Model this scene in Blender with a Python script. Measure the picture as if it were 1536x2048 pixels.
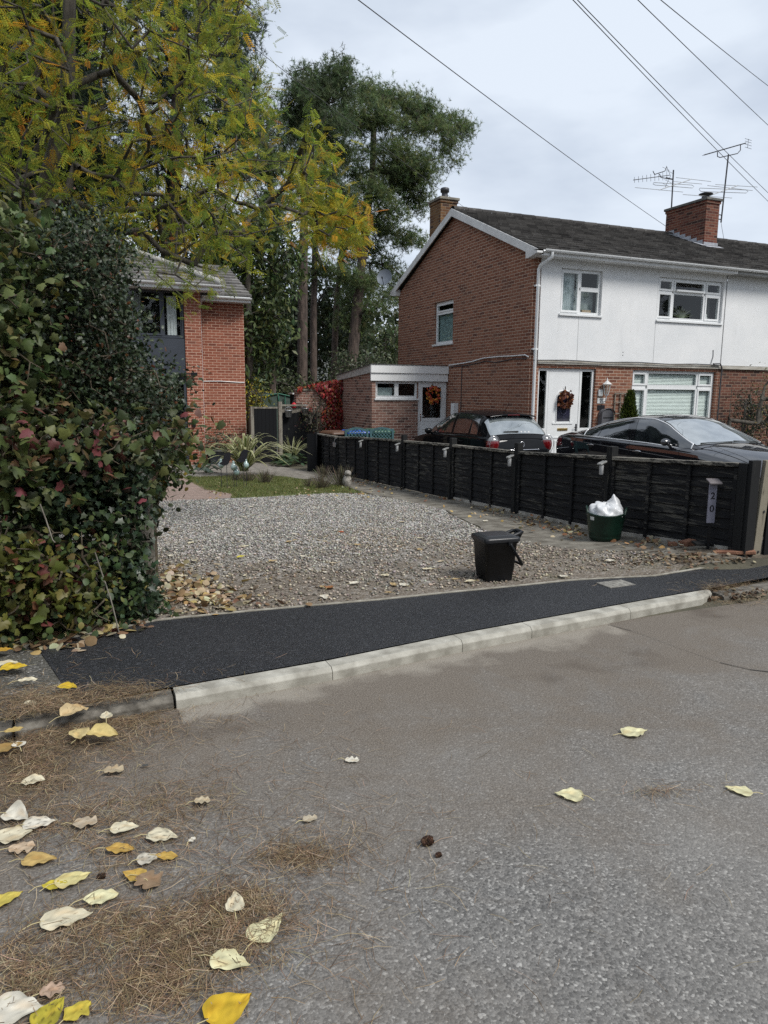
import bpy, math, random
import numpy as np
from mathutils import Vector, Matrix

for _o in list(bpy.data.objects): bpy.data.objects.remove(_o)
sc = bpy.context.scene
R = math.radians
random.seed(11)
rng = np.random.default_rng(11)

# ------------------------------------------------------------------ camera
CAM_F, CAM_P, CAM_R, CAM_Y, CAM_H = 1450.0, R(9.4), R(.45), R(23.3), 1.6
_F = np.array([math.cos(CAM_P)*math.sin(CAM_Y), math.cos(CAM_P)*math.cos(CAM_Y), -math.sin(CAM_P)])
_x = np.array([math.cos(CAM_Y), -math.sin(CAM_Y), 0.0]); _u = np.cross(_x, _F)
_X = _x*math.cos(CAM_R)+_u*math.sin(CAM_R); _U = -_x*math.sin(CAM_R)+_u*math.cos(CAM_R)
cam = bpy.data.cameras.new('camera'); camo = bpy.data.objects.new('camera', cam)
sc.collection.objects.link(camo)
cam.sensor_fit = 'VERTICAL'; cam.sensor_height = 36; cam.lens = 36*CAM_F/2048
cam.clip_start = .05; cam.clip_end = 1500
camo.matrix_world = Matrix(((_X[0], _U[0], -_F[0], 0), (_X[1], _U[1], -_F[1], 0), (_X[2], _U[2], -_F[2], CAM_H), (0, 0, 0, 1)))
sc.camera = camo

# ------------------------------------------------------------------ sky, sun, exposure
SUN_E, SUN_A = R(50), R(150)          # elevation, azimuth (from +Y towards +X)
w = bpy.data.worlds.new('World'); sc.world = w; w.use_nodes = True
nt = w.node_tree; nt.nodes.clear()
N = nt.nodes.new; L = nt.links.new
out = N('ShaderNodeOutputWorld'); bg = N('ShaderNodeBackground'); sky = N('ShaderNodeTexSky')
sky.sky_type = 'NISHITA'; sky.sun_disc = False; sky.sun_elevation = SUN_E; sky.sun_rotation = SUN_A
tc = N('ShaderNodeTexCoord'); mp = N('ShaderNodeMapping'); mp.inputs['Scale'].default_value = (1.0, 1.0, 2.6)
n1 = N('ShaderNodeTexNoise'); n1.inputs['Scale'].default_value = 3.4; n1.inputs['Detail'].default_value = 5; n1.inputs['Roughness'].default_value = .5
cr = N('ShaderNodeValToRGB')
cr.color_ramp.elements[0].position = .36; cr.color_ramp.elements[0].color = (3.4, 3.85, 4.55, 1)
cr.color_ramp.elements[1].position = .62; cr.color_ramp.elements[1].color = (4.75, 5.2, 5.8, 1)
mx = N('ShaderNodeMix'); mx.data_type = 'RGBA'; mx.inputs[0].default_value = .95
L(tc.outputs['Generated'], mp.inputs[0]); L(mp.outputs[0], n1.inputs['Vector']); L(n1.outputs['Fac'], cr.inputs[0])
L(sky.outputs[0], mx.inputs[6]); L(cr.outputs[0], mx.inputs[7]); L(mx.outputs[2], bg.inputs[0])
bg.inputs[1].default_value = .1
L(bg.outputs[0], out.inputs[0])
sd = bpy.data.lights.new('sun', 'SUN'); so = bpy.data.objects.new('sun', sd); sc.collection.objects.link(so)
sd.energy = 2.1; sd.angle = R(20); sd.color = (1, .97, .92)
so.rotation_euler = Vector((math.sin(SUN_A)*math.cos(SUN_E), math.cos(SUN_A)*math.cos(SUN_E), math.sin(SUN_E))).to_track_quat('Z', 'Y').to_euler()
sc.view_settings.view_transform = 'Standard'; sc.view_settings.look = 'None'
sc.view_settings.exposure = .78; sc.view_settings.gamma = 1
sc.cycles.use_denoising = False
sc.cycles.max_bounces = 8; sc.cycles.transparent_max_bounces = 12; sc.cycles.diffuse_bounces = 6

# ------------------------------------------------------------------ helpers: where a point of the photo lies in the place
def ray(px, py): return (px-768)/CAM_F*_X-(py-1024)/CAM_F*_U+_F
def at(px, py, ax, val):
    d = ray(px, py); c = np.array([0, 0, CAM_H]); return c+d*((val-c[ax])/d[ax])

def gz(x, y):
    x = np.asarray(x, float); y = np.asarray(y, float)
    b = np.interp(y, [-300, 3.4, 4.2, 5.2, 7, 24, 60, 400], [-.06, -.06, .04, .045, 0, -.56, -.6, -.6])
    bank = .11*np.clip(1-(y-4.9)/1.6, 0, 1)*np.clip((x-4.5)/.9, 0, 1)*np.clip((y-4.2)/.5, 0, 1)
    low = -.10*np.clip((x-5.66)/.4, 0, 1)*np.clip((y-5)/2, 0, 1)     # the neighbour's drive lies lower
    return b+bank+low
def ground(px, py, off=0):
    p = at(px, py, 2, 0)
    for _ in range(12): p = at(px, py, 2, float(gz(p[0], p[1]))+off)
    return p

# ------------------------------------------------------------------ helpers: objects
def link(o): sc.collection.objects.link(o); return o
def thing(name, label, cat, loc=(0, 0, 0), rz=0, group=None):
    o = link(bpy.data.objects.new(name, None)); o.location = loc; o.rotation_euler = (0, 0, rz)
    o.empty_display_size = .2
    o['label'] = label; o['category'] = cat
    if group: o['group'] = group
    return o
def tag(o, label, cat, group=None):
    o['label'] = label; o['category'] = cat
    if group: o['group'] = group
    return o
def struct(o, kind='structure'): o['kind'] = kind; return o
def dup(root, loc=None, rz=None, label=None):
    r = root.copy(); link(r)
    if loc is not None: r.location = loc
    if rz is not None: r.rotation_euler = (0, 0, rz)
    if label: r['label'] = label
    for ch in list(root.children):
        c = ch.copy(); link(c); c.parent = r
        for g in list(ch.children):
            d = g.copy(); link(d); d.parent = c
    return r
def top(o):
    while o.parent: o = o.parent
    return o
def boxuv(me):
    n = len(me.polygons)
    if not n: return
    nl = len(me.loops)
    vi = np.empty(nl, np.int32); me.loops.foreach_get('vertex_index', vi)
    co = np.empty(len(me.vertices)*3); me.vertices.foreach_get('co', co); co = co.reshape(-1, 3)
    nr = np.empty(n*3); me.polygons.foreach_get('normal', nr); nr = np.abs(nr.reshape(-1, 3))
    lt = np.empty(n, np.int32); me.polygons.foreach_get('loop_total', lt)
    ln = np.repeat(nr, lt, axis=0); p = co[vi]
    horiz = ln[:, 2] > .8
    u = np.where((ln[:, 0] > ln[:, 1]) & ~horiz, p[:, 1], p[:, 0]); v = np.where(horiz, p[:, 1], p[:, 2])
    uv = me.uv_layers.new(name='UVMap'); uv.data.foreach_set('uv', np.stack([u, v], 1).ravel())
def finish(me, name, mats, parent, world):
    for m in (mats if isinstance(mats, (list, tuple)) else [mats]): me.materials.append(m)
    boxuv(me)
    o = link(bpy.data.objects.new(name, me))
    if parent is not None:
        if world:
            l = top(parent).location
            if l.length > 0: me.transform(Matrix.Translation(-l))
        o.parent = parent
    me.update()
    return o
class MB:
    def __init__(s): s.v = []; s.f = []; s.m = []; s.s = []
    def add(s, vs, fs, mi=0, smooth=False):
        o = len(s.v); s.v += [tuple(map(float, p)) for p in vs]; s.f += [tuple(o+i for i in f) for f in fs]
        s.m += [mi]*len(fs); s.s += [smooth]*len(fs); return s
    def box(s, a, b, mi=0):
        x0, y0, z0 = [min(a[i], b[i]) for i in range(3)]; x1, y1, z1 = [max(a[i], b[i]) for i in range(3)]
        return s.add([(x0, y0, z0), (x1, y0, z0), (x1, y1, z0), (x0, y1, z0), (x0, y0, z1), (x1, y0, z1), (x1, y1, z1), (x0, y1, z1)],
                     [(0, 3, 2, 1), (4, 5, 6, 7), (0, 1, 5, 4), (1, 2, 6, 5), (2, 3, 7, 6), (3, 0, 4, 7)], mi)
    def obox(s, c, ex, ey, ez, mi=0):          # centre and three half axes
        c, ex, ey, ez = [np.asarray(q, float) for q in (c, ex, ey, ez)]
        return s.add([c-ex-ey-ez, c+ex-ey-ez, c+ex+ey-ez, c-ex+ey-ez, c-ex-ey+ez, c+ex-ey+ez, c+ex+ey+ez, c-ex+ey+ez],
                     [(0, 3, 2, 1), (4, 5, 6, 7), (0, 1, 5, 4), (1, 2, 6, 5), (2, 3, 7, 6), (3, 0, 4, 7)], mi)
    def fbox(s, fr, a, b, mi=0):               # box in a wall frame fr(u, v, d)
        (u0, v0, d0), (u1, v1, d1) = a, b
        P = [fr(u, v, d) for d in (d0, d1) for v in (v0, v1) for u in (u0, u1)]
        c = sum(np.array(p) for p in P)/8
        return s.obox(c, (P[1]-P[0])/2, (P[2]-P[0])/2, (P[4]-P[0])/2, mi)
    def tube(s, pts, r, n=8, mi=0, caps=True):
        pts = [np.asarray(p, float) for p in pts]; k = len(pts)
        rs = [r]*k if not hasattr(r, '__len__') else r
        ref = None; vs = []
        for i, p in enumerate(pts):
            t = pts[min(i+1, k-1)]-pts[max(i-1, 0)]; t = t/(np.linalg.norm(t)+1e-12)
            if ref is None:
                ref = np.cross(t, (0, 0, 1.0)) if abs(t[2]) < .9 else np.cross(t, (1.0, 0, 0))
            a = ref-t*(ref@t); a /= np.linalg.norm(a)+1e-12; ref = a; b = np.cross(t, a)
            for j in range(n):
                q = 2*math.pi*j/n; vs.append(p+rs[i]*(math.cos(q)*a+math.sin(q)*b))
        fs = [(i*n+j, i*n+(j+1) % n, (i+1)*n+(j+1) % n, (i+1)*n+j) for i in range(k-1) for j in range(n)]
        s.add(vs, fs, mi, True)
        if caps: s.add(vs[:n][::-1], [tuple(range(n))], mi); s.add(vs[-n:], [tuple(range(n))], mi)
        return s
    def lathe(s, prof, c=(0, 0, 0), n=24, mi=0, smooth=True):
        vs = [(c[0]+r*math.cos(2*math.pi*j/n), c[1]+r*math.sin(2*math.pi*j/n), c[2]+z) for r, z in prof for j in range(n)]
        fs = [(i*n+j, i*n+(j+1) % n, (i+1)*n+(j+1) % n, (i+1)*n+j) for i in range(len(prof)-1) for j in range(n)]
        s.add(vs, fs, mi, smooth)
        s.add(vs[:n][::-1], [tuple(range(n))], mi); s.add(vs[-n:], [tuple(range(n))], mi)
        return s
    def prism(s, poly, ext, mi=0):             # polygon of 3-D points swept along ext
        n = len(poly); p = [np.asarray(q, float) for q in poly]; e = np.asarray(ext, float)
        vs = p+[q+e for q in p]
        return s.add(vs, [tuple(range(n))[::-1], tuple(range(n, 2*n))]+[(i, (i+1) % n, n+(i+1) % n, n+i) for i in range(n)], mi)
    def grid(s, P, mi=0, smooth=True, flip=False):
        nu, nv = P.shape[:2]
        fs = [(i*nv+j, (i+1)*nv+j, (i+1)*nv+j+1, i*nv+j+1) for i in range(nu-1) for j in range(nv-1)]
        if flip: fs = [f[::-1] for f in fs]
        return s.add(P.reshape(-1, 3), fs, mi, smooth)
    def build(s, name, mats, parent=None, bevel=0, world=True, recalc=False):
        me = bpy.data.meshes.new(name); me.from_pydata(s.v, [], s.f)
        me.polygons.foreach_set('material_index', s.m); me.polygons.foreach_set('use_smooth', s.s)
        if recalc:
            import bmesh
            b = bmesh.new(); b.from_mesh(me); bmesh.ops.remove_doubles(b, verts=b.verts, dist=1e-5)
            bmesh.ops.recalc_face_normals(b, faces=b.faces); b.to_mesh(me); b.free()
        me.update()
        o = finish(me, name, mats, parent, world)
        if bevel:
            md = o.modifiers.new('bevel', 'BEVEL'); md.width = bevel; md.segments = 2; md.limit_method = 'ANGLE'; md.angle_limit = R(40)
        return o
def np_mesh(name, V, F, mats, parent=None, col=None, smooth=False, world=True):
    V = np.asarray(V, np.float32).reshape(-1, 3); F = np.asarray(F, np.int32); k = F.shape[1]
    me = bpy.data.meshes.new(name); me.vertices.add(len(V)); me.vertices.foreach_set('co', V.ravel())
    me.loops.add(F.size); me.loops.foreach_set('vertex_index', F.ravel())
    me.polygons.add(len(F)); me.polygons.foreach_set('loop_start', np.arange(len(F), dtype=np.int32)*k)
    me.polygons.foreach_set('loop_total', np.full(len(F), k, np.int32))
    if smooth: me.polygons.foreach_set('use_smooth', np.ones(len(F), bool))
    me.update(calc_edges=True)
    if col is not None:
        a = me.color_attributes.new('leafcol', 'FLOAT_COLOR', 'POINT')
        a.data.foreach_set('color', np.concatenate([col, np.ones((len(col), 1))], 1).astype(np.float32).ravel())
    return finish(me, name, mats, parent, world)
def unit(a): return a/(np.linalg.norm(a, axis=-1, keepdims=True)+1e-9)
def scatter(T, TF, pos, A, Nn, size, col, cvar=.0):
    """copies of one leaf outline T (x along, y across, z off its plane) turned to A / Nn"""
    T = np.asarray(T, float); TF = np.asarray(TF, int); n = len(pos); k = len(T)
    A = unit(A); B = unit(np.cross(Nn, A)); C = np.cross(A, B)
    size = np.broadcast_to(size, (n,))
    V = pos[:, None, :]+size[:, None, None]*(T[None, :, 0:1]*A[:, None]+T[None, :, 1:2]*B[:, None]+T[None, :, 2:3]*C[:, None])
    F = (np.arange(n)*k)[:, None, None]+TF[None]
    c = np.repeat(col, k, axis=0) if col is not None else None
    return V.reshape(-1, 3), F.reshape(-1, TF.shape[1]), c
def join(parts):
    Vs, Fs, Cs, o = [], [], [], 0
    for V, F, c in parts: Vs.append(V); Fs.append(F+o); Cs.append(c); o += len(V)
    return np.concatenate(Vs), np.concatenate(Fs), (np.concatenate(Cs) if Cs[0] is not None else None)
def edges_mesh(P0, P1, R0, R1, n=5):
    t = unit(P1-P0); ref = np.where(np.abs(t[:, 2:3]) < .9, np.array([[0, 0, 1.0]]), np.array([[1.0, 0, 0]]))
    a = unit(np.cross(t, ref)); b = np.cross(t, a); k = len(P0)
    q = 2*np.pi*np.arange(n)/n; ring = np.cos(q)[None, :, None]*a[:, None]+np.sin(q)[None, :, None]*b[:, None]
    V = np.concatenate([P0[:, None]+R0[:, None, None]*ring, P1[:, None]+R1[:, None, None]*ring], 1)
    f = np.array([(j, (j+1) % n, n+(j+1) % n, n+j) for j in range(n)])
    return V.reshape(-1, 3), ((np.arange(k)*2*n)[:, None, None]+f[None]).reshape(-1, 4)
def grow(trunk, ends, seg=.5, jit=.12, sag=0.0, tip=.004, power=.5, rmax=None):
    """limbs from a trunk polyline to every twig end; returns mesh arrays and twig directions"""
    pts = [np.asarray(p, float) for p in trunk]; par = [-1]+list(range(len(pts)-1))
    P = np.zeros((len(pts)+len(ends)*24, 3)); n = len(pts); P[:n] = pts; par = par+[0]*(len(P)-n)
    wgt = np.zeros(len(P)); dirs = np.zeros((len(ends), 3)); c0 = np.mean(pts, 0)
    order = np.argsort(np.min(np.linalg.norm(ends[:, None]-np.array(pts)[None], axis=2), 1))
    for e in order:
        E = ends[e]; d = np.linalg.norm(P[:n]-E, axis=1); base = np.linalg.norm(P[:n]-P[0], axis=1)
        i = int(np.argmin(d+.12*base*(d > .3))); D = d[i]; k = max(1, min(22, int(D/seg)))
        last = i; s = P[i].copy()
        for j in range(1, k+1):
            u = j/k; q = s+(E-s)*u
            if j < k: q = q+rng.normal(0, jit*seg, 3)+np.array([0, 0, -sag*D*4*u*(1-u)])
            P[n] = q; par[n] = last; last = n; n += 1
        wgt[last] += 1; dirs[e] = P[last]-P[par[last]]
    for i in range(n-1, 0, -1): wgt[par[i]] += wgt[i]
    rad = tip*np.maximum(wgt, .6)**power
    if rmax: rad = np.minimum(rad, rmax)
    idx = np.arange(1, n); pa = np.array(par[1:n])
    V, F = edges_mesh(P[pa], P[idx], np.minimum(rad[pa], rad[idx]*1.9+.004), rad[idx])
    return V, F, unit(dirs)
def in_poly(x, y, poly):
    c = np.zeros(len(x), bool); n = len(poly)
    for i in range(n):
        x0, y0 = poly[i]; x1, y1 = poly[(i+1) % n]
        if y0 == y1: continue
        c ^= ((y0 > y) != (y1 > y)) & (x < (x1-x0)*(y-y0)/(y1-y0)+x0)
    return c
def volume(poly, n, y0, y1, bias=1.0, gaps=0.0, gscale=.012):
    """n points of the space that a photographed outline covers between two distances"""
    xs = [p[0] for p in poly]; ys = [p[1] for p in poly]; got = []; m = 0
    ph = rng.uniform(0, 6.28, 6)
    while m < n:
        x = rng.uniform(min(xs), max(xs), n*2); y = rng.uniform(min(ys), max(ys), n*2)
        k = in_poly(x, y, poly)
        if gaps:
            f = np.sin(x*gscale*1.7+ph[0]+2*np.sin(y*gscale+ph[1]))+np.sin(y*gscale*2.1+ph[2]+1.5*np.sin(x*gscale*1.3+ph[3]))
            k &= (f/2 > -1+2*gaps*rng.uniform(.3, 1, len(x)))
        q = np.stack([x[k], y[k]], 1); got.append(q); m += len(q)
    q = np.concatenate(got)[:n]; d = y0+(y1-y0)*rng.uniform(0, 1, n)**bias
    r = (q[:, 0:1]-768)/CAM_F*_X-(q[:, 1:2]-1024)/CAM_F*_U+_F
    return np.array([0, 0, CAM_H])+r*(d/r[:, 1])[:, None]
def rand_dir(n, up=0.0):
    v = rng.normal(0, 1, (n, 3)); v[:, 2] += up; return unit(v)
def pick(cols, n, var=.15, p=None):
    c = np.array(cols, float)[rng.choice(len(cols), n, p=p)]
    return np.clip(c*(1+rng.normal(0, var, (n, 1)))*(1+rng.normal(0, var*.35, (n, 3))), .002, 1)

# ------------------------------------------------------------------ materials
class NT:
    def __init__(s, name):
        s.m = bpy.data.materials.new(name); s.m.use_nodes = True; s.t = s.m.node_tree; s.t.nodes.clear()
        s.o = s.n('OutputMaterial'); s.b = s.n('BsdfPrincipled'); s.l(s.b.outputs[0], s.o.inputs[0])
    def n(s, k, **kw):
        x = s.t.nodes.new('ShaderNode'+k)
        for a, v in kw.items(): setattr(x, a, v)
        return x
    def l(s, a, b): s.t.links.new(a, b)
    def set(s, **kw):
        for k, v in kw.items(): s.b.inputs[k.replace('_', ' ')].default_value = v
    def coord(s, kind='Object', scale=(1, 1, 1)):
        c = s.n('TexCoord'); m = s.n('Mapping'); m.inputs['Scale'].default_value = scale; s.l(c.outputs[kind], m.inputs[0]); return m.outputs[0]
    def noise(s, vec, scale, detail=4, rough=.55, dist=0):
        x = s.n('TexNoise'); x.inputs['Scale'].default_value = scale; x.inputs['Detail'].default_value = detail
        x.inputs['Roughness'].default_value = rough; x.inputs['Distortion'].default_value = dist; s.l(vec, x.inputs['Vector']); return x.outputs['Fac']
    def ramp(s, f, stops, const=False):
        r = s.n('ValToRGB'); e = r.color_ramp.elements
        while len(e) < len(stops): e.new(.5)
        for q, (p, c) in zip(e, stops): q.position = p; q.color = (*c, 1) if hasattr(c, '__len__') else (c, c, c, 1)
        if const: r.color_ramp.interpolation = 'CONSTANT'
        s.l(f, r.inputs[0]); return r.outputs[0]
    def mix(s, f, a, b, mode='MIX'):
        x = s.n('Mix', data_type='RGBA', blend_type=mode)
        for i, q in ((0, f), (6, a), (7, b)):
            if hasattr(q, 'is_output') or hasattr(q, 'links'): s.l(q, x.inputs[i])
            elif i == 0: x.inputs[0].default_value = q
            else: x.inputs[i].default_value = (*q, 1)
        return x.outputs[2]
    def math(s, op, a, b=0.0, clamp=False):
        x = s.n('Math', operation=op); x.use_clamp = clamp
        for i, q in ((0, a), (1, b)):
            if hasattr(q, 'links'): s.l(q, x.inputs[i])
            else: x.inputs[i].default_value = q
        return x.outputs[0]
    def bump(s, h, dist=.01, strength=.6):
        x = s.n('Bump'); x.inputs['Distance'].default_value = dist; x.inputs['Strength'].default_value = strength
        s.l(h, x.inputs['Height']); s.l(x.outputs[0], s.b.inputs['Normal'])
    def col(s, c): s.l(c, s.b.inputs['Base Color'])
def pm(name, c, rough=.6, c2=None, scale=6, bump=0, bscale=60, metal=0, spec=.4, coat=0, var=.14, stretch=(1, 1, 1), detail=4):
    t = NT(name); v = t.coord('Object', stretch)
    a = tuple(q*(1-var) for q in c); b = c2 or tuple(min(1, q*(1+var)) for q in c)
    t.col(t.ramp(t.noise(v, scale, detail), [(.35, a), (.65, b)]))
    t.set(Roughness=rough, Metallic=metal, Specular_IOR_Level=spec, Coat_Weight=coat, Coat_Roughness=.04)
    if bump: t.bump(t.noise(v, bscale, 3), bump)
    return t.m
def brick(name, c1, c2, mortar, stain=(.5, .45, .4), burnt=.25, dark=(.05, .035, .035)):
    t = NT(name); v = t.coord('UV')
    b = t.n('TexBrick'); b.offset = .5; t.l(v, b.inputs['Vector'])
    for k, q in (('Scale', 1), ('Mortar Size', .0068), ('Mortar Smooth', .25), ('Bias', 0), ('Brick Width', .225), ('Row Height', .075)): b.inputs[k].default_value = q
    b.inputs['Color1'].default_value = (0, 0, 0, 1); b.inputs['Color2'].default_value = (1, 1, 1, 1); b.inputs['Mortar'].default_value = (.5, .5, .5, 1)
    rnd = b.outputs['Color']
    base = t.ramp(rnd, [(.0, dark), (burnt, c1), (.62, c2), (1, tuple(.5*(p+q) for p, q in zip(c1, c2)))])
    fine = t.noise(v, 45, 4); base = t.mix(t.math('MULTIPLY', fine, .55), base, tuple(q*.45 for q in c1))
    big = t.noise(v, .55, 5, .6); m2 = t.mix(t.ramp(big, [(.45, 0), (.75, .5)]), mortar, tuple(q*.55 for q in mortar))
    c = t.mix(b.outputs['Fac'], base, m2)
    blot = t.noise(v, 1.1, 6, .65); c = t.mix(t.ramp(blot, [(.5, 0), (.78, .5)]), c, stain)
    t.col(c); t.set(Roughness=.9, Specular_IOR_Level=.2)
    h = t.math('ADD', t.math('MULTIPLY', b.outputs['Fac'], -1.0), t.math('MULTIPLY', fine, .4)); t.bump(h, .006, .7)
    return t.m
def leafmat(name, rough=.5, spec=.35, trans=.25):
    t = NT(name); a = t.n('Attribute', attribute_name='leafcol'); v = t.coord('Object')
    c = t.mix(t.ramp(t.noise(v, 14, 2), [(.3, 0), (.7, .35)]), a.outputs['Color'], (.02, .025, .008))
    t.col(c); t.set(Roughness=rough, Specular_IOR_Level=spec)
    tr = t.n('BsdfTranslucent'); t.l(a.outputs['Color'], tr.inputs[0]); ms = t.n('MixShader'); ms.inputs[0].default_value = trans
    t.l(t.b.outputs[0], ms.inputs[1]); t.l(tr.outputs[0], ms.inputs[2]); t.l(ms.outputs[0], t.o.inputs[0])
    return t.m
M = {}
M['brick_main'] = brick('brick_main', (.20, .08, .05), (.30, .135, .085), (.47, .37, .29), stain=(.21, .135, .10), burnt=.2, dark=(.13, .062, .048))
M['brick_left'] = brick('brick_left', (.235, .075, .047), (.34, .125, .08), (.60, .42, .32), stain=(.21, .10, .07), burnt=.16, dark=(.16, .062, .045))
M['brick_old'] = brick('brick_old', (.21, .105, .08), (.31, .175, .135), (.48, .40, .34), stain=(.34, .27, .22), burnt=.25, dark=(.08, .05, .045))
M['brick_chimney'] = brick('brick_chimney', (.14, .042, .03), (.22, .085, .055), (.27, .20, .15), stain=(.06, .05, .045), burnt=.35, dark=(.04, .024, .022))
def render_mat():
    t = NT('white_render'); v = t.coord('UV'); n = t.noise(v, 1.2, 6, .65)
    c = t.ramp(n, [(.3, (.64, .65, .655)), (.7, (.73, .73, .725))])
    s = t.noise(t.coord('UV', (5, .5, 1)), 1.0, 5, .6); c = t.mix(t.ramp(s, [(.56, 0), (.85, .28)]), c, (.46, .46, .45))
    t.col(c); t.set(Roughness=.85, Specular_IOR_Level=.2); t.bump(t.noise(v, 70, 3), .004); return t.m
M['render'] = render_mat()
M['white_pvc'] = pm('white_pvc', (.70, .71, .71), .3, var=.03, spec=.5)
M['white_paint'] = pm('white_paint', (.62, .62, .61), .5, c2=(.70, .70, .69), scale=2.5, var=.12)
def fascia():
    t = NT('peeling_white_paint'); v = t.coord('UV', (1.3, 2.2, 1)); n = t.noise(v, 5, 6, .7, 1.2)
    t.col(t.mix(t.ramp(n, [(.64, 0), (.68, 1)]), (.74, .74, .73), (.2, .17, .14))); t.set(Roughness=.55); return t.m
M['fascia'] = fascia()
M['beam'] = pm('weathered_beam', (.36, .33, .28), .8, c2=(.5, .48, .43), scale=4, stretch=(.6, 3, 3))
M['dark_room'] = pm('dark_room', (.012, .013, .014), .9, var=.2)
M['soffit'] = pm('soffit', (.3, .3, .29), .8)
def tiles(name, a, b, lich):
    t = NT(name); g = t.n('NewGeometry'); v = t.coord('Object')
    c = t.ramp(g.outputs['Random Per Island'], [(0, a), (.5, tuple((p+q)/2 for p, q in zip(a, b))), (1, b)])
    c = t.mix(t.ramp(t.noise(v, 9, 6, .7), [(.56, 0), (.72, .7)]), c, lich)
    c = t.mix(t.ramp(t.noise(v, 1.1, 5), [(.45, 0), (.75, .6)]), c, tuple(q*.4 for q in a))
    t.col(c); t.set(Roughness=.9, Specular_IOR_Level=.2); t.bump(t.noise(v, 60, 4), .006); return t.m
M['roof_main'] = tiles('roof_tile_brown', (.034, .032, .031), (.088, .083, .078), (.17, .168, .158))
M['roof_left'] = tiles('roof_tile_grey', (.12, .115, .11), (.23, .22, .21), (.36, .35, .33))
M['mortar'] = pm('mortar', (.3, .29, .27), .9, c2=(.42, .41, .38), scale=12, bump=.01)
def glass():
    t = NT('window_glass'); f = t.n('Fresnel'); f.inputs[0].default_value = 1.5
    gl = t.n('BsdfGlossy'); gl.inputs['Roughness'].default_value = .02; tr = t.n('BsdfTransparent'); tr.inputs[0].default_value = (.86, .9, .89, 1)
    ms = t.n('MixShader'); g = t.n('NewGeometry'); k = t.math('MULTIPLY', t.math('MULTIPLY', f.outputs[0], 1.35, True), t.math('SUBTRACT', 1.0, g.outputs['Backfacing']))
    t.l(k, ms.inputs[0]); t.l(tr.outputs[0], ms.inputs[1]); t.l(gl.outputs[0], ms.inputs[2]); t.l(ms.outputs[0], t.o.inputs[0]); return t.m
M['glass'] = glass()
M['blind'] = pm('blind', (.78, .82, .79), .6, var=.05)
M['curtain'] = pm('curtain', (.50, .56, .58), .8, c2=(.62, .67, .68), scale=3, stretch=(8, 8, .4))
M['black_plastic'] = pm('black_plastic', (.007, .0078, .0095), .40, var=.25, spec=.3, bump=.0008, bscale=300)
M['green_plastic'] = pm('green_plastic', (.004, .022, .013), .4, var=.2)
M['chrome'] = pm('chrome', (.75, .75, .76), .12, metal=1, var=.04)
M['brass'] = pm('brass', (.55, .38, .13), .3, metal=1)
M['steel'] = pm('galvanised_steel', (.35, .36, .37), .5, metal=.8, scale=20)
M['lead'] = pm('lead_flashing', (.30, .31, .34), .6, c2=(.42, .43, .45), scale=8)
M['dark_metal'] = pm('dark_metal', (.06, .06, .065), .5, metal=.6)
def car_paint(name, c, cior=2.1):
    t = NT(name); v = t.coord('Object'); t.col(t.ramp(t.noise(v, 3, 2), [(.3, c), (.7, tuple(q*1.3 for q in c))]))
    t.set(Roughness=.5, Specular_IOR_Level=.02, Coat_Weight=(1 if cior > 1.6 else .55), Coat_Roughness=.015, Coat_IOR=cior); return t.m
M['paint_sedan'] = car_paint('black_car_paint', (.006, .006, .008)); M['paint_hatch'] = car_paint('black_car_paint_older', (.004, .0045, .0055), 1.42)
def carglass(name, c, tint, cior=1.6):
    t = NT(name); v = t.coord('Object'); t.col(t.ramp(t.noise(v, 5, 2), [(.35, c), (.65, tint)])); t.set(Roughness=.02, Specular_IOR_Level=.9, Coat_Weight=1, Coat_Roughness=.01, Coat_IOR=cior, IOR=1.6); return t.m
M['car_glass'] = carglass('car_side_glass', (.010, .012, .014), (.02, .024, .026)); M['car_screen'] = carglass('car_windscreen', (.12, .14, .145), (.20, .225, .23), 2.8)
M['red_lens'] = pm('red_lens', (.11, .004, .006), .12, coat=1, var=.3, scale=30); M['clear_lens'] = pm('clear_lens', (.17, .17, .175), .1, coat=1, scale=40, var=.3)
M['bright_trim'] = pm('bright_trim', (.72, .73, .74), .3, metal=.25, var=.03, spec=.6)
M['rubber'] = pm('rubber', (.012, .012, .012), .8); M['alloy'] = pm('alloy', (.45, .45, .46), .35, metal=.9)
def fence_mat(name, base, worn, amount, stretch):
    t = NT(name); v = t.coord('Object', stretch); n = t.noise(v, 2.2, 7, .72, .6); f = t.noise(t.coord('Object'), .9, 3)
    k = t.math('ADD', n, t.math('MULTIPLY', f, .35)); c = t.mix(t.ramp(k, [(amount, 0), (amount+.10, .8)]), base, worn)
    t.col(c); t.set(Roughness=.85, Specular_IOR_Level=.25); t.bump(t.noise(v, 9, 4), .006); return t.m
M['fence'] = fence_mat('black_stained_wood', (.0095, .010, .0115), (.10, .095, .082), .72, (26, 1.2, 22))
M['fence_cap'] = fence_mat('worn_fence_cap', (.022, .022, .021), (.27, .25, .21), .62, (16, 3.5, 16))
M['fence_post'] = fence_mat('black_fence_post', (.013, .0135, .014), (.12, .11, .09), .80, (20, 20, 1.6))
M['plank_old'] = fence_mat('weathered_plank', (.10, .088, .066), (.26, .235, .18), .52, (16, 16, 2))
M['gate_black'] = fence_mat('black_gate_wood', (.0055, .006, .0075), (.07, .058, .04), .88, (14, 14, 1.2))
M['wood_grey'] = fence_mat('grey_wood', (.13, .115, .095), (.26, .24, .2), .6, (12, 12, 1.5))
M['bark_pine'] = pm('pine_bark', (.05, .038, .032), .95, c2=(.115, .085, .07), scale=3.5, bump=.04, bscale=9, stretch=(2.5, 2.5, .7), detail=6)
M['bark'] = pm('dark_bark', (.035, .03, .024), .9, c2=(.085, .075, .06), scale=14, bump=.01, bscale=50, stretch=(1, 1, .4))
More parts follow.
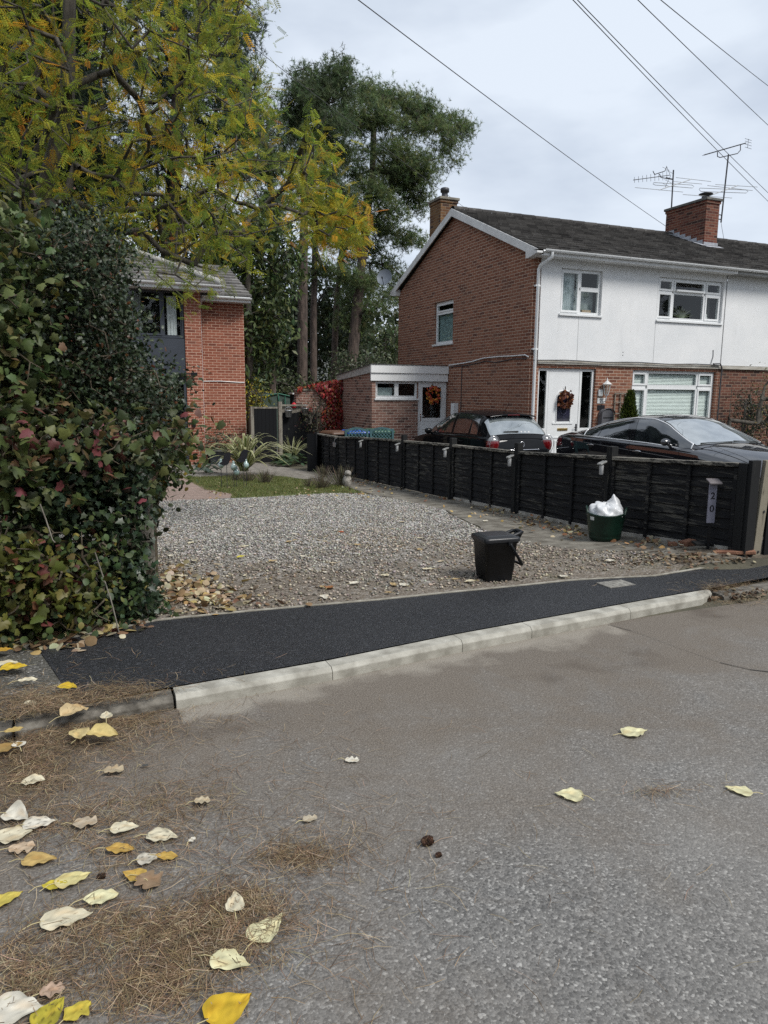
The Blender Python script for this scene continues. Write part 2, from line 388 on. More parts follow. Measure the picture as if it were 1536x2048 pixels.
M['twig'] = pm('twig', (.06, .045, .03), .9, c2=(.12, .10, .07), scale=20)
M['leaf'] = leafmat('leaf_matte'); M['leaf_gloss'] = leafmat('leaf_glossy', .42, .4, .12); M['needle'] = leafmat('pine_needles_green', .55, .3, .45)
M['leaf_thin'] = leafmat('leaf_thin', .5, .2, .58)
M['leaf_dry'] = leafmat('leaf_dry', .7, .25, .12)
M['concrete'] = pm('concrete', (.28, .265, .235), .9, c2=(.42, .40, .36), scale=7, bump=.004, bscale=120, detail=7)
M['kerb_new'] = pm('new_kerb_concrete', (.27, .255, .215), .85, c2=(.40, .385, .335), scale=9, bump=.003, bscale=150, detail=7)
M['kerb_old'] = pm('old_kerb_concrete', (.07, .062, .05), .9, c2=(.175, .16, .135), scale=14, bump=.008, bscale=70, detail=7)
M['stone'] = pm('pale_stone', (.20, .185, .16), .9, c2=(.36, .34, .31), scale=14, bump=.01)
M['soil'] = pm('soil', (.045, .034, .024), .95, c2=(.12, .10, .075), scale=18, bump=.02, bscale=45, detail=7)
M['white_bag'] = pm('white_bag', (.60, .61, .62), .35, var=.05, spec=.5)
M['teal'] = pm('teal_paint', (.035, .085, .095), .6, c2=(.05, .12, .13)); M['blue_bin'] = pm('blue_bin', (.012, .06, .30), .35); M['brown_bin'] = pm('brown_bin', (.09, .045, .025), .45); M['green_bin'] = pm('green_bin', (.03, .10, .055), .45)
M['num_grey'] = pm('number_plate_grey', (.20, .20, .25), .5, var=.05); M['ink'] = pm('ink', (.006, .006, .01), .5)
M['wire'] = pm('wire', (.05, .05, .055), .6)
# ================================================================== GROUND, ROAD, PAVEMENT
def sheet(poly, name, mat, off, step=.12, jit=0.0, zf=None):
    """a surface that follows the ground inside a plan outline, strip by strip"""
    ys = [p[1] for p in poly]; y0, y1 = min(ys), max(ys); rows = []; k = max(2, int((y1-y0)/step))
    nx = max(2, int((max(p[0] for p in poly)-min(p[0] for p in poly))/step))
    nx = min(nx, 80)
    for i in range(k+1):
        y = y0+(y1-y0)*min(max(i/k, .0008), .9992); xs = []
        for (xa, ya), (xb, yb) in zip(poly, poly[1:]+poly[:1]):
            if (ya > y) != (yb > y): xs.append(xa+(xb-xa)*(y-ya)/(yb-ya))
        a, b = min(xs), max(xs)
        if jit: a += rng.normal(0, jit); b += rng.normal(0, jit)
        xx = np.linspace(a, b, nx+1); z = (zf(xx, np.full(nx+1, y)) if zf else gz(xx, np.full(nx+1, y)))+off
        rows.append(np.stack([xx, np.full(nx+1, y), z], 1))
    return MB().grid(np.array(rows), flip=True).build(name, mat)

def terrain_mat():
    t = NT('rough_ground'); v = t.coord('Object'); n = t.noise(v, 1.5, 6)
    t.col(t.ramp(n, [(.35, (.05, .045, .03)), (.65, (.10, .09, .06))])); t.set(Roughness=.95); t.bump(t.noise(v, 20, 5), .03); return t.m
gx = np.concatenate([[-400, -150, -60, -25, -12], np.arange(-6, 4, .5), np.arange(4, 6.6, .1), np.arange(7, 20.1, .5), [28, 45, 90, 200, 450]])
gy = np.concatenate([[-300, -100, -30, -8, 0, 3.0], np.arange(3.4, 8, .2), np.arange(8, 25, 1.0), [28, 40, 60, 100, 200, 450]])
GX, GY = np.meshgrid(gx, gy, indexing='ij')
struct(MB().grid(np.stack([GX, GY, gz(GX, GY)-.004], 2)).build('ground', terrain_mat()))

# kerb line (front foot of the kerb on the road) and pavement edges, found from the photo
KF = [(-14, 3.15), (-2.0, 3.42), (.42, 3.60), (1.27, 3.66), (2.16, 3.78), (3.85, 3.93), (4.55, 3.98), (8, 4.3), (16, 5.0), (60, 9)]
def kf(x): return np.interp(x, [p[0] for p in KF], [p[1] for p in KF])
def road_mat():
    t = NT('road_asphalt'); v = t.coord('Object')
    vo = t.n('TexVoronoi'); vo.inputs['Scale'].default_value = 120; t.l(v, vo.inputs['Vector'])
    sep = t.n('SeparateColor'); t.l(vo.outputs['Color'], sep.inputs[0])
    c = t.ramp(sep.outputs[0], [(0, (.065, .062, .058)), (.2, (.115, .11, .103)), (.55, (.172, .165, .154)), (.86, (.235, .225, .21)), (.95, (.33, .318, .295)), (1, (.46, .445, .415))])
    vf = t.n('TexVoronoi'); vf.inputs['Scale'].default_value = 260; t.l(v, vf.inputs['Vector'])
    c = t.mix(.35, c, t.ramp(vf.outputs['Distance'], [(0, (.2, .2, .2)), (.6, (.06, .06, .06))]))
    big = t.noise(v, .9, 5); c = t.mix(t.ramp(big, [(.35, 0), (.7, .45)]), c, (.225, .21, .19))
    # needles trodden to brown dirt: along the gutter and the left of the road
    s = t.n('SeparateXYZ'); tcn = t.n('TexCoord'); t.l(tcn.outputs['Object'], s.inputs[0])
    X, Y = s.outputs[0], s.outputs[1]
    edge = t.math('SUBTRACT', t.math('ADD', t.math('MULTIPLY', X, .10), 3.55), Y)
    g1 = t.math('SUBTRACT', 1.0, t.math('DIVIDE', edge, 2.5))
    g2 = t.math('MULTIPLY', t.math('SUBTRACT', .95, X), .42)
    g = t.math('MAXIMUM', g1, t.math('MINIMUM', g2, .78)); nz = t.noise(v, 2.1, 7, .68, .5)
    k = t.math('ADD', t.math('MULTIPLY', g, .66), t.math('MULTIPLY', t.math('SUBTRACT', nz, .5), 1.15))
    sp = t.noise(v, 130, 3, .6)
    brown = t.ramp(sp, [(.3, (.06, .047, .036)), (.55, (.148, .124, .099)), (.75, (.26, .228, .188))])
    c = t.mix(t.ramp(k, [(.06, 0), (.55, .85)]), c, brown)
    # dry cement dust beside the new kerb, and small dark stains
    du = t.math('ADD', t.math('SUBTRACT', 1.0, t.math('DIVIDE', edge, .28)), t.math('MULTIPLY', t.math('SUBTRACT', t.noise(v, 3.2, 5), .5), 2.2))
    xr = t.math('MULTIPLY', t.math('GREATER_THAN', X, .42), t.math('LESS_THAN', X, 3.4))
    c = t.mix(t.math('MULTIPLY', t.ramp(du, [(.25, 0), (.75, .55)]), xr), c, t.ramp(sp, [(.3, (.25, .225, .185)), (.7, (.37, .34, .29))]))
    st = t.noise(v, 1.7, 4, .5); nr = t.math('LESS_THAN', edge, .75)
    c = t.mix(t.math('MULTIPLY', t.ramp(st, [(.60, 0), (.70, .5)]), nr), c, (.06, .045, .033))
    t.col(c); t.set(Roughness=.85, Specular_IOR_Level=.3)
    h = t.math('ADD', t.math('MULTIPLY', vo.outputs['Distance'], -.6), t.math('MULTIPLY', sep.outputs[0], .25)); t.bump(h, .006, .7); return t.m
rx = np.concatenate([[-200, -60, -20], np.linspace(-8, 14, 90), [20, 40, 120, 300]])
rows = []
for f in (0, .03, .1, .25, .45, .7, 1):
    y = kf(rx)*(1-f)+(-9)*f; z = -.0+.035*np.sin(np.pi*min(f*1.0, 1))*0+np.zeros_like(rx)
    rows.append(np.stack([rx, y, z], 1))
struct(MB().grid(np.array(rows)).build('road', road_mat()))
# the seam of an older repair that crosses the road on the right
seam = [at(x, y, 2, .0) for x, y in ((1215, 1250), (1262, 1262), (1318, 1282), (1375, 1303), (1440, 1326), (1500, 1340), (1600, 1352))]
P = np.array([[p+np.array([0, s*(.006+.004*random.random()), .004]) for s in (-1, 1)] for p in seam])
struct(MB().grid(P).build('road_seam', pm('seam_dirt', (.045, .04, .034), .95)))

def kerb_z(x): return np.interp(x, [-2, .4, 5, 9], [.062, .070, .078, .085])
def fresh_mat():
    t = NT('fresh_black_asphalt'); v = t.coord('Object')
    vo = t.n('TexVoronoi'); vo.inputs['Scale'].default_value = 125; t.l(v, vo.inputs['Vector'])
    sep = t.n('SeparateColor'); t.l(vo.outputs['Color'], sep.inputs[0])
    c = t.ramp(sep.outputs[0], [(0, (.0025, .0028, .0036)), (.5, (.009, .010, .013)), (.88, (.024, .026, .032)), (1, (.075, .078, .085))])
    c = t.mix(t.ramp(t.noise(v, 1.3, 5), [(.45, 0), (.75, .3)]), c, (.036, .037, .041))
    t.col(c); t.set(Roughness=.55, Specular_IOR_Level=.5); t.bump(t.math('ADD', t.math('MULTIPLY', vo.outputs['Distance'], -.7), t.math('MULTIPLY', sep.outputs[1], .6)), .014, 1); return t.m
def old_mat():
    t = NT('old_grey_asphalt'); v = t.coord('Object')
    vo = t.n('TexVoronoi'); vo.inputs['Scale'].default_value = 110; t.l(v, vo.inputs['Vector'])
    sep = t.n('SeparateColor'); t.l(vo.outputs['Color'], sep.inputs[0])
    c = t.ramp(sep.outputs[0], [(0, (.035, .034, .03)), (.6, (.085, .08, .07)), (.92, (.17, .165, .15)), (1, (.4, .39, .37))])
    c = t.mix(t.ramp(t.noise(v, 3, 6), [(.42, 0), (.7, .7)]), c, (.05, .047, .03))
    t.col(c); t.set(Roughness=.9); t.bump(t.math('MULTIPLY', vo.outputs['Distance'], -1.0), .008, .9); return t.m
BE = [at(x, y, 2, z)[:2] for x, y, z in ((60, 1293, .06), (320, 1241, .055), (505, 1223, .05), (768, 1200, .048), (900, 1186, .048), (1015, 1175, .05), (1150, 1161, .06), (1310, 1153, .075), (1426, 1134, .09), (1536, 1123, .10))]
bex = [p[0] for p in BE]+[9, 16, 60]; bey = [p[1] for p in BE]+[BE[-1][1]+.3, BE[-1][1]+1.0, 10.2]
def back_y(x): return np.interp(x, bex, bey)
def back_z(x): return np.interp(x, bex[:10], [.06, .055, .05, .048, .048, .05, .06, .075, .09, .10])
KW = .125
def pave_rows(x0, x1, n, skew=0.0, lift=0.0):
    """footway between the kerb's back and the drive; skew slides the front of its left end"""
    rows = []
    for f in np.linspace(0, 1, 7):
        x = np.linspace(x0+skew*(1-f), x1, n); yb = back_y(x); yf = kf(x)+KW+.002
        z = kerb_z(x)*(1-f)+back_z(x)*f+.004-.003*f+lift
        rows.append(np.stack([x, yf*(1-f)+yb*f, z], 1))
    return np.array(rows)
PX = at(70, 1298, 2, .06)[0]
o = MB().grid(pave_rows(PX, 16, 90, .22), flip=True).build('pavement', fresh_mat()); struct(o)
o = MB().grid(pave_rows(-16, PX+.25, 60, 0, -.006), flip=True).build('old_pavement', old_mat()); struct(o)
# timber edging strip between footway and drive
ex = np.linspace(PX-.1, 9, 90); ey = back_y(ex)+.012; ez = back_z(ex)+.006
mb = MB()
prof = [(-.01, -.05), (-.01, .0), (.018, .0), (.018, -.05)]
mb.grid(np.array([[(x, y+a, z+b) for a, b in prof] for x, y, z in zip(ex, ey, ez)]), smooth=False)
struct(mb.build('pavement_edging', pm('edging_timber', (.22, .20, .16), .9, c2=(.34, .32, .27), scale=9)))
# kerb stones: new pale ones one by one, old dark ones left and right
def kerb_stone(name, x0, x1, mat, label, z0=None, drop=0, nose=False, group=None):
    n = 6; xs = np.linspace(x0+.002, x1-.002, n); yf = kf(xs); zt = kerb_z(xs)+drop
    prof = [(0, -.12), (.0, -.022), (.018, -.004), (.022, 0), (KW, 0), (KW, -.12)]
    rows = []
    for i, (x, y, z) in enumerate(zip(xs, yf, zt)):
        q = (1 if nose and i == n-1 else 0)
        rows.append([(x, y+a+q*(.07 if a < .05 else 0), z+b) for a, b in prof])
    rows = np.array(rows); mb = MB().grid(rows, smooth=False, flip=True)
    mb.add(rows[0], [tuple(range(6))]); mb.add(rows[-1], [tuple(range(6))[::-1]])
    o = mb.build(name, mat, bevel=.004); tag(o, label, 'kerb stone', group); return o
ks = [.41, 1.27, 2.17, 2.72, 3.62, 4.56]
kl = ['first new pale kerb stone beside the dirty old one on the left', 'second new pale kerb stone, right of the dark open joint', 'short new pale kerb stone in the middle of the run', 'new pale kerb stone below the small cover in the footway', 'last new pale kerb stone with the splayed end on the right']
for i in range(5): kerb_stone('kerb_stone', ks[i], ks[i+1], M['kerb_new'], kl[i], nose=(i == 4), group='new kerb stones along the footway')
kerb_stone('old_kerb_stone', -.32, .40, M['kerb_old'], 'dark stained old kerb stone half under pine needles, left of the new kerb', drop=-.004)
kerb_stone('old_kerb_stone', -1.22, -.33, M['kerb_old'], 'old kerb stone buried in brown needles at the left edge', drop=-.012)
kerb_stone('old_kerb_stone', -2.2, -1.23, M['kerb_old'], 'old kerb stone further along the footway, outside the needle bank', drop=-.006, group='old kerb stones')
for i in range(3): kerb_stone('old_kerb_stone', -5.2+i*1.0, -4.22+i*1.0, M['kerb_old'], 'old grey kerb stone along the footway past the hedge', drop=-.006, group='old kerb stones past the hedge')
kerb_stone('old_kerb_stone', 4.62, 5.5, M['kerb_old'], 'old kerb stone under pine litter right of the splayed new kerb end', drop=-.03)
kerb_stone('old_kerb_stone', 5.51, 7.5, M['kerb_old'], 'old kerb stone at the far right beside the litter', drop=-.03)
# small cover let into the footway
p = at(1232, 1166, 2, float(.08)); mb = MB()
px_, py_ = at(1200, 1168, 2, .08), at(1262, 1166, 2, .08)
mb.box((p[0]-.13, p[1]-.085, .05), (p[0]+.13, p[1]+.085, .0755), 0)
for i in range(5): mb.box((p[0]-.12+.05*i, p[1]-.075, .075), (p[0]-.085+.05*i, p[1]+.075, .0768), 0)
tag(mb.build('utility_cover', pm('cover_metal', (.16, .15, .135), .75, c2=(.26, .25, .22), scale=30)), 'small grey utility cover set into the black footway', 'cover')

# ------------------------------------------------------------------ the drive
def gravel_mat():
    t = NT('gravel_bed'); v = t.coord('Object')
    vo = t.n('TexVoronoi'); vo.inputs['Scale'].default_value = 46; vo.inputs['Randomness'].default_value = 1; t.l(v, vo.inputs['Vector'])
    sep = t.n('SeparateColor'); t.l(vo.outputs['Color'], sep.inputs[0])
    c = t.ramp(sep.outputs[0], [(0, (.10, .097, .09)), (.35, (.2, .193, .18)), (.6, (.35, .335, .31)), (.85, (.52, .50, .47)), (1, (.7, .69, .66))])
    s = t.n('SeparateXYZ'); tcn = t.n('TexCoord'); t.l(tcn.outputs['Object'], s.inputs[0])
    g = t.math('SUBTRACT', 1.35, t.math('DIVIDE', t.math('SUBTRACT', s.outputs[1], 4.8), 2.9))
    k = t.math('ADD', g, t.math('MULTIPLY', t.math('SUBTRACT', t.noise(v, 1.6, 6, .6), .5), 2.4))
    so_ = t.ramp(t.noise(v, 60, 4), [(.3, (.055, .040, .026)), (.6, (.135, .102, .068)), (.8, (.26, .215, .16))])
    c = t.mix(t.ramp(k, [(.2, 0), (1.2, .80)]), c, so_)
    c = t.mix(t.ramp(t.noise(v, 1.1, 5), [(.62, 0), (.72, .35)]), c, (.11, .12, .05))
    t.col(c); t.set(Roughness=.9); t.bump(t.math('MULTIPLY', vo.outputs['Distance'], -1.0), .012, 1); return t.m
gp = [(float(x), float(back_y(x))+.02) for x in np.linspace(.2, 4.95, 24)]+[(5.0, 5.3), (4.55, 6.0), (4.35, 6.9), (4.55, 8.0), (4.85, 9.2), (4.8, 10.4), (4.6, 11.55), (4.1, 11.9), (2.3, 11.75), (1.2, 12.1), (-.2, 12.2), (-.3, 5.0)]
struct(sheet(gp, 'gravel_drive', gravel_mat(), .006, .12, .03))
pave_poly = [(4.3, 5.6), (4.9, float(back_y(4.9))+.02), (5.62, float(back_y(5.62))+.02), (5.62, 17.3), (4.95, 17.3), (4.7, 13), (4.75, 11), (4.85, 9), (4.5, 7.6), (4.3, 6.6)]
struct(sheet(pave_poly, 'concrete_path', pm('path_concrete', (.10, .088, .07), .95, c2=(.20, .185, .155), scale=6, bump=.006, bscale=110, detail=8), .004, .2, .02))
def block_mat():
    t = NT('block_paving'); v = t.coord('UV'); b = t.n('TexBrick'); t.l(v, b.inputs['Vector'])
    for k, q in (('Scale', 1), ('Mortar Size', .004), ('Bias', 0), ('Brick Width', .2), ('Row Height', .1)): b.inputs[k].default_value = q
    b.inputs['Color1'].default_value = (.22, .15, .12, 1); b.inputs['Color2'].default_value = (.29, .21, .175, 1); b.inputs['Mortar'].default_value = (.13, .11, .09, 1)
    t.col(t.mix(t.ramp(t.noise(v, 7, 5), [(.4, 0), (.75, .5)]), b.outputs['Color'], (.17, .14, .115))); t.set(Roughness=.9); t.bump(b.outputs['Fac'], -.004); return t.m
struct(sheet([(-3, 11.9), (1.2, 11.98), (2.35, 11.9), (2.55, 12.4), (2.3, 13.4), (2.15, 20.4), (-3, 20.4)], 'block_paving', block_mat(), .012, .3))
def lawn_mat():
    t = NT('lawn'); v = t.coord('Object'); t.col(t.ramp(t.noise(v, 12, 6), [(.35, (.07, .08, .028)), (.65, (.15, .165, .055))])); t.set(Roughness=.95); t.bump(t.noise(v, 60, 3), .02); return t.m
lp = [(2.35, 11.85), (3.4, 11.95), (4.6, 11.75), (4.72, 12.6), (4.5, 14.2), (4.3, 15.4), (3.9, 16.2), (2.2, 16.4), (2.2, 13.4), (2.5, 12.5)]
struct(sheet(lp, 'lawn', lawn_mat(), .010, .15, .03))
struct(sheet([(2.2, 16.2), (4.1, 16.0), (4.5, 14.8), (4.95, 15.0), (5.2, 17.5), (4.8, 21.2), (2.2, 20.9)], 'garden_path', pm('path_grey', (.15, .135, .115), .95, c2=(.24, .22, .19), scale=7), .007, .3))
struct(sheet([(5.7, 4.95), (16, 5.5), (16, 14.8), (10.1, 14.8), (9.9, 18.6), (5.7, 18.6)], 'neighbour_drive', pm('drive_tarmac', (.08, .078, .075), .9, c2=(.14, .135, .13), scale=6, bump=.004), .006, .5))
struct(sheet([(float(x), float(back_y(x))+.018) for x in np.linspace(4.4, 8.8, 10)]+[(8.8, float(back_y(8.8))+.5), (5.7, 5.2), (4.4, 5.7)], 'soil', M['soil'], .004, .15, .0))
# loose stones
def stones():
    n = 42000; x = rng.uniform(-.2, 5.0, n*3); y = 4.95+7.1*rng.uniform(0, 1, n*3)**1.0; k = in_poly(x, y, gp)
    dens = np.clip((y-4.9)/2.4, .42, 1)*(.75+.25*np.sin(x*3.1+np.sin(y*2.3)*2)); k &= rng.uniform(0, 1, n*3) < dens
    x, y = x[k][:n], y[k][:n]; m = len(x)
    T = np.array([(1, 0, 0), (0, .75, .05), (-.9, .1, 0), (.05, -.7, 0), (.1, .05, .55), (0, 0, -.4)])
    TF = [(0, 1, 4), (1, 2, 4), (2, 3, 4), (3, 0, 4), (1, 0, 5), (2, 1, 5), (3, 2, 5), (0, 3, 5)]
    th = rng.uniform(0, 6.28, m); A = np.stack([np.cos(th), np.sin(th), rng.normal(0, .25, m)], 1); Nn = rand_dir(m, 3)
    s = rng.uniform(.008, .022, m); pos = np.stack([x, y, gz(x, y)+.007+s*.25], 1)
    c = pick([(.62, .61, .59), (.42, .41, .40), (.27, .265, .265), (.17, .17, .175), (.34, .29, .23), (.75, .74, .72)], m, .12, [.2, .27, .22, .14, .1, .07])
    dirt = np.clip(1.15-(y-4.9)/2.6+.35*np.sin(x*2.3+np.sin(y*1.9)*1.5)+rng.normal(0, .25, m), 0, 1)[:, None]; c = c*np.array((.93, .90, .85)); c = c*(1-.7*dirt)+.7*dirt*c*np.array((.80, .67, .52))
    V, F, C = scatter(T, TF, pos, A, Nn, s, c); struct(np_mesh('gravel_stones', V, F, M['leaf_dry'], None, C), 'stuff')
stones()
# grass blades of the little lawn
def blades(poly, n, name, h, cols, y0, y1, x0, x1, extra=None):
    x = rng.uniform(x0, x1, n*3); y = rng.uniform(y0, y1, n*3); k = in_poly(x, y, poly); x, y = x[k][:n], y[k][:n]; m = len(x)
    T = [(0, -.10, 0), (0, .10, 0), (.6, .05, .06), (1, 0, .2)]
    V, F, C = scatter(T, [(0, 1, 2), (0, 2, 3)], np.stack([x, y, gz(x, y)+.008], 1), rand_dir(m, 2.4), rand_dir(m), rng.uniform(.5, 1, m)*h, pick(cols, m, .2))
    return struct(np_mesh(name, V, F, M['leaf'], None, C), 'stuff')
blades(lp, 26000, 'grass', .05, [(.10, .135, .035), (.15, .18, .05), (.22, .21, .08)], 11.7, 16.5, 2.1, 4.8)
# ================================================================== BUILDINGS
def frame(o, U, Nn):
    o, U, Nn = np.array(o, float), np.array(U, float), np.array(Nn, float)
    return lambda u, v, d=0: o+u*U+np.array([0, 0, v])+d*Nn
def wall_open(mb, fr, u0, u1, v0, v1, ops, rev=.1, mi=0, room=1, depth=.55):
    """a wall face with window holes, their reveals and a dark room behind each hole"""
    us = sorted({u0, u1, *[q for o in ops for q in (o[0], o[2])]}); vs = sorted({v0, v1, *[q for o in ops for q in (o[1], o[3])]})
    for a, b in zip(us, us[1:]):
        for c, d in zip(vs, vs[1:]):
            if any(o[0] <= a+1e-6 and b <= o[2]+1e-6 and o[1] <= c+1e-6 and d <= o[3]+1e-6 for o in ops): continue
            mb.add([fr(a, c), fr(b, c), fr(b, d), fr(a, d)], [(0, 1, 2, 3)], mi)
    for a, c, b, d in [o[:4] for o in ops]:
        for (p, q) in (((a, c), (b, c)), ((b, c), (b, d)), ((b, d), (a, d)), ((a, d), (a, c))):
            mb.add([fr(*p, 0), fr(*q, 0), fr(*q, -rev), fr(*p, -rev)], [(3, 2, 1, 0)], mi)
            mb.add([fr(*p, -rev), fr(*q, -rev), fr(*q, -depth), fr(*p, -depth)], [(3, 2, 1, 0)], room)
        mb.add([fr(a, c, -depth), fr(b, c, -depth), fr(b, d, -depth), fr(a, d, -depth)], [(0, 1, 2, 3)], room)
def window(parent, fr, a, c, b, d, panes, fmat, f=.055, dep=-.07, sill=True, back=None, proud=.012, name='window', bar=.045):
    """frame with a rebated sash round each pane; panes = (u0, v0, u1, v1, sash?) in the opening"""
    e = .004; mb = MB()
    a += e; b -= e; c += e; d -= e
    mb.fbox(fr, (a, c, dep-.06), (a+f, d, dep)); mb.fbox(fr, (b-f, c, dep-.06), (b, d, dep))
    mb.fbox(fr, (a+f, d-f, dep-.06), (b-f, d, dep-.002)); mb.fbox(fr, (a+f, c, dep-.06), (b-f, c+f, dep-.002))
    gl = MB()
    for q in panes:
        u0, v0, u1, v1, sash = q[:5]; s = bar if sash else .018; tilt = q[5] if len(q) > 5 else 0
        pr = dep+(.018 if sash else .004)
        for A, B in (((u0, v0), (u0+s, v1)), ((u1-s, v0), (u1, v1)), ((u0+s, v1-s), (u1-s, v1)), ((u0+s, v0), (u1-s, v0+s))):
            t0 = tilt*(v1-A[1])/(v1-v0)*0
            mb.fbox(fr, (*A, dep-.05), (*B, pr+(tilt if A[1] < v1-s-1e-6 and B[1] <= v0+s+1e-6 else 0)))
        gl.add([fr(u0+s-.01, v0+s-.01, dep-.012+tilt), fr(u1-s+.01, v0+s-.01, dep-.012+tilt), fr(u1-s+.01, v1-s+.01, dep-.012), fr(u0+s-.01, v1-s+.01, dep-.012)], [(0, 1, 2, 3)])
    us = sorted({q[0] for q in panes}|{q[2] for q in panes}); 
    for x0, y0, x1, y1 in [q[:4] for q in panes]:      # mullions and transoms fill between panes
        pass
    for i, p in enumerate(panes):
        for q in panes[i+1:]:
            for (k0, k1, m0, m1) in ((0, 2, 1, 3), (1, 3, 0, 2)):
                lo, hi = (p, q) if p[k0] < q[k0] else (q, p)
                g = hi[k0]-lo[k1]
                if 0 < g < .12:
                    s0, s1 = max(p[m0], q[m0]), min(p[m1], q[m1])
                    if s1 > s0:
                        if k0 == 0: mb.fbox(fr, (lo[2], s0, dep-.055), (hi[0], s1, dep+.001))
                        else: mb.fbox(fr, (s0, lo[3], dep-.055), (s1, hi[1], dep+.0015))
    w_ = mb.build(name, fmat, parent)
    gl.build('glass', M['glass'], w_)
    if sill:
        MB().fbox(fr, (a-.04, c-.045, -.09), (b+.04, c-.002, .045)).build('sill', fmat, w_)
    if back: back(w_)
    return w_
def slats(fr, u0, v0, u1, v1, d, pitch=.028, mat=None):
    def go(w_):
        mb = MB(); n = int((v1-v0)/pitch)
        for i in range(n):
            z = v0+i*pitch; s = .006*math.sin(i*.7)
            mb.add([fr(u0, z, d+.008), fr(u1, z+.002*math.sin(i), d+.008), fr(u1, z+pitch*.86, d-.010), fr(u0, z+pitch*.86, d-.010)], [(0, 1, 2, 3)])
        mb.build('blind', mat or M['blind'], w_)
    return go
def drape(fr, u0, v0, u1, v1, d, mat=None, waves=9, amp=.018):
    def go(w_):
        us = np.linspace(u0, u1, waves*6); P = np.array([[fr(u, v, d+amp*math.sin((u-u0)/(u1-u0)*waves*6.28)) for v in (v0, v1)] for u in us])
        MB().grid(P).build('curtain', mat or M['curtain'], w_)
    return go
def roof_tiles(mb, x0, x1, ye, ze, yr, zr, tw=.3, ex=.3, th=.046, seed=0, clip=None):
    """interlocking tiles laid course by course from eaves to ridge, each a thin tilted slab"""
    rr = random.Random(seed); L_ = math.hypot(yr-ye, zr-ze); n = max(1, round(L_/ex)); s = np.array([0, (yr-ye)/L_, (zr-ze)/L_]); nn = np.cross([1, 0, 0], s); nn = nn if nn[2] > 0 else -nn
    for k in range(n):
        a = L_*k/n; b = min(L_, L_*(k+1)/n+.06); off = (k % 2)*tw/2
        m = int((x1-x0)/tw)+2
        for i in range(m):
            xa = x0+i*tw-off; xb = xa+tw-.006; xa, xb = max(xa, x0), min(xb, x1)
            if xb-xa < .03: continue
            if clip:
                t = (a+b)/2/L_
                if not clip((xa+xb)/2, t): continue
            j = rr.gauss(0, .003); o = np.array([0, ye, ze])
            lift0, lift1 = th*1.0+.012+j, .004+j
            P = [o+s*a+nn*lift0, o+s*b+nn*lift1]
            c = (P[0]+P[1])/2+np.array([(xa+xb)/2, 0, 0]); e = (P[1]-P[0])/2; ln = np.linalg.norm(e); up = np.cross([1, 0, 0], e/ln); up = up if up[2] > 0 else -up
            mb.obox(c-up*th*.4, ((xb-xa)/2, 0, 0), e, up*th*.5)

# ------------------------------------------------------------------ main house (left half of a pair)
XG, XP, YF, YB = 10.0, 16.03, 14.63, 22.15
ZE, ZR, YR = 4.72, 6.42, 18.39
house = thing('brick_house', 'brown brick house with white rendered upper storey behind the two black cars', 'house', (XG, YF, -.25))
ff = frame((0, YF, 0), (1, 0, 0), (0, -1, 0)); fg = frame((XG, YB, 0), (0, -1, 0), (-1, 0, 0))
gy_ = lambda y: YB-y
mb = MB()
# gable wall with its window
gw = (gy_(19.60), 2.98, gy_(18.44), 4.18)
wall_open(mb, fg, 0, YB-YF, -.6, ZE, [gw])
mb.add([fg(0, ZE), fg(YB-YF, ZE), fg(gy_(YR), ZR)], [(0, 1, 2)])
# brick front, ground floor: nib, pier between door and window, right of window
lw = (13.10, .35, 15.93, 2.20); dr = (10.26, -.6, 11.95, 2.20)
wall_open(mb, ff, XG, XP, -.6, 2.28, [lw, dr], rev=.09)
mb.add([ff(XG, 2.28), ff(10.2, 2.28), ff(10.2, ZE), ff(XG, ZE)], [(0, 1, 2, 3)])
mb.add([(XG, YB, -.6), (XP, YB, -.6), (XP, YB, ZE), (XG, YB, ZE)], [(0, 1, 2, 3)])
mb.build('wall', [M['brick_main'], M['dark_room']], house)
# upper front: white rendered panels standing a little proud, with joints
W1 = (10.77, 3.46, 11.97, 4.50); W2 = (13.74, 3.45, 15.93, 4.50)
fu = frame((0, YF-.035, 0), (1, 0, 0), (0, -1, 0))
mb = MB(); jo = [10.2, 11.32, 13.70, XP-.012]
for a, b in zip(jo, jo[1:]):
    ops = []
    for W in (W1, W2):
        u0, u1 = max(W[0], a), min(W[2], b)
        if u1 > u0: ops.append((u0, W[1], u1, W[3]))
    us = [a+.0015, b-.0015]
    wall_open(mb, fu, a+.0015, b-.0015, 2.37, 4.70, [], 0) if not ops else None
    if ops:
        u = sorted({a+.0015, b-.0015, *[q for o in ops for q in (max(o[0], a+.0015), min(o[2], b-.0015))]}); v = [2.37, ops[0][1], 4.50, 4.70]
        for p, q in zip(u, u[1:]):
            for r_, s_ in zip(v, v[1:]):
                if any(o[0]-1e-3 <= p and q <= o[2]+1e-3 and r_ >= o[1]-1e-6 and s_ <= o[3]+1e-6 for o in ops): continue
                mb.add([fu(p, r_), fu(q, r_), fu(q, s_), fu(p, s_)], [(0, 1, 2, 3)])
for W in (W1, W2):
    a, c, b, d = W
    for (p, q) in (((a, c), (b, c)), ((b, c), (b, d)), ((b, d), (a, d)), ((a, d), (a, c))):
        mb.add([fu(*p, 0), fu(*q, 0), fu(*q, -.1), fu(*p, -.1)], [(3, 2, 1, 0)]); mb.add([fu(*p, -.1), fu(*q, -.1), fu(*q, -.6), fu(*p, -.6)], [(3, 2, 1, 0)], 1)
    mb.add([fu(a, c, -.6), fu(b, c, -.6), fu(b, d, -.6), fu(a, d, -.6)], [(0, 1, 2, 3)], 1)
mb.add([fu(10.2, 2.37), fu(10.2, 4.7), fu(10.2, 4.7, -.034), fu(10.2, 2.37, -.034)], [(0, 1, 2, 3)])
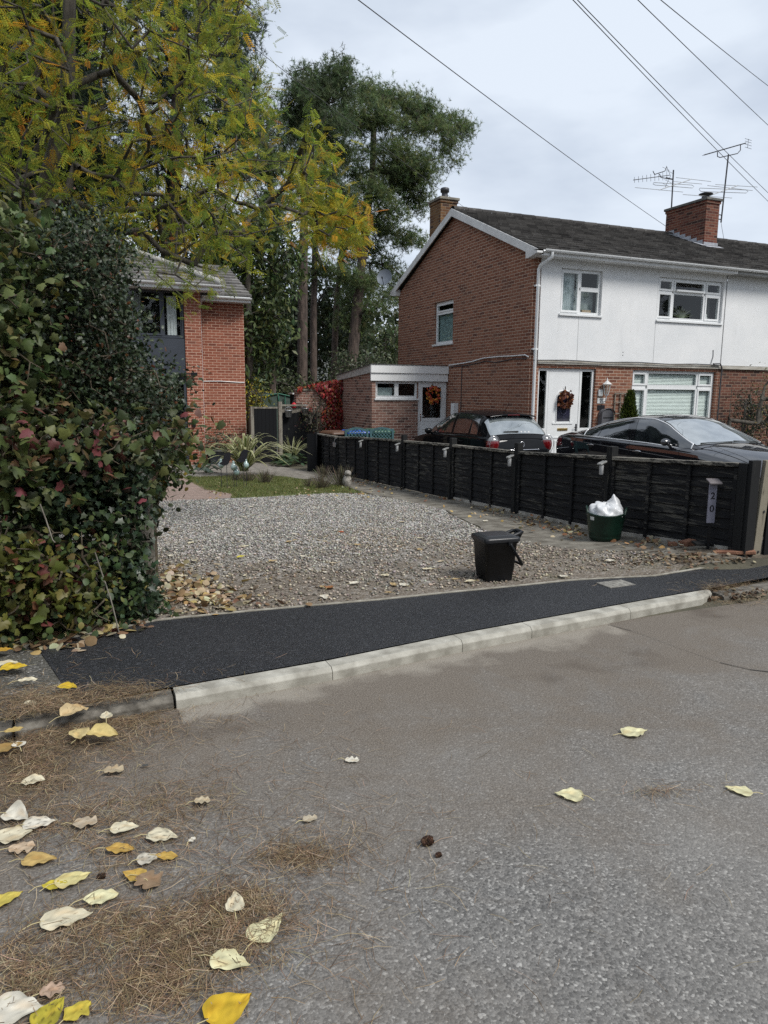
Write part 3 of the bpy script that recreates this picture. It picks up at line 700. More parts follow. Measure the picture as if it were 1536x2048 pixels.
mb.add([fu(10.2, 2.37), fu(XP-.012, 2.37), fu(XP-.012, 2.37, -.034), fu(10.2, 2.37, -.034)], [(0, 1, 2, 3)])
pan = mb.build('rendered_panel', [M['render'], M['dark_room']], house)
# joints, old fixing rings and a cable hole in the render
jm = pm('render_joint', (.22, .22, .22), .9)
for x, z0, z1 in ((11.32, 2.4, 3.40), (13.70, 2.4, 3.40)): MB().fbox(fu, (x-.004, z0, .0), (x+.004, z1, .0015)).build('joint', jm, pan)
MB().fbox(fu, (XP-.018, 2.37, 0), (XP-.002, 4.7, .004)).build('joint', jm, pan)
for x, z in ((12.72, 2.62), (12.72, 2.55), (15.72, 2.75)): MB().obox(fu(x, z, .002), (.012, 0, 0), (0, .003, 0), (0, 0, .012)).build('fixing_hole', jm, pan)
mb = MB()      # drip beam under the render and soffit of the door recess
mb.fbox(ff, (10.2, 2.285, -.05), (12.05, 2.365, .05)); mb.fbox(ff, (12.052, 2.278, -.05), (XP-.01, 2.364, .055))
mb.build('beam', M['beam'], house)
# windows
F1 = frame((0, YF-.035, 0), (1, 0, 0), (0, -1, 0))
def w1back(w_):
    drape(F1, 10.84, 3.53, 11.30, 4.45, -.2)(w_)
    MB().fbox(F1, (11.35, 3.52, -.30), (11.93, 4.05, -.28)).build('curtain', pm('net', (.30, .34, .34), .8, c2=(.42, .46, .46), scale=2), w_)
    MB().obox(F1(11.62, 3.56, -.14), (.13, 0, 0), (0, .03, 0), (0, 0, .03)).build('ornament', pm('ornament', (.35, .25, .16), .7), w_)
window(house, F1, *W1, [(10.82, 3.51, 11.33, 4.45, 1), (11.38, 3.51, 11.92, 4.03, 0), (11.38, 4.09, 11.92, 4.45, 0)], M['white_pvc'], back=w1back)
def w2back(w_):
    mb = MB()
    for i in range(11):
        q = -1.2+i*.24; L_ = .30+.12*random.random()
        mb.tube([F1(14.72+L_*math.sin(q)*u*(1+.3*u), 3.53+L_*math.cos(q)*u*(1.1-.25*u), -.18) for u in np.linspace(0, 1, 6)], [.012, .014, .012, .009, .006, .002], 4)
    mb.build('spider_plant', pm('house_plant', (.10, .12, .06), .5), w_)
    MB().lathe([(.02, 0), (.03, .06), (.012, .1), (.02, .13), (.005, .16)], F1(15.52, 3.53, -.13), 10).build('ornament', M['white_paint'], w_)
    drape(F1, 15.6, 3.53, 15.86, 4.1, -.35, pm('dim_curtain', (.16, .17, .16), .8), 4)(w_)
window(house, F1, *W2, [(13.79, 3.51, 14.24, 4.13, 1), (14.29, 3.51, 15.33, 4.13, 0), (15.38, 3.51, 15.88, 4.13, 1), (13.79, 4.18, 14.24, 4.45, 1), (14.29, 4.18, 15.33, 4.45, 1, .06), (15.38, 4.18, 15.88, 4.45, 1)], M['white_pvc'], back=w2back)
window(house, fg, *gw, [(gw[0]+.055, 3.04, gw[2]-.055, 3.84, 0), (gw[0]+.055, 3.89, gw[2]-.055, 4.12, 1)], M['white_pvc'], back=slats(fg, gw[0]+.05, 3.03, gw[2]-.05, 3.86, -.16, .026, pm('teal_blind', (.34, .46, .46), .6)))
LW = lw
window(house, ff, *LW, [(13.16, .42, 13.60, 1.74, 1), (13.66, .42, 15.33, 1.74, 0), (15.38, .42, 15.87, 1.74, 1), (13.16, 1.82, 13.60, 2.14, 1), (13.66, 1.82, 15.33, 2.14, 0), (15.38, 1.82, 15.87, 2.14, 1)], M['white_pvc'],
       back=slats(ff, 13.16, .42, 15.87, 2.14, -.15, .036))
# front door with side lights
fd = frame((0, YF+.06, 0), (1, 0, 0), (0, -1, 0))
mb = MB()
def ring_boxes(mb, fr, a, c, b, d, s, d0, d1):
    mb.fbox(fr, (a, c, d0), (a+s, d, d1)); mb.fbox(fr, (b-s, c, d0), (b, d, d1)); mb.fbox(fr, (a+s, d-s, d0), (b-s, d, d1)); mb.fbox(fr, (a+s, c, d0), (b-s, c+s, d1))
for a, b in ((10.27, 10.60), (11.52, 11.94)): ring_boxes(mb, fd, a, -.10, b, 2.19, .06, -.05, .0)
mb.fbox(fd, (10.33, .62, -.05), (10.54, .76, .002)); mb.fbox(fd, (11.58, .62, -.05), (11.88, .76, .002))
mb.fbox(fd, (10.602, 2.12, -.05), (11.518, 2.19, .0))
mb.fbox(fd, (10.602, -.16, -.05), (11.518, -.102, .02))
fr_ = mb.build('door_frame', M['white_pvc'], house)
for a, b in ((10.33, 10.54), (11.58, 11.88)):
    for c, d in ((-.04, .62), (.76, 2.13)): MB().add([fd(a, c, -.02), fd(b, c, -.02), fd(b, d, -.02), fd(a, d, -.02)], [(0, 1, 2, 3)]).build('side_light', M['glass'], fr_)
mb = MB(); mb.fbox(fd, (10.61, -.098, -.045), (11.51, 2.115, -.004))
for a, c, b, d in ((10.76, .05, 11.36, .55),): ring_boxes(mb, fd, a, c, b, d, .035, -.004, .010)
ring_boxes(mb, fd, 10.85, .14, 11.27, .46, .03, -.004, .008)
mb.fbox(fd, (10.76, .86, -.004), (11.36, .90, .012))
for s in (0, 1): mb.tube([fd(10.86+.42*s, .9, .0), fd(10.86+.42*s, 1.55, .0), fd(10.86+.42*s+(.06 if s == 0 else -.06), 1.64, 0), fd(11.07, 1.68, 0)], .014, 6)
dd = mb.build('front_door', M['white_pvc'], house)
mb = MB(); arc = [(10.88, .93), (11.26, .93), (11.26, 1.50)]+[(11.07+.19*math.cos(q), 1.50+.10*math.sin(q)) for q in np.linspace(.3, 2.84, 8)]+[(10.88, 1.50)]
mb.prism([fd(u, v, -.002) for u, v in arc], fd(0, 0, .006)-fd(0, 0, 0)); mb.build('glass', carglass('leaded_glass', (.012, .014, .025), (.03, .03, .055)), dd)
mb = MB()
mb.tube([fd(11.07+.09*math.cos(q), 1.18+.09*math.sin(q), .008) for q in np.linspace(0, 6.28, 17)], .004, 5, caps=False); mb.tube([fd(11.07, .95, .008), fd(11.07, 1.55, .008)], .003, 4)
mb.build('leading', pm('leading', (.10, .10, .16), .5), dd)
MB().fbox(fd, (10.92, .70, -.004), (11.22, .76, .012)).build('letter_box', M['brass'], dd, .004)
mb = MB(); mb.fbox(fd, (11.455, .62, -.004), (11.495, .86, .008)); mb.tube([fd(11.475, .78, .01), fd(11.475, .78, .045), fd(11.38, .78, .048)], .010, 6); mb.build('handle', M['dark_metal'], dd)
# roof
mb = MB(); roof_tiles(mb, XG-.13, XP-.004, 14.27, ZE+.06, YR, ZR+.1, seed=3)
roof_tiles(mb, XG-.13, XP-.004, 22.5, ZE+.06, YR, ZR+.1, seed=4)
mb.add([(XG-.1, 14.3, ZE+.05), (XP-.01, 14.3, ZE+.05), (XP-.01, YR, ZR+.085), (XG-.1, YR, ZR+.085)], [(0, 1, 2, 3)])
mb.add([(XG-.1, 22.45, ZE+.05), (XP-.01, 22.45, ZE+.05), (XP-.01, YR, ZR+.085), (XG-.1, YR, ZR+.085)], [(3, 2, 1, 0)])
rf = mb.build('roof', M['roof_main'], house)
def ridge(x0, x1, parent, z, y=YR, mat=None):
    mb = MB(); k = int((x1-x0)/.42)
    for i in range(k):
        a = x0+(x1-x0)*i/k; b = a+(x1-x0)/k-.012; arc = [(math.cos(q)*.13, math.sin(q)*.085) for q in np.linspace(-.2, math.pi+.2, 9)]
        mb.grid(np.array([[(x, y+p, z+h+.008*(x == b)) for p, h in arc] for x in (a, b)]))
    mb.build('ridge_tile', mat or M['roof_main'], parent)
ridge(XG-.13, XP-.01, rf, ZR+.10)
# bargeboards, box ends, soffit
mb = MB(); xb = XG-.16
for y0 in (14.27, 22.51):
    s = 1 if y0 < YR else -1; k = (ZR-ZE)/(YR-14.27)
    zt = lambda y: ZE+.075+(ZR-ZE+.04)*(1-abs(y-YR)/(YR-14.27))
    p = [(xb, y0, zt(y0)), (xb, YR+s*.0015*-1, zt(YR)), (xb, YR-s*.0015, zt(YR)-.20), (xb, y0+s*.45, zt(y0+s*.45)-.185)]
    p = p if s < 0 else p[::-1]
    mb.prism([np.array(q) for q in p], (.03, 0, 0))
    mb.prism([np.array(q) for q in [(xb-.004, y0+s*.0, zt(y0)-.03), (xb-.004, y0+s*.46, zt(y0+s*.46)-.14), (xb-.004, y0+s*.46, ZE-.06), (xb-.004, y0+s*.36, ZE-.07), (xb-.004, y0, ZE+.0)]], (.165, 0, 0))
mb.build('bargeboard', M['white_paint'], house)
mb = MB(); mb.box((XG-.02, 14.28, ZE-.045), (XP-.012, 14.59, ZE-.03)); mb.box((XG+.02, 14.27, ZE-.05), (XP-.012, 14.29, ZE+.08))
mb.build('soffit', M['white_paint'], house)
def gutter(mb, x0, x1, y, z, r=.055):
    arc = [(math.cos(q)*r, math.sin(q)*r) for q in np.linspace(math.pi, 2*math.pi, 9)]+[(r-.006, .0)]+[(math.cos(q)*(r-.006), math.sin(q)*(r-.006)) for q in np.linspace(2*math.pi, math.pi, 9)]
    mb.grid(np.array([[(x, y+p, z+h) for p, h in arc] for x in (x0, x1)]))
    for x in np.arange(x0+.4, x1, 1.0):
        a2 = [(math.cos(q)*(r+.006), math.sin(q)*(r+.006)) for q in np.linspace(math.pi, 2*math.pi, 9)]
        mb.grid(np.array([[(xx, y+p, z+h) for p, h in a2] for xx in (x, x+.05)]))
mb = MB(); gutter(mb, XG+.0, XP-.005, 14.215, ZE+.075); mb.build('gutter', M['white_pvc'], house)
mb = MB(); dx = 10.09
mb.tube([(dx+.12, 14.22, ZE+.03), (dx+.12, 14.22, ZE-.08), (dx+.01, 14.50, ZE-.22), (dx, 14.55, ZE-.3), (dx, 14.555, -.5)], .038, 10)
for z in (4.05, 2.62, .8): mb.box((dx-.06, 14.54, z-.02), (dx+.06, 14.625, z+.02)); mb.tube([(dx, 14.555, z-.02), (dx, 14.555, z+.02)], .044, 10)
mb.build('downpipe', M['white_pvc'], house)
# cables along the gable at floor level and a thin drop
mb = MB()
pts = [(XG-.02, y, z) for y, z in ((18.6, 2.36), (17.9, 2.39), (17.3, 2.42), (16.7, 2.49), (16.0, 2.50), (15.4, 2.49), (14.8, 2.49), (14.66, 2.44))]
mb.tube(pts, .016, 6); mb.build('cable', M['white_pvc'], house)
mb = MB()
mb.tube([(XG-.015, y, z) for y, z in ((18.5, 2.31), (17.4, 2.34), (16.6, 2.41), (16.1, 2.36), (15.3, 2.42), (14.75, 2.40))], .012, 5)
mb.tube([(XG-.012, 17.85, 2.34), (XG-.012, 17.86, 1.2), (XG-.012, 17.85, .2)], .012, 5)
x_ = np.linspace(10.02, 16.0, 14); mb.tube([(x, YF-.095, 2.372+.012*math.sin(x*3)) for x in x_], .012, 5)
mb.tube([(15.72, YF-.05, 2.75), (15.73, YF-.05, 2.6), (15.66, YF-.06, 2.4)], .008, 5); mb.tube([(15.7, YF-.1, 2.4), (15.95, YF-.1, 2.41), (16.02, YF-.1, 2.3), (16.0, YF-.1, .4)], .02, 6)
mb.build('cable', M['wire'], house)
# rear chimney
def chimney(parent, x0, x1, y0, y1, z0, z1, mat, cap):
    mb = MB(); mb.box((x0, y0, z0), (x1, y1, z1-.15)); mb.box((x0-.025, y0-.025, z1-.152), (x1+.025, y1+.025, z1-.075)); c = mb.build('chimney', mat, parent)
    MB().box((x0-.06, y0-.06, z1-.075), (x1+.06, y1+.06, z1)).build('capping', cap, c, .012); return c
ch = chimney(house, 10.30, 10.84, 19.9, 20.6, 5.4, 7.24, brick('brick_chimney_rear', (.13, .06, .03), (.23, .13, .06), (.22, .18, .13), stain=(.10, .07, .035), burnt=.3), pm('cap_stone', (.16, .145, .12), .9, c2=(.24, .22, .18)))
MB().lathe([(.12, 0), (.10, .10), (.09, .14), (.09, .2), (.13, .21), (.13, .31), (.10, .33)], (10.58, 20.2, 7.24), 14).build('chimney_pot', M['dark_metal'], ch)

# ------------------------------------------------------------------ the adjoining half
nb = thing('adjoining_house', 'right half of the pair of houses, white render over brick at the right edge', 'house', (XP, YF, -.25))
mb = MB(); wall_open(mb, ff, XP, 22.1, -.6, 2.28, [(18.2, .4, 20.8, 2.15)]); mb.add([(XP, YB, -.6), (22.1, YB, -.6), (22.1, YB, ZE), (XP, YB, ZE)], [(0, 1, 2, 3)])
mb.add([(22.1, YF, -.6), (22.1, YB, -.6), (22.1, YB, ZE), (22.1, YR, ZR), (22.1, YF, ZE)], [(0, 1, 2, 3, 4)])
mb.build('wall', [brick('brick_adjoining', (.10, .042, .03), (.19, .08, .055), (.27, .20, .15), stain=(.12, .085, .06), burnt=.3), M['dark_room']], nb)
mb = MB(); wall_open(mb, fu, XP+.012, 22.1, 2.37, 4.70, [(17.9, 3.45, 20.1, 4.5)], .1); o = mb.build('rendered_panel', [M['render'], M['dark_room']], nb)
window(nb, fu, 17.9, 3.45, 20.1, 4.5, [(17.96, 3.51, 18.6, 4.44, 1), (18.65, 3.51, 20.04, 4.44, 0)], M['white_pvc'])
window(nb, ff, 18.2, .4, 20.8, 2.15, [(18.26, .46, 18.9, 2.09, 1), (18.95, .46, 20.74, 2.09, 0)], M['white_pvc'])
MB().fbox(ff, (XP+.002, 2.276, -.05), (22.1, 2.362, .06)).build('beam', M['beam'], nb)
mb = MB(); roof_tiles(mb, XP+.004, 22.2, 14.27, ZE+.06, YR, ZR+.1, seed=8); roof_tiles(mb, XP+.004, 22.2, 22.5, ZE+.06, YR, ZR+.1, seed=9)
mb.add([(XP+.01, 14.3, ZE+.05), (22.2, 14.3, ZE+.05), (22.2, YR, ZR+.085), (XP+.01, YR, ZR+.085)], [(0, 1, 2, 3)])
mb.add([(XP+.01, 22.45, ZE+.05), (22.2, 22.45, ZE+.05), (22.2, YR, ZR+.085), (XP+.01, YR, ZR+.085)], [(3, 2, 1, 0)])
r2 = mb.build('roof', M['roof_main'], nb); ridge(XP+.005, 22.2, r2, ZR+.10)
mb = MB(); mb.box((XP+.005, 14.28, ZE-.045), (22.2, 14.59, ZE-.03)); mb.box((XP+.005, 14.27, ZE-.05), (22.2, 14.29, ZE+.08)); mb.build('soffit', M['soffit'], nb)
mb = MB(); gutter(mb, XP+.0, 22.2, 14.215, ZE+.075); mb.build('gutter', M['white_pvc'], nb)
CX0, CX1, CY0, CY1, CZ = 17.62, 18.14, 17.02, 18.62, 7.34
ch = chimney(nb, CX0, CX1, CY0, CY1, 5.6, CZ, M['brick_chimney'], pm('cap_slab', (.09, .088, .08), .9, c2=(.15, .145, .13)))
rz_ = lambda y: ZE+.06+(ZR+.04-ZE)*(y-14.27)/(YR-14.27)
mb = MB()
for i in range(6):       # stepped lead flashing up the cheek, apron in front
    y0 = CY0+.03+i*.235; z0 = rz_(y0); mb.prism([np.array((CX0-.006, y0, z0+.02)), np.array((CX0-.006, y0+.25, rz_(y0+.25)+.02)), np.array((CX0-.006, y0+.24, rz_(y0+.25)+.09)), np.array((CX0-.006, y0+.02, z0+.20))][::-1], (.004, 0, 0))
mb.obox(((CX0+CX1)/2, CY0-.10, rz_(CY0-.10)+.052), (.34, 0, 0), (0, .13, .053), (0, 0, .004)); mb.box((CX0-.01, CY0-.012, rz_(CY0)), (CX1+.03, CY0-.002, rz_(CY0)+.14))
mb.obox((CX0-.10, 17.75, rz_(17.75)+.055), (.10, 0, 0), (0, .85, .35), (0, 0, .004))
mb.build('flashing', M['lead'], ch)
mb = MB(); p_ = (17.9, 17.35, CZ)
mb.lathe([(.13, 0), (.12, .1), (.11, .12)], p_, 12); mb.lathe([(.20, .17), (.21, .19), (.10, .23)], p_, 12)
for q in range(4): mb.tube([(p_[0]+.1*math.cos(q*1.57), p_[1]+.1*math.sin(q*1.57), CZ+.1), (p_[0]+.13*math.cos(q*1.57), p_[1]+.13*math.sin(q*1.57), CZ+.18)], .012, 5)
mb.build('chimney_pot', M['dark_metal'], ch)

# ------------------------------------------------------------------ brick lean-to on the gable
XL, YL, YLB = 7.66, 18.69, 21.34
lean = thing('lean_to', 'low brick lean-to with white fascia, glazed door and strip window on the gable', 'extension', (XL, YL, -.3))
fl = frame((0, YL, 0), (1, 0, 0), (0, -1, 0)); fls = frame((XL, YLB, 0), (0, -1, 0), (-1, 0, 0))
sw = (7.77, 1.42, 9.06, 1.90); ld = (9.07, -.4, 9.98, 1.90)
mb = MB(); wall_open(mb, fl, XL, 9.99, -.6, 1.9, [sw, ld], .08, depth=.5)
mb.add([fls(0, -.6), fls(YLB-YL, -.6), fls(YLB-YL, 2.2), fls(0, 1.98)], [(0, 1, 2, 3)]); mb.add([(XL, YLB, -.6), (9.99, YLB, -.6), (9.99, YLB, 2), (XL, YLB, 2)], [(3, 2, 1, 0)])
mb.build('wall', [M['brick_old'], M['dark_room']], lean)
mb = MB(); mb.box((XL-.05, YL-.05, 1.905), (9.985, YL-.004, 2.115)); mb.box((XL-.06, YL-.085, 2.12), (9.987, YL-.004, 2.335))
mb.build('fascia', M['fascia'], lean)
mb = MB(); mb.prism([np.array(q) for q in ((XL-.05, YL-.003, 2.12), (XL-.05, YL-.003, 2.33), (XL-.05, YLB+.12, 2.08), (XL-.05, YLB+.12, 1.93))], (.045, 0, 0)); mb.build('verge_board', pm('grey_verge', (.30, .29, .27), .8, c2=(.45, .44, .42), scale=14), lean)
mb = MB(); mb.prism([np.array(q) for q in ((XL-.08, YL-.1, 2.337), (XL-.08, YL-.1, 2.355), (XL-.08, YLB+.16, 2.105), (XL-.08, YLB+.16, 2.085))], (2.42-.07, 0, 0)); mb.build('roof', pm('felt', (.10, .10, .095), .9), lean)
def lw_back(w_): MB().fbox(fl, (7.84, 1.48, -.22), (8.36, 1.72, -.21)).build('blind', pm('frost', (.45, .52, .52), .7), w_)
window(lean, fl, *sw, [(7.83, 1.48, 8.39, 1.85, 0), (8.47, 1.48, 9.02, 1.85, 0)], M['white_pvc'], back=lw_back, f=.05)
mb = MB(); ring_boxes(mb, fl, 9.075, -.3, 9.975, 1.895, .055, -.09, -.03); mb.fbox(fl, (9.132, -.3, -.085), (9.918, .78, -.045)); ring_boxes(mb, fl, 9.132, .78, 9.918, 1.838, .095, -.085, -.04)
for k in range(7): mb.fbox(fl, (9.23, .1+k*.075, -.045), (9.82, .155+k*.075, -.035))
d2 = mb.build('side_door', M['white_pvc'], lean)
MB().fbox(fl, (9.225, .875, -.075), (9.825, 1.745, -.068)).build('glass', M['glass'], d2)
mb = MB(); mb.tube([fl(9.17, .93, -.03), fl(9.17, .93, .01), fl(9.27, .93, .012)], .01, 6); mb.fbox(fl, (9.155, .8, -.04), (9.185, 1.0, -.028)); mb.build('handle', M['chrome'], d2)

def wreath(c, rr_, label, cols, parent_fr):
    n = 110; q = rng.uniform(0, 6.28, n); rad = rr_*(1+rng.normal(0, .16, n)); P = np.array([c+np.array([0, -.03, 0])+a*np.array([math.cos(b), 0, math.sin(b)*1.12])+np.array([0, -abs(rng.normal(0, .025)), 0]) for a, b in zip(rad, q)])
    T = [(0, 0, 0), (.45, .38, .08), (1, 0, -.1), (.45, -.38, .08)]; A = rand_dir(n); A[:, 1] = -np.abs(A[:, 1])
    V, F, C = scatter(T, [(0, 1, 2, 3)], P, A, rand_dir(n)+np.array([0, -1.0, 0]), rng.uniform(.07, .11, n), pick(cols, n, .15))
    t = thing('wreath', label, 'wreath', tuple(c)); np_mesh('leaves', V, F, M['leaf_dry'], t, C)
    mb = MB(); mb.tube([c+rr_*np.array([math.cos(b), -.02/rr_, math.sin(b)*1.1]) for b in np.linspace(0, 6.28, 20)], .02, 6, caps=False); mb.build('hoop', M['twig'], t)
    mb = MB(); mb.tube([c+np.array([0, -.02, rr_]), c+np.array([0, -.02, rr_+.16])], .012, 5); mb.build('hook', M['bark'], t)
wreath(fl(9.52, 1.52, .0), .17, 'bright orange leaf wreath on the glazed lean-to door', [(.62, .22, .04), (.55, .10, .04), (.75, .38, .07), (.5, .06, .05)], fl)
wreath(fd(11.07, 1.46, .02), .15, 'dark red and brown leaf wreath on the white front door', [(.17, .05, .03), (.24, .09, .03), (.10, .035, .03)], fd)
# white meter post by the gable
mb = MB(); a_ = at(905, 806, 0, XG-.14)
mb.box((XG-.14, a_[1]-.09, -.4), (XG-.01, a_[1]+.09, a_[2]))
mb.build('x', M['white_pvc']); o = bpy.data.objects['x']; o.name = 'boundary_marker'; tag(o, 'short white boxed pipe cover against the gable beside the lean-to door', 'pipe cover')

# ------------------------------------------------------------------ left house
lh = thing('red_brick_house', 'orange red brick house with grey tiled roof behind the hedge', 'house', (3.0, 20.6, -.5))
YW, YW2, XR = 21.3, 20.62, 4.74
fw = frame((0, YW, 0), (1, 0, 0), (0, -1, 0)); fw2 = frame((0, YW2, 0), (1, 0, 0), (0, -1, 0))
mb = MB(); wall_open(mb, fw, 3.42, XR, -.8, 4.25, [])
ops = [(.2, 3.04, 2.98, 4.12), (.2, -.8, 2.98, 1.9)]
wall_open(mb, fw2, -5, 3.42, -.8, 4.36, [(.2, -.8, 2.98, 4.30)], .1, depth=.7)
mb.add([(3.42, YW2, -.8), (3.42, YW, -.8), (3.42, YW, 4.3), (3.42, YW2, 4.3)], [(0, 1, 2, 3)])
mb.add([(XR, YW, -.8), (XR, 27.2, -.8), (XR, 27.2, 4.2), (XR, 24.0, 5.35), (XR, YW, 4.2)], [(0, 1, 2, 3, 4)])
mb.add([(-5, 27.2, -.8), (XR, 27.2, -.8), (XR, 27.2, 4.2), (-5, 27.2, 4.2)], [(3, 2, 1, 0)])
mb.build('wall', [M['brick_left'], M['dark_room']], lh)
anth = pm('anthracite', (.035, .042, .055), .5, var=.08)
mb = MB(); mb.fbox(fw2, (.21, 2.12, -.09), (2.972, 2.98, -.03)); mb.build('cladding_panel', anth, lh)
mb = MB(); mb.fbox(fw2, (.21, 1.98, -.09), (2.975, 2.115, .06)); mb.build('canopy', anth, lh)
def lwb(w_):
    drape(fw2, 2.55, 3.06, 2.80, 4.1, -.2, pm('white_curtain', (.55, .56, .56), .8), 3)(w_)
    drape(fw2, 1.55, 3.06, 1.9, 4.1, -.25, pm('grey_curtain', (.22, .23, .23), .8), 3)(w_)
window(lh, fw2, .21, 2.99, 2.975, 4.29, [(.27, 3.05, 1.45, 4.2, 0), (1.5, 3.05, 2.4, 4.2, 1), (2.45, 3.05, 2.9, 4.2, 0)], anth, back=lwb, sill=False)
mb = MB(); ring_boxes(mb, fw2, .21, -.55, 2.975, 1.975, .07, -.1, -.03); mb.fbox(fw2, (1.5, -.5, -.09), (1.6, 1.9, -.035)); mb.fbox(fw2, (2.3, -.5, -.09), (2.36, 1.9, -.035))
gd = mb.build('glazed_door', anth, lh); MB().fbox(fw2, (.27, -.5, -.08), (2.92, 1.92, -.07)).build('glass', M['glass'], gd)
mb = MB(); p_ = at(390, 748, 1, YW2-.15); mb.box(p_-np.array([.5, -.02, .02]), p_+np.array([.0, .1, .02])); mb.box(p_-np.array([.1, .03, .05]), p_+np.array([.06, .03, .04])); mb.build('flood_light', M['black_plastic'], lh, .005)
mb = MB(); p_ = at(388, 846, 1, YW2-.03); mb.box(p_-np.array([.045, .03, .11]), p_+np.array([.045, .03, .11])); mb.build('wall_light', M['black_plastic'], lh, .006)
zr2 = lambda y: 4.2+(5.42-4.2)/(24.0-20.98)*(y-20.98)
mb = MB(); roof_tiles(mb, 1.2, XR+.16, 20.93, 4.2, 24.0, 5.42, .33, .33, .05, 21); roof_tiles(mb, -5, XR+.16, 27.4, 4.1, 24.0, 5.42, .33, .33, .03, 22)
mb.add([(1, 20.98, 4.19), (XR+.13, 20.98, 4.19), (XR+.13, 24, 5.40), (1, 24, 5.40)], [(0, 1, 2, 3)]); mb.add([(-5, 27.4, 4.09), (XR+.13, 27.4, 4.09), (XR+.13, 24, 5.40), (-5, 24, 5.40)], [(3, 2, 1, 0)])
# front range, hipped at its right end
k_ = .40
roof_tiles(mb, -5, 3.9, 20.15, 4.36, 23.2, 4.36+k_*3.05, .33, .33, .05, 23, clip=lambda x, t: x < 3.95-t*3.05*.70)
mb.add([(-5, 20.2, 4.35), (3.85, 20.2, 4.35), (1.75, 23.2, 5.55), (-5, 23.2, 5.55)], [(0, 1, 2, 3)])
mb.add([(3.85, 20.2, 4.35), (3.87, 23.2, 4.4), (1.75, 23.2, 5.55)], [(0, 1, 2)])
rl = mb.build('roof', M['roof_left'], lh)
mb = MB(); hp = [np.array((3.95-.70*3.05*t, 20.13+3.05*t, 4.41+k_*3.05*t)) for t in np.linspace(0, 1, 8)]
for a, b in zip(hp, hp[1:]): mb.tube([a, a+(b-a)*.97], .10, 10)
mb.build('hip_tile', M['mortar'], rl)
ridge(1.2, XR+.15, rl, 5.42, 24.0, M['roof_left'])
mb = MB(); gutter(mb, -5, 3.98, 20.08, 4.36, .06); mb.box((-5, 20.14, 4.22), (3.9, 20.16, 4.40)); mb.box((-5, 20.161, 4.22), (3.92, 20.62, 4.235)); mb.box((3.901, 20.14, 4.22), (3.925, 21.0, 4.40))
gutter(mb, 3.5, XR+.14, 20.88, 4.17, .06); mb.box((3.43, 20.93, 4.05), (XR+.12, 20.95, 4.2)); mb.box((3.43, 20.951, 4.05), (XR+.12, 21.3, 4.065))
mb.build('gutter', M['white_pvc'], lh)
mb = MB(); mb.tube([(3.50, 20.9, 4.12), (3.50, 21.1, 3.98), (3.50, 21.25, 3.9), (3.50, 21.255, -.6)], .035, 8)
for z in (3.2, 1.6, .2): mb.tube([(3.50, 21.255, z), (3.50, 21.255, z+.04)], .042, 8)
mb.build('downpipe', M['white_pvc'], lh)
MB().tube([(3.52, 21.285, 1.86), (4.0, 21.285, 1.87), (4.6, 21.285, 1.84), (4.72, 21.285, 1.84)], .012, 5).build('cable', M['white_pvc'], lh)
# ================================================================== FENCE
FX = 5.6
FP = [(4.72, .97), (6.50, .885), (8.37, .80), (10.23, .765), (12.09, .715), (13.92, .655), (15.72, .575), (17.28, .56)]
fen = thing('panel_fence', 'low black overlap panel fence running from the footway to the back of the drive', 'fence', (FX, 4.7, 0))
for i in range(7):
    (ya, za), (yb, zb) = FP[i], FP[i+1]; ya += .05; yb -= .05
    g = lambda y: float(gz(FX-.1, y))+.03
    mb = MB(); n = 8
    for k in range(n):
        ys = np.linspace(ya+.01, yb-.01, 16); w0 = rng.normal(0, .004, 16).cumsum()*.6; w0 -= w0.mean()
        P = []
        for y, q in zip(ys, w0):
            u = (y-ya)/(yb-ya); t0 = za+(zb-za)*u-.02; b0 = g(y); H_ = t0-b0
            zt = b0+H_*(n-k)/n+.012; zl = b0+H_*(n-k-1)/n-.018+q
            P.append([(FX+.004, y, zt), (FX-.018, y, zl), (FX-.008, y, zl-.002), (FX+.012, y, zt)])
        mb.grid(np.array(P), smooth=False)
    o = mb.build('fence_panel', M['fence'], fen)
    for u in (0.012, .34, .66, .988):
        y = ya+(yb-ya)*u; zt = za+(zb-za)*u-.03; MB().obox((FX-.030, y, (zt+g(y)-.01)/2), (.010, 0, 0), (0, .019, 0), (0, 0, (zt-g(y)+.01)/2)).build('batten', M['fence'], o)
    mb = MB(); c = np.array((FX-.006, (ya+yb)/2, (za+zb)/2)); e = np.array((0, (yb-ya)/2, (zb-za)/2)); mb.obox(c, (.042, 0, 0), e, (0, 0, .018)); mb.build('capping_rail', M['fence_cap'], o, .004)
    if i < 3:
        mb = MB(); c = np.array((FX-.004, (ya+yb)/2, (g(ya)+g(yb))/2-.05)); mb.obox(c, (.02, 0, 0), (0, (yb-ya)/2, (g(yb)-g(ya))/2), (0, 0, .07)); mb.build('gravel_board', M['concrete'], o)
for i, (y, z) in enumerate(FP):
    ext = [0.02, .13, .13, .12, .12, -.02, -.02, .04][i]; b = float(gz(FX, y))-.1
    MB().obox((FX, y, (z+ext+b)/2), (.045, 0, 0), (0, .045, 0), (0, 0, (z+ext-b)/2)).build('post', M['fence_post'], fen, .005)
    if 0 < i < 7:
        mb = MB(); mb.obox((FX-.0555, y, (z-.05+b)/2-.02), (.010, 0, 0), (0, .03, 0), (0, 0, (z-.1-b)/2)); mb.build('post_cover', M['fence_post'], fen)
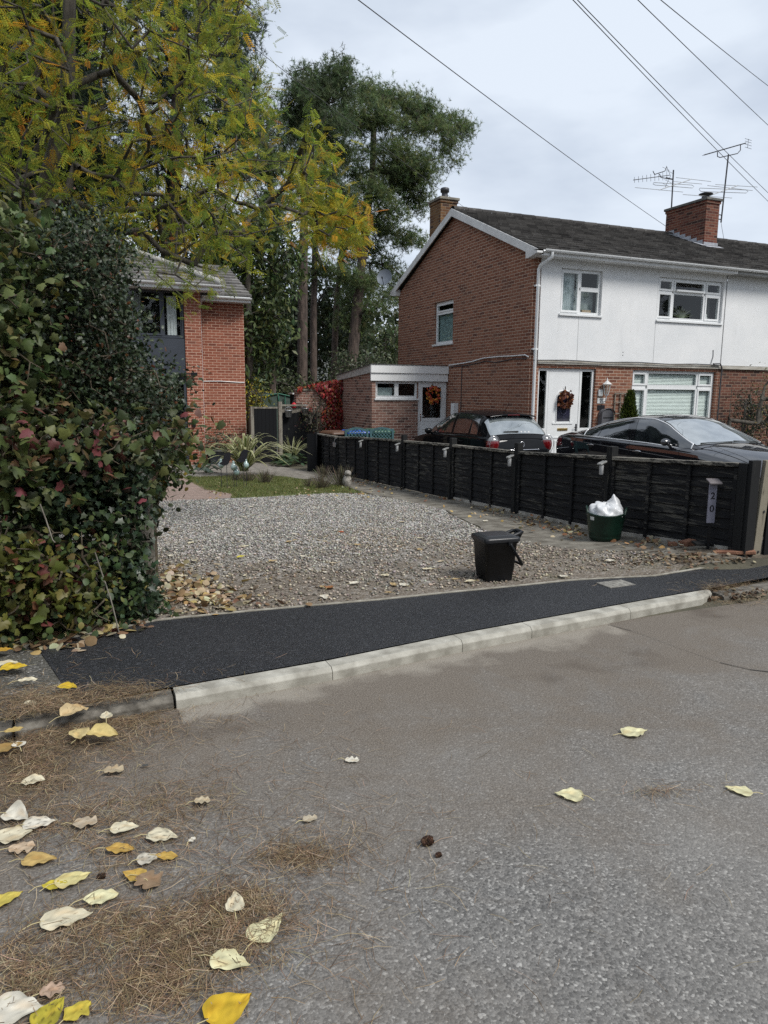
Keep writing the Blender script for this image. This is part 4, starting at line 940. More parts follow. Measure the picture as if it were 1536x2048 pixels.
# corner end: heavy post and pale weathered plank
mb = MB(); mb.obox((5.63, 4.655, .52), (.055, 0, 0), (0, .022, 0), (0, 0, .50)); mb.build('end_post', M['fence_post'], fen, .004)
mb = MB(); q0, q1 = np.array((5.735, 4.66, .08)), np.array((5.765, 4.63, 1.02)); ax = (q1-q0)/2
mb.obox((q0+q1)/2, (.048, .0, -.001), (0, .02, 0), ax)
pl = mb.build('weathered_plank', M['plank_old'], fen, .004)
mb = MB()
for u in (.10, .5, .86):
    c = q0+(q1-q0)*u+np.array([.012, -.021, 0]); mb.tube([c, c+np.array([0, -.006, 0])], .012, 8)
mb.build('bolt', M['dark_metal'], pl)
gt = thing('garden_gate', 'tall black boarded gate at the right edge beside the weathered plank', 'gate', (5.83, 4.68, .1))
mb = MB()
for k in range(8): mb.box((5.822+k*.112, 4.63, .14), (5.822+k*.112+.106, 4.655, 1.14))
mb.build('boards', M['gate_black'], gt); mb = MB(); mb.box((5.85, 4.657, .3), (6.70, 4.69, .38)); mb.box((5.85, 4.657, .9), (6.70, 4.69, .98)); mb.build('rail', M['gate_black'], gt)
mb = MB(); mb.box((5.82, 4.60, 1.142), (6.75, 4.70, 1.17)); mb.build('top_rail', M['gate_black'], gt)
# black return boards closing the far end of the fence
rt = thing('fence_return', 'two tall plain black boards closing the far end of the fence', 'fence', (5.4, 17.4, -.35))
p0, p1, p2 = np.array((5.24, 16.9)), np.array((5.42, 16.75)), np.array((5.56, 17.22))
for a, b in ((p0, p1), (p1+[.01, .02], p2)):
    d = (b-a)/2; n_ = np.array([-d[1], d[0]])/np.linalg.norm(d)*.012
    MB().obox((*((a+b)/2), .12), (*d, 0), (*n_, 0), (0, 0, .47)).build('board', M['gate_black'], rt)
MB().obox((5.42, 16.745, .14), (.018, 0, 0), (0, .018, 0), (0, 0, .49)).build('post', M['gate_black'], rt)

# solar lights hung from the posts
lamp_white = pm('lamp_white', (.34, .345, .35), .4, var=.05)
def solar_light(loc, rz, label, group='solar lights hung along the black fence'):
    t = thing('solar_light', label, 'solar light', loc, rz, group)
    mb = MB(); mb.lathe([(.020, -.115), (.024, -.11), (.024, -.012), (.020, 0)], (-.075, 0, 0), 12); mb.build('body', lamp_white, t, world=False)
    mb = MB(); mb.obox((-.070, 0, .018), (.042, 0, .016), (0, .036, 0), (0, 0, .009)); mb.build('roof', pm('lamp_roof', (.18, .18, .17), .6, c2=(.28, .28, .27), scale=20), t, .004, world=False)
    mb = MB(); mb.tube([(0, 0, .035), (-.03, 0, .04), (-.06, 0, .02)], .007, 6); mb.build('bracket', M['dark_metal'], t, world=False); return t
sl = [(6.50, 'small white solar light on the post behind the green tub'), (8.37, 'small white solar light on the post in front of the hatchback tail'), (10.23, 'white solar light on the post below the hatchback rear side window'),
      (12.09, 'white solar light on the post below the hatchback bonnet'), (13.92, 'white solar light on the post in front of the lattice bin screen'), (17.16, 'white solar light on the black return board at the far fence end')]
s0 = None
for y, lb in sl:
    z = float(np.interp(y, [p[0] for p in FP], [p[1] for p in FP]))-.07
    loc = (FX-.067, y, z) if y < 17 else (5.50, 16.99, .52)
    if s0 is None: s0 = solar_light(loc, 0, lb)
    else: dup(s0, loc, .0 if y < 17 else .3, lb)
t = thing('fence_ornament', 'grey bird shaped plaque hung on the fence post below the blue bin', 'ornament', (FX-.075, 15.72, .40))
mb = MB(); mb.obox((FX-.078, 15.72, .40), (.012, 0, 0), (0, .09, 0), (0, 0, .05)); mb.build('plaque', M['steel'], t, .01); mb = MB(); mb.tube([(FX-.07, 15.75, .44), (FX-.07, 15.70, .53), (FX-.04, 15.66, .56)], .012, 5); mb.build('hook', M['steel'], t)

# house number on a solar stake
t = thing('house_number_sign', 'grey upright house number sign reading 20 on a stake with a little solar roof', 'sign', (5.47, 4.95, .12))
cs = np.array((5.47, 4.95, 0)); wv = np.array((.915, -.40, 0)); nv = np.array((-.40, -.915, 0))
mb = MB(); mb.obox(cs+np.array((0, 0, .60)), wv*.036, nv*.010, (0, 0, .19)); mb.build('plate', M['num_grey'], t, .002)
mb = MB(); mb.obox(cs+np.array((0, 0, .28))-nv*.005, wv*.012, nv*.006, (0, 0, .22)); mb.obox(cs-nv*.014+np.array((0, 0, .60)), wv*.042, nv*.003, (0, 0, .195)); mb.build('stake', M['black_plastic'], t)
mb = MB(); mb.obox(cs+np.array((0, 0, .805))+nv*.015, wv*.058, nv*.05-np.array((0, 0, .016)), (0, 0, .007)); mb.build('solar_roof', pm('solar_panel', (.13, .115, .12), .4, c2=(.2, .18, .18)), t, .003)
def text(s, loc, size, rot, mat, parent, ext=.001, name='lettering'):
    c = bpy.data.curves.new(name, 'FONT'); c.body = s; c.size = size; c.extrude = ext; c.align_x = 'CENTER'; c.align_y = 'CENTER'; c.offset = size*.012
    f = link(bpy.data.objects.new(name, c)); bpy.context.view_layer.update()
    me = bpy.data.meshes.new_from_object(f.evaluated_get(bpy.context.evaluated_depsgraph_get())); bpy.data.objects.remove(f); me.materials.clear(); me.materials.append(mat)
    o = link(bpy.data.objects.new(name, me)); o.rotation_euler = rot; o.parent = parent
    o.location = Vector(loc)-(top(parent).location if parent else Vector((0, 0, 0))); return o
ang = math.atan2(wv[1], wv[0])
for s, z in (('2', .665), ('0', .545)): text(s, cs+nv*.0115+np.array((0, 0, z)), .088, (R(90), 0, ang), M['ink'], t)
# bricks and broken edging at the fence foot
bt = pm('loose_brick', (.17, .075, .045), .9, c2=(.26, .13, .08), scale=14, bump=.01)
for px, py, rzv, lb, sz in ((1470, 1108, -.72, 'long rust orange brick lying at the foot of the end post', (.17, .042, .017)), (1376, 1092, .1, 'dull red half brick against the fence, right of the tub', (.07, .045, .03)), (1345, 1092, -.4, 'small broken brick piece among leaves left of the half brick', (.04, .03, .02))):
    p = ground(px, py); mb = MB(); mb.box((-sz[0], -sz[1], 0), (sz[0], sz[1], sz[2]*2)); o = mb.build('loose_brick', bt, None, .008); o.location = (p[0], p[1], p[2]+.0); o.rotation_euler = (0, R(-4), rzv); tag(o, lb, 'brick')
p = ground(1425, 1096); mb = MB(); mb.obox((0, 0, .02), (.26, 0, -.03), (0, .03, .01), (0, 0, .012)); o = mb.build('timber_offcut', M['fence_post'], None, .004); o.location = (p[0], p[1], p[2]+.02); o.rotation_euler = (0, 0, .05); tag(o, 'dark rotten timber offcut lying below the number sign', 'timber')

# ================================================================== FOOD CADDY
p = ground(983, 1166); A = .0
cad = thing('food_waste_caddy', 'black kerbside food waste caddy with lid and swing handle', 'caddy', (p[0]+.085, p[1]+.10, p[2]), R(-4))
def rsect(wx, wy, r, n=5):
    out = []
    for cx, cy, a0 in ((wx-r, wy-r, 0), (-wx+r, wy-r, 90), (-wx+r, -wy+r, 180), (wx-r, -wy+r, 270)):
        out += [(cx+r*math.cos(R(a0+90*i/n)), cy+r*math.sin(R(a0+90*i/n))) for i in range(n+1)]
    return out
def loft(mb, secs, mi=0, smooth=True, cap=True):
    P = np.array([[(x, y, z) for x, y in s+[s[0]]] for s, z in secs]); mb.grid(P, mi, smooth)
    if cap: mb.add([(x, y, secs[0][1]) for x, y in secs[0][0]][::-1], [tuple(range(len(secs[0][0])))], mi); mb.add([(x, y, secs[-1][1]) for x, y in secs[-1][0]], [tuple(range(len(secs[-1][0])))], mi)
mb = MB(); loft(mb, [(rsect(.118, .105, .03), 0), (rsect(.122, .11, .03), .012), (rsect(.127, .115, .03), .085), (rsect(.131, .118, .03), .088), (rsect(.146, .133, .032), .325), (rsect(.156, .142, .034), .33), (rsect(.157, .143, .034), .352)]); mb.build('bin_body', M['black_plastic'], cad, world=False)
mb = MB(); loft(mb, [(rsect(.165, .150, .036), .345), (rsect(.166, .151, .036), .368), (rsect(.158, .143, .036), .382), (rsect(.135, .12, .03), .384), (rsect(.128, .114, .03), .392), (rsect(.10, .09, .03), .395)])
lid = mb.build('lid', pm('caddy_lid', (.012, .0125, .014), .36, var=.2), cad, world=False)
mb = MB(); mb.tube([(.12, -.06, .372), (.19, -.062, .395), (.225, -.045, .402), (.225, .045, .402), (.19, .062, .395), (.12, .06, .372)], .016, 8); mb.tube([(.225, -.045, .400), (.205, -.04, .36), (.165, -.03, .345)], .012, 6); mb.tube([(.225, .045, .400), (.205, .04, .36), (.165, .03, .345)], .012, 6); mb.build('lid_latch', M['black_plastic'], lid, world=False)
mb = MB(); mb.tube([(.055, -.158, .335), (.060, -.168, .32), (.165, -.172, .155), (.176, -.150, .148), (.178, .150, .148), (.165, .172, .155), (.060, .168, .32), (.055, .158, .335)], .012, 8)
mb.tube([(.055, -.14, .335), (.055, -.17, .335)], .02, 10); mb.tube([(.055, .14, .335), (.055, .17, .335)], .02, 10); mb.build('carry_handle', M['black_plastic'], cad, world=False)
mb = MB()
for k in range(6): mb.box((-.05+.004*(k % 2), -.1445+.012*0, .29-.02*k), (-.02+.01*(k % 3), -.132, .296-.02*k))
# ================================================================== GREEN TUB WITH WHITE BAG
p = ground(1225, 1084)
tub = thing('garden_tub', 'dark green flexible tub with two rim handles on the concrete path', 'tub', (p[0]+.02, p[1]+.15, p[2]), R(-40))
mb = MB(); n = 36; prof = [(.150, 0), (.160, .006), (.175, .10), (.198, .27), (.204, .28), (.206, .292), (.200, .296), (.190, .27), (.165, .03)]
V = []
for r, z in prof:
    for j in range(n):
        q = 2*math.pi*j/n; V.append(((r+.006*math.sin(q*2+.5)*(z/.3))*math.cos(q), r*math.sin(q), z+.012*math.cos(2*q)*(z > .2)))
mb.add(V, [(i*n+j, i*n+(j+1) % n, (i+1)*n+(j+1) % n, (i+1)*n+j) for i in range(len(prof)-1) for j in range(n)], 0, True); mb.add(V[:n][::-1], [tuple(range(n))])
tb = mb.build('tub_body', M['green_plastic'], tub, world=False)
for s in (0, 1):
    mb = MB(); q0 = math.pi*s-.0; pts = [(.203*math.cos(q0+a)*1.01, .203*math.sin(q0+a)*1.01, .285+.062*math.sin((a+.42)/.84*math.pi)**.6) for a in np.linspace(-.42, .42, 11)]
    mb.tube(pts, .012, 8); o = mb.build('tub_handle', M['green_plastic'], tub, world=False)
mb = MB(); q = -2.35
mb.grid(np.array([[((.1995+(z-.27)*.1)*math.cos(q+a)*1.006, (.1995+(z-.27)*.1)*math.sin(q+a)*1.006, z) for z in (.225, .262)] for a in np.linspace(-.14, .14, 5)])); mb.build('sticker', pm('sticker', (.6, .62, .6), .5), tb, world=False)
bag = thing('rubbish_bag', 'crumpled white plastic bag bulging out of the green tub', 'bag', (p[0]+.02, p[1]+.15, p[2]+.255))
mb = MB(); nu, nv = 40, 26; P = np.zeros((nu+1, nv, 3)); ph = rng.uniform(0, 6.28, 12)
for i in range(nu+1):
    for j in range(nv):
        a = 2*math.pi*(i % nu)/nu; v = j/(nv-1); r = .178*math.cos(v*math.pi/2)**.62; z = .13*math.sin(v*math.pi/2)**1.1
        wr = .010*math.sin(5*a+ph[0]+4*v)+.008*math.sin(9*a-6*v+ph[1])+.006*math.sin(14*a+ph[2]+9*v)+.011*abs(math.sin(3*a+ph[3]+7*v))
        P[i, j] = ((r+wr*(r > .01))*math.cos(a), (r+wr*(r > .01))*math.sin(a), z+wr*.8)
tp = np.array((.085, -.035))
d = np.hypot(P[..., 0]-tp[0], P[..., 1]-tp[1]); k = np.exp(-(d/.042)**1.6)*(P[..., 2] > .05); P[..., 2] += .115*k*(1+.25*np.sin(60*P[..., 0]+30*P[..., 1])); P[..., 0] -= .02*k
mb.grid(P); o = mb.build('bag_skin', M['white_bag'], bag, world=False)

# ================================================================== BACK OF THE DRIVE
gt2 = thing('side_gate', 'black boarded side gate beside the corner of the left house', 'gate', (5.15, 20.8, -.5))
mb = MB()
for k in range(6): mb.box((4.86+k*.112, 20.79, -.47), (4.86+k*.112+.108, 20.815, 1.10))
mb.build('boards', M['gate_black'], gt2); mb = MB(); mb.box((4.85, 20.78, 1.102), (5.56, 20.83, 1.15)); mb.build('top_rail', M['wood_grey'], gt2)
mb = MB(); mb.box((4.76, 20.76, -.55), (4.85, 20.85, 1.16)); mb.box((5.58, 20.74, -.55), (5.68, 20.84, 1.30)); mb.build('post', M['wood_grey'], gt2)
mb = MB(); mb.tube([(5.52, 20.77, -.42), (5.52, 20.77, .02)], .012, 6); mb.build('drop_bolt', M['steel'], gt2)
bf = thing('boarded_fence', 'black boarded fence right of the side gate with grey top boards', 'fence', (6.1, 20.95, -.5))
mb = MB()
for k in range(9): mb.box((5.69+k*.118, 20.80, -.52), (5.69+k*.118+.114, 20.825, .98+.02*math.sin(k*2)))
mb.build('boards', M['gate_black'], bf)
mb = MB()
for k in range(5): mb.box((5.69+k*.15, 20.84, .7), (5.69+k*.15+.145, 20.86, 1.16+.012*(k % 2)))
mb.box((5.69, 20.775, 1.17), (6.45, 20.83, 1.22)); mb.build('top_boards', M['wood_grey'], bf)
# hanging buckets
def bucket(px, py, lb):
    p = at(px, py, 1, 20.70); t = thing('hanging_bucket', lb, 'bucket', tuple(p), 0, 'metal buckets on the boarded fence')
    mb = MB(); mb.lathe([(.075, -.12), (.08, -.115), (.105, .06), (.115, .065), (.115, .085), (.10, .085), (.095, .06)], (0, 0, 0), 16); mb.build('pail', M['steel'], t, world=False)
    mb = MB(); mb.tube([(.11*math.cos(q), 0, .075+.10*math.sin(q)) for q in np.linspace(0, math.pi, 10)], .006, 5); mb.tube([(0, 0, .17), (0, .07, .19), (0, .09, .16)], .008, 5); mb.build('handle', M['steel'], t, world=False)
bucket(577, 826, 'galvanised bucket hanging alone on the black boards right of the gate'); bucket(611, 822, 'galvanised bucket hanging beside the red creeper')
p = at(588, 812, 1, 20.86); t = thing('red_lantern', 'small red lantern on top of the boarded fence', 'lantern', tuple(p-np.array((0, 0, .06))))
mb = MB(); mb.lathe([(.05, 0), (.075, .02), (.08, .10), (.06, .13), (.03, .15), (.01, .17)], (0, 0, 0), 12); mb.build('body', pm('lantern_red', (.45, .02, .03), .4), t, world=False); mb = MB(); mb.tube([(.05*math.cos(q), 0, .14+.07*math.sin(q)) for q in np.linspace(0, math.pi, 8)], .006, 5); mb.build('handle', M['dark_metal'], t, world=False)
# dark structure with flat white cap, and the green framed canopy behind
p0, p1 = at(584, 787, 1, 23.0), at(604, 830, 1, 23.0)
t = thing('log_store', 'dark box with a flat white lid behind the boarded fence', 'box', (p0[0], 23, -.5)); mb = MB(); mb.box((p0[0]+.04, 23, -.5), (p0[0]+.42, 23.4, p0[2]-.03)); mb.box((p0[0]+.43, 23.1, -.5), (p0[0]+.75, 23.5, p0[2]-.16)); mb.build('body', M['gate_black'], t, .01)
MB().box((p0[0], 22.94, p0[2]-.028), (p0[0]+.46, 23.44, p0[2]+.02)).build('lid', M['white_paint'], t, .006)
gf = pm('green_frame', (.035, .15, .10), .5); can = pm('dark_canopy', (.045, .075, .062), .7, c2=(.07, .10, .085))
Yc = 26.0; a_, b_, c_ = at(526, 793, 1, Yc), at(556, 787, 1, Yc), at(582, 793, 1, Yc)
t = thing('garden_canopy', 'green framed garden canopy with dark sheeting behind the side gate', 'canopy', (b_[0], Yc, -.6))
mb = MB(); a2, c2, b2 = a_+np.array((0, 2, .05)), c_+np.array((0, 2, .05)), b_+np.array((0, 2, .05))
mb.grid(np.array([[a_, a2], [b_, b2], [c_, c2]]), smooth=False); mb.add([a_, b_, c_, (c_[0], Yc, -.5), (a_[0], Yc, -.5)], [(0, 1, 2, 3, 4)])
mb.build('sheet', can, t); mb = MB()
for q in ((a_, b_), (b_, c_), (b_, b_*[1, 1, 0]+np.array((.1, -.04, -.3))), (c_*[1, 1, 0]+np.array((-.25, -.05, c_[2])), c_*[1, 1, 0]+np.array((-.25, -.05, -.3)))): mb.tube([q[0]-np.array((0, .03, 0)), q[1]-np.array((0, .03, 0))], .022, 6)
mb.build('frame', gf, t)
# brick garden wall behind the bins
t = thing('garden_wall', 'old brick garden wall draped with red creeper beside the lean-to', 'wall', (6.9, 21.2, -.5))
MB().box((6.22, 21.12, -.6), (7.64, 21.34, 1.62)).build('brickwork', M['brick_old'], t); MB().box((6.20, 21.10, 1.622), (7.64, 21.36, 1.67)).build('coping', M['wood_grey'], t)
# wheelie bins and lattice screen
def wheelie(loc, rz, mat, lb):
    t = thing('wheelie_bin', lb, 'wheelie bin', loc, rz, 'wheelie bins behind the lattice screen')
    mb = MB(); loft(mb, [(rsect(.20, .24, .03), .06), (rsect(.27, .33, .03), .96), (rsect(.29, .35, .03), .97), (rsect(.29, .35, .03), 1.0)]); b = mb.build('bin_body', M['black_plastic'] if mat != M['green_bin'] else M['green_bin'], t, world=False)
    mb = MB(); loft(mb, [(rsect(.30, .37, .04), 1.0), (rsect(.30, .37, .04), 1.03), (rsect(.24, .30, .06), 1.075), (rsect(.1, .12, .05), 1.085)]); mb.build('lid', mat, t, world=False)
    for s in (-1, 1): mb = MB(); mb.tube([(s*.20, .27, .1), (s*.26, .27, .1)], .1, 14); mb.build('wheel', M['rubber'], t, world=False)
    mb = MB(); mb.tube([(-.22, .36, .98), (-.22, .42, .99), (.22, .42, .99), (.22, .36, .98)], .016, 6); mb.build('handle', M['black_plastic'], t, world=False)
zb = float(gz(6, 16.5))
wheelie((6.02, 17.0, zb-.03), R(10), M['brown_bin'], 'wheelie bin with brown lid, leftmost behind the fence end'); wheelie((6.42, 16.75, zb), R(-4), M['blue_bin'], 'wheelie bin with bright blue lid behind the fence'); wheelie((7.06, 16.8, zb+.01), R(3), M['green_bin'], 'wheelie bin with green lid behind the arched lattice screen')
scn = thing('bin_screen', 'teal wooden bin screen with two arched lattice panels', 'screen', (6.7, 16.2, zb))
Ys = 16.2
for a, b in ((at(690, 860, 1, Ys)[0], at(736, 860, 1, Ys)[0]), (at(740, 860, 1, Ys)[0], at(787, 860, 1, Ys)[0])):
    mb = MB(); zt = .74; m = (a+b)/2; hw = (b-a)/2
    for x in (a, b): mb.obox((x+(.02 if x == a else -.02), Ys, (zt-.02+zb)/2), (.025, 0, 0), (0, .02, 0), (0, 0, (zt-.02-zb)/2))
    xs = np.linspace(a+.046, b-.046, 13); top_ = [zt-.06+.085*math.cos((x-m)/hw*1.5) for x in xs]
    mb.grid(np.array([[(x, Ys-.018, z-.055), (x, Ys-.018, z), (x, Ys+.018, z), (x, Ys+.018, z-.055)] for x, z in zip(xs, top_)]), smooth=False)
    o = mb.build('screen_frame', M['teal'], scn)
    mb = MB()
    for s in (-1, 1):
        for k in np.arange(-1.6, 1.6, .085):
            pts = []
            for u in np.linspace(0, 1, 24):
                z = zb+.3+u*(.45-zb-.0); x = m+k+s*(z-zb)
                zc = zt-.10+.085*math.cos((x-m)/hw*1.5)
                if a+.045 < x < b-.045 and z < zc: pts.append((x, Ys+.004*s, z))
            if len(pts) > 1:
                c0, c1 = np.array(pts[0]), np.array(pts[-1]); e = (c1-c0)/2
                if np.linalg.norm(e) > .02: mb.obox((c0+c1)/2, e, (0, .003, 0), np.cross(e/np.linalg.norm(e), (0, 1, 0))*.010)
    mb.build('lattice', M['teal'], o)
# satellite dish on the rear corner
p = at(770, 556, 1, 22.45); t = thing('satellite_dish', 'grey satellite dish on an arm at the rear corner of the gable', 'satellite dish', tuple(p))
mb = MB(); nrm = unit(np.array((-.62, -.72, .32))); aa = unit(np.cross(nrm, (0, 0, 1))); bb = np.cross(aa, nrm)
P = np.array([[p+r*.25*(math.cos(q)*aa+math.sin(q)*bb*1.08)+nrm*(.07*r*r) for r in np.linspace(0.02, 1, 7)] for q in np.linspace(0, 6.2832, 29)]); mb.grid(P); mb.build('reflector', pm('dish_grey', (.13, .15, .18), .5, var=.08), t)
mb = MB(); mb.tube([p-bb*.25+nrm*.06, p-bb*.14+nrm*.28], .010, 5); mb.tube([p-bb*.14+nrm*.26, p-bb*.12+nrm*.32], .025, 8); mb.build('feed_arm', M['dark_metal'], t)
mb = MB(); mb.tube([p-nrm*.0, p-nrm*.1+np.array((0, 0, -.04)), (p[0]+.2, 22.35, p[2]-.25), (XG+.02, 22.17, p[2]-.35)], .018, 6); mb.build('bracket', M['dark_metal'], t)

# front door surroundings: lantern, bell box, number, plaque, post box
t = thing('wall_lantern', 'white carriage lantern on the brick pier right of the front door', 'lantern', (12.21, YF-.1, 1.6))
c = np.array((12.21, YF-.12, 1.55))
mb = MB(); mb.lathe([(.10, .27), (.12, .28), (.06, .33), (.025, .36), (.015, .40), (.004, .44)], c, 8, smooth=False); mb.lathe([(.035, .0), (.05, .03), (.055, .04)], c, 8); mb.tube([c+np.array((0, .0, .02)), c+np.array((0, .01, -.12)), c+np.array((0, .11, -.16))], .014, 6)
for q in range(6): mb.tube([c+np.array((.05*math.cos(q*1.047), .05*math.sin(q*1.047), .04)), c+np.array((.095*math.cos(q*1.047), .095*math.sin(q*1.047), .27))], .007, 4)
mb.build('lantern_frame', M['white_paint'], t); mb = MB(); mb.lathe([(.043, .045), (.085, .265)], c, 6, smooth=False); mb.build('glass', M['glass'], t)
def plate(name, px0, py0, px1, py1, mat, lb, cat, th=.02, bev=.006):
    a, b = at(px0, py0, 1, YF-.01), at(px1, py1, 1, YF-.01); t = MB(); t.box((a[0], YF-th, b[2]), (b[0], YF-.001, a[2])); o = t.build(name, mat, None, bev); return tag(o, lb, cat), (a+b)/2
plate('bell_box', 1196, 779, 1204, 793, M['white_paint'], 'small white oval bell box below the lantern', 'bell box', .05, .02)
a, b = at(1195, 796, 1, YF-.01), at(1210, 807, 1, YF-.01); t = thing('number_plate', 'white house number plate reading 21 on the brick pier', 'sign', tuple((a+b)/2))
mb = MB(); mb.box((a[0], YF-.016, b[2]), (b[0], YF-.001, a[2])); mb.build('plate', M['white_paint'], t, .01); text('21', ((a[0]+b[0])/2+.01, YF-.0175, (a[2]+b[2])/2-.005), .125, (R(90), 0, 0), M['ink'], t)
plate('notice_plaque', 1195, 810, 1209, 820, M['ink'], 'small black plaque under the number plate', 'plaque')
t = thing('post_box', 'grey metal post box with arched top below the plaque', 'post box', (12.25, YF-.1, .95))
mb = MB(); arc = [(12.08, .72), (12.44, .72), (12.44, 1.10)]+[(12.26+.18*math.cos(q), 1.10+.13*math.sin(q)) for q in np.linspace(.2, 2.94, 9)]+[(12.08, 1.10)]
mb.prism([np.array((x, YF-.16, z)) for x, z in arc], (0, .155, 0)); b_ = mb.build('box', pm('post_box_grey', (.10, .10, .11), .45), t, .005); mb = MB(); mb.tube([np.array((12.26+.21*math.cos(q), YF-.17, 1.09+.15*math.sin(q))) for q in np.linspace(.05, 3.09, 12)], .016, 6); mb.box((12.12, YF-.166, 1.0), (12.40, YF-.161, 1.03)); mb.build('hood', M['dark_metal'], t)
t = thing('trellis', 'narrow grey wooden trellis on the wall behind the conifer', 'trellis', (12.75, YF-.05, .6))
mb = MB()
for x in (12.55, 12.72, 12.88): mb.box((x, YF-.04, .2), (x+.025, YF-.02, 1.62))
for z in (.5, .8, 1.1, 1.38, 1.6): mb.box((12.52, YF-.056, z), (12.93, YF-.0405, z+.025))
mb.build('slats', M['wood_grey'], t)

# ================================================================== AERIALS AND WIRES
def yagi(mb, c, d, up, L_, n, w0, w1, r=.006):
    d = unit(np.array(d, float)); s = unit(np.cross(d, up)) if up is not None else np.array((0, 0, 1.0))
    mb.tube([c-d*L_/2, c+d*L_/2], r*1.6, 5)
    for i in range(n):
        q = c-d*L_/2+d*L_*(i+.3)/n; w_ = w0+(w1-w0)*i/n; mb.tube([q-s*w_/2, q+s*w_/2], r, 4)
    return s
def loopd(mb, c, s, w_, h, r=.007, d=np.array((0, 0, 1.0))):
    pts = [c+s*(w_/2)*math.cos(q)*(1 if abs(math.cos(q)) < .2 else 1)+d*h*math.sin(q) for q in np.linspace(0, 2*math.pi, 25)]
    pts = [c-s*w_/2, c-s*w_/2+d*h, c+s*w_/2+d*h, c+s*w_/2, c-s*w_/2]; mb.tube(pts, r, 5, caps=False)
t = thing('tv_aerial', 'multi element aerial mast on the left side of the big chimney', 'aerial', (17.55, 18.55, 6.2))
def A1(px, py): return at(px, py, 1, 18.5)
mb = MB(); mt, mbm = A1(1347, 340), A1(1340, 472); mb.tube([mbm, mt], .022, 7); mb.build('mast', M['dark_metal'], t)
mb = MB()
for z in (7.2, 6.75): mb.tube([(mbm[0], 18.5, z), (CX0+.02, 18.45, z)], .015, 5)
mb.build('bracket', M['dark_metal'], t)
mb = MB(); d = A1(1332, 353)-A1(1264, 361); Lg = np.linalg.norm(d); yagi(mb, (A1(1264, 361)+A1(1332, 353))/2+np.array((0, -.1, 0)), d+np.array((0, -.1, 0)), np.array((0, 1.0, .1)), Lg, 9, .16, .26, .007)
mb.tube([A1(1332, 355), A1(1344, 358)], .014, 5); mb.tube([A1(1306, 342), A1(1309, 349), A1(1330, 342), A1(1333, 334)], .013, 5); mb.tube([A1(1319, 348), A1(1322, 355), A1(1344, 359)], .014, 5)
mb.tube([A1(1333, 332), A1(1341, 352), A1(1329, 377)], .008, 4)
for a, b in ((1330, 336), (1337, 342), (1334, 361), (1331, 369)): mb.tube([A1(a-5, b-2), A1(a+9, b+5)], .005, 4)
mb.build('uhf_array', M['dark_metal'], t)
mb = MB(); mb.tube([A1(1318, 380), A1(1381, 359)], .013, 5)
for x0, y0, x1, y1 in ((1270, 375, 1366, 384), (1352, 355, 1422, 363), (1348, 363, 1404, 368)): mb.tube([A1(x0, y0), A1(x1, y1)], .008, 4)
mb.tube([A1(*q) for q in ((1308, 365), (1306, 368), (1310, 370), (1385, 376), (1388, 373), (1384, 370), (1308, 365))], .009, 4, caps=False); mb.build('vhf_array', M['steel'], t)
t = thing('tv_aerial', 'tall aerial mast on the right side of the big chimney, sloping array on top', 'aerial', (18.3, 17.4, 6.6))
def A2(px, py): return at(px, py, 1, 17.25)
mb = MB(); mb.tube([A2(1442, 445), A2(1457, 309)], .022, 7); mb.build('mast', M['dark_metal'], t)
mb = MB()
for py in (430, 439): q = A2(1443, py); mb.tube([q, (CX1-.02, 17.25, q[2])], .016, 5)
mb.tube([A2(1442, 445), A2(1448, 480)], .007, 4); mb.build('bracket', M['dark_metal'], t)
mb = MB(); c0, c1 = A2(1408, 310), A2(1492, 286); mb.tube([c0, c1], .016, 5)
for u in np.linspace(.02, .9, 14): q = c0+(c1-c0)*u; mb.tube([q-np.array((0, .10, .0)), q+np.array((0, .10, 0))], .006, 4)
mb.tube([A2(1435, 304), A2(1435, 313), A2(1440, 315), A2(1475, 307), A2(1481, 300), A2(1481, 290)], .014, 5)
mb.tube([A2(1497, 278), A2(1495, 296)], .008, 4)
for py in (279, 284, 290, 296): mb.tube([A2(1490, py-2), A2(1503, py+2)], .006, 4)
mb.build('uhf_array', M['dark_metal'], t)
mb = MB(); mb.tube([A2(1420, 391), A2(1476, 371)], .013, 5)
for x0, y0, x1, y1 in ((1366, 389, 1464, 396), (1415, 371, 1505, 381), (1431, 369, 1515, 374)): mb.tube([A2(x0, y0), A2(x1, y1)], .008, 4)
mb.tube([A2(*q) for q in ((1400, 376), (1398, 379), (1402, 383), (1492, 386), (1496, 383), (1493, 380), (1400, 376))], .009, 4, caps=False); mb.build('vhf_array', M['steel'], t)
def wire(pa, pb, lb, r=.008, ext=(.3, .3), sag=.12):
    a, b = np.array(pa), np.array(pb); a2 = a-(b-a)*ext[0]; b2 = b+(b-a)*ext[1]
    pts = [a2+(b2-a2)*u-np.array((0, 0, sag*4*u*(1-u)-sag*.6)) for u in np.linspace(0, 1, 16)]
    o = MB().tube(pts, r, 5).build('overhead_wire', M['wire']); tag(o, lb, 'wire', 'overhead wires'); return o
def rp(px, py, y): return at(px, py, 1, y)
wire(rp(722, 0, 9.0), rp(1338, 461, 18.0), 'overhead wire falling to the foot of the left aerial mast', .0065, (.4, 0), .1)
wire(rp(505, 92, 16), rp(938, 421, 27), 'faint overhead wire crossing in front of the pines to the roof ridge', .0065, (.4, .4), .1)
wire(rp(1149, 0, 9.0), rp(1538, 403, 16), 'lower of the two close overhead wires above the right roof', .0065, (.5, .5), .12)
wire(rp(1158, 0, 9.0), rp(1538, 386, 16), 'upper of the two close overhead wires above the right roof', .0065, (.5, .5), .12)
wire(rp(1277, 0, 9.0), rp(1538, 251, 14), 'overhead wire crossing the tall right aerial', .0065, (.5, .6), .05)
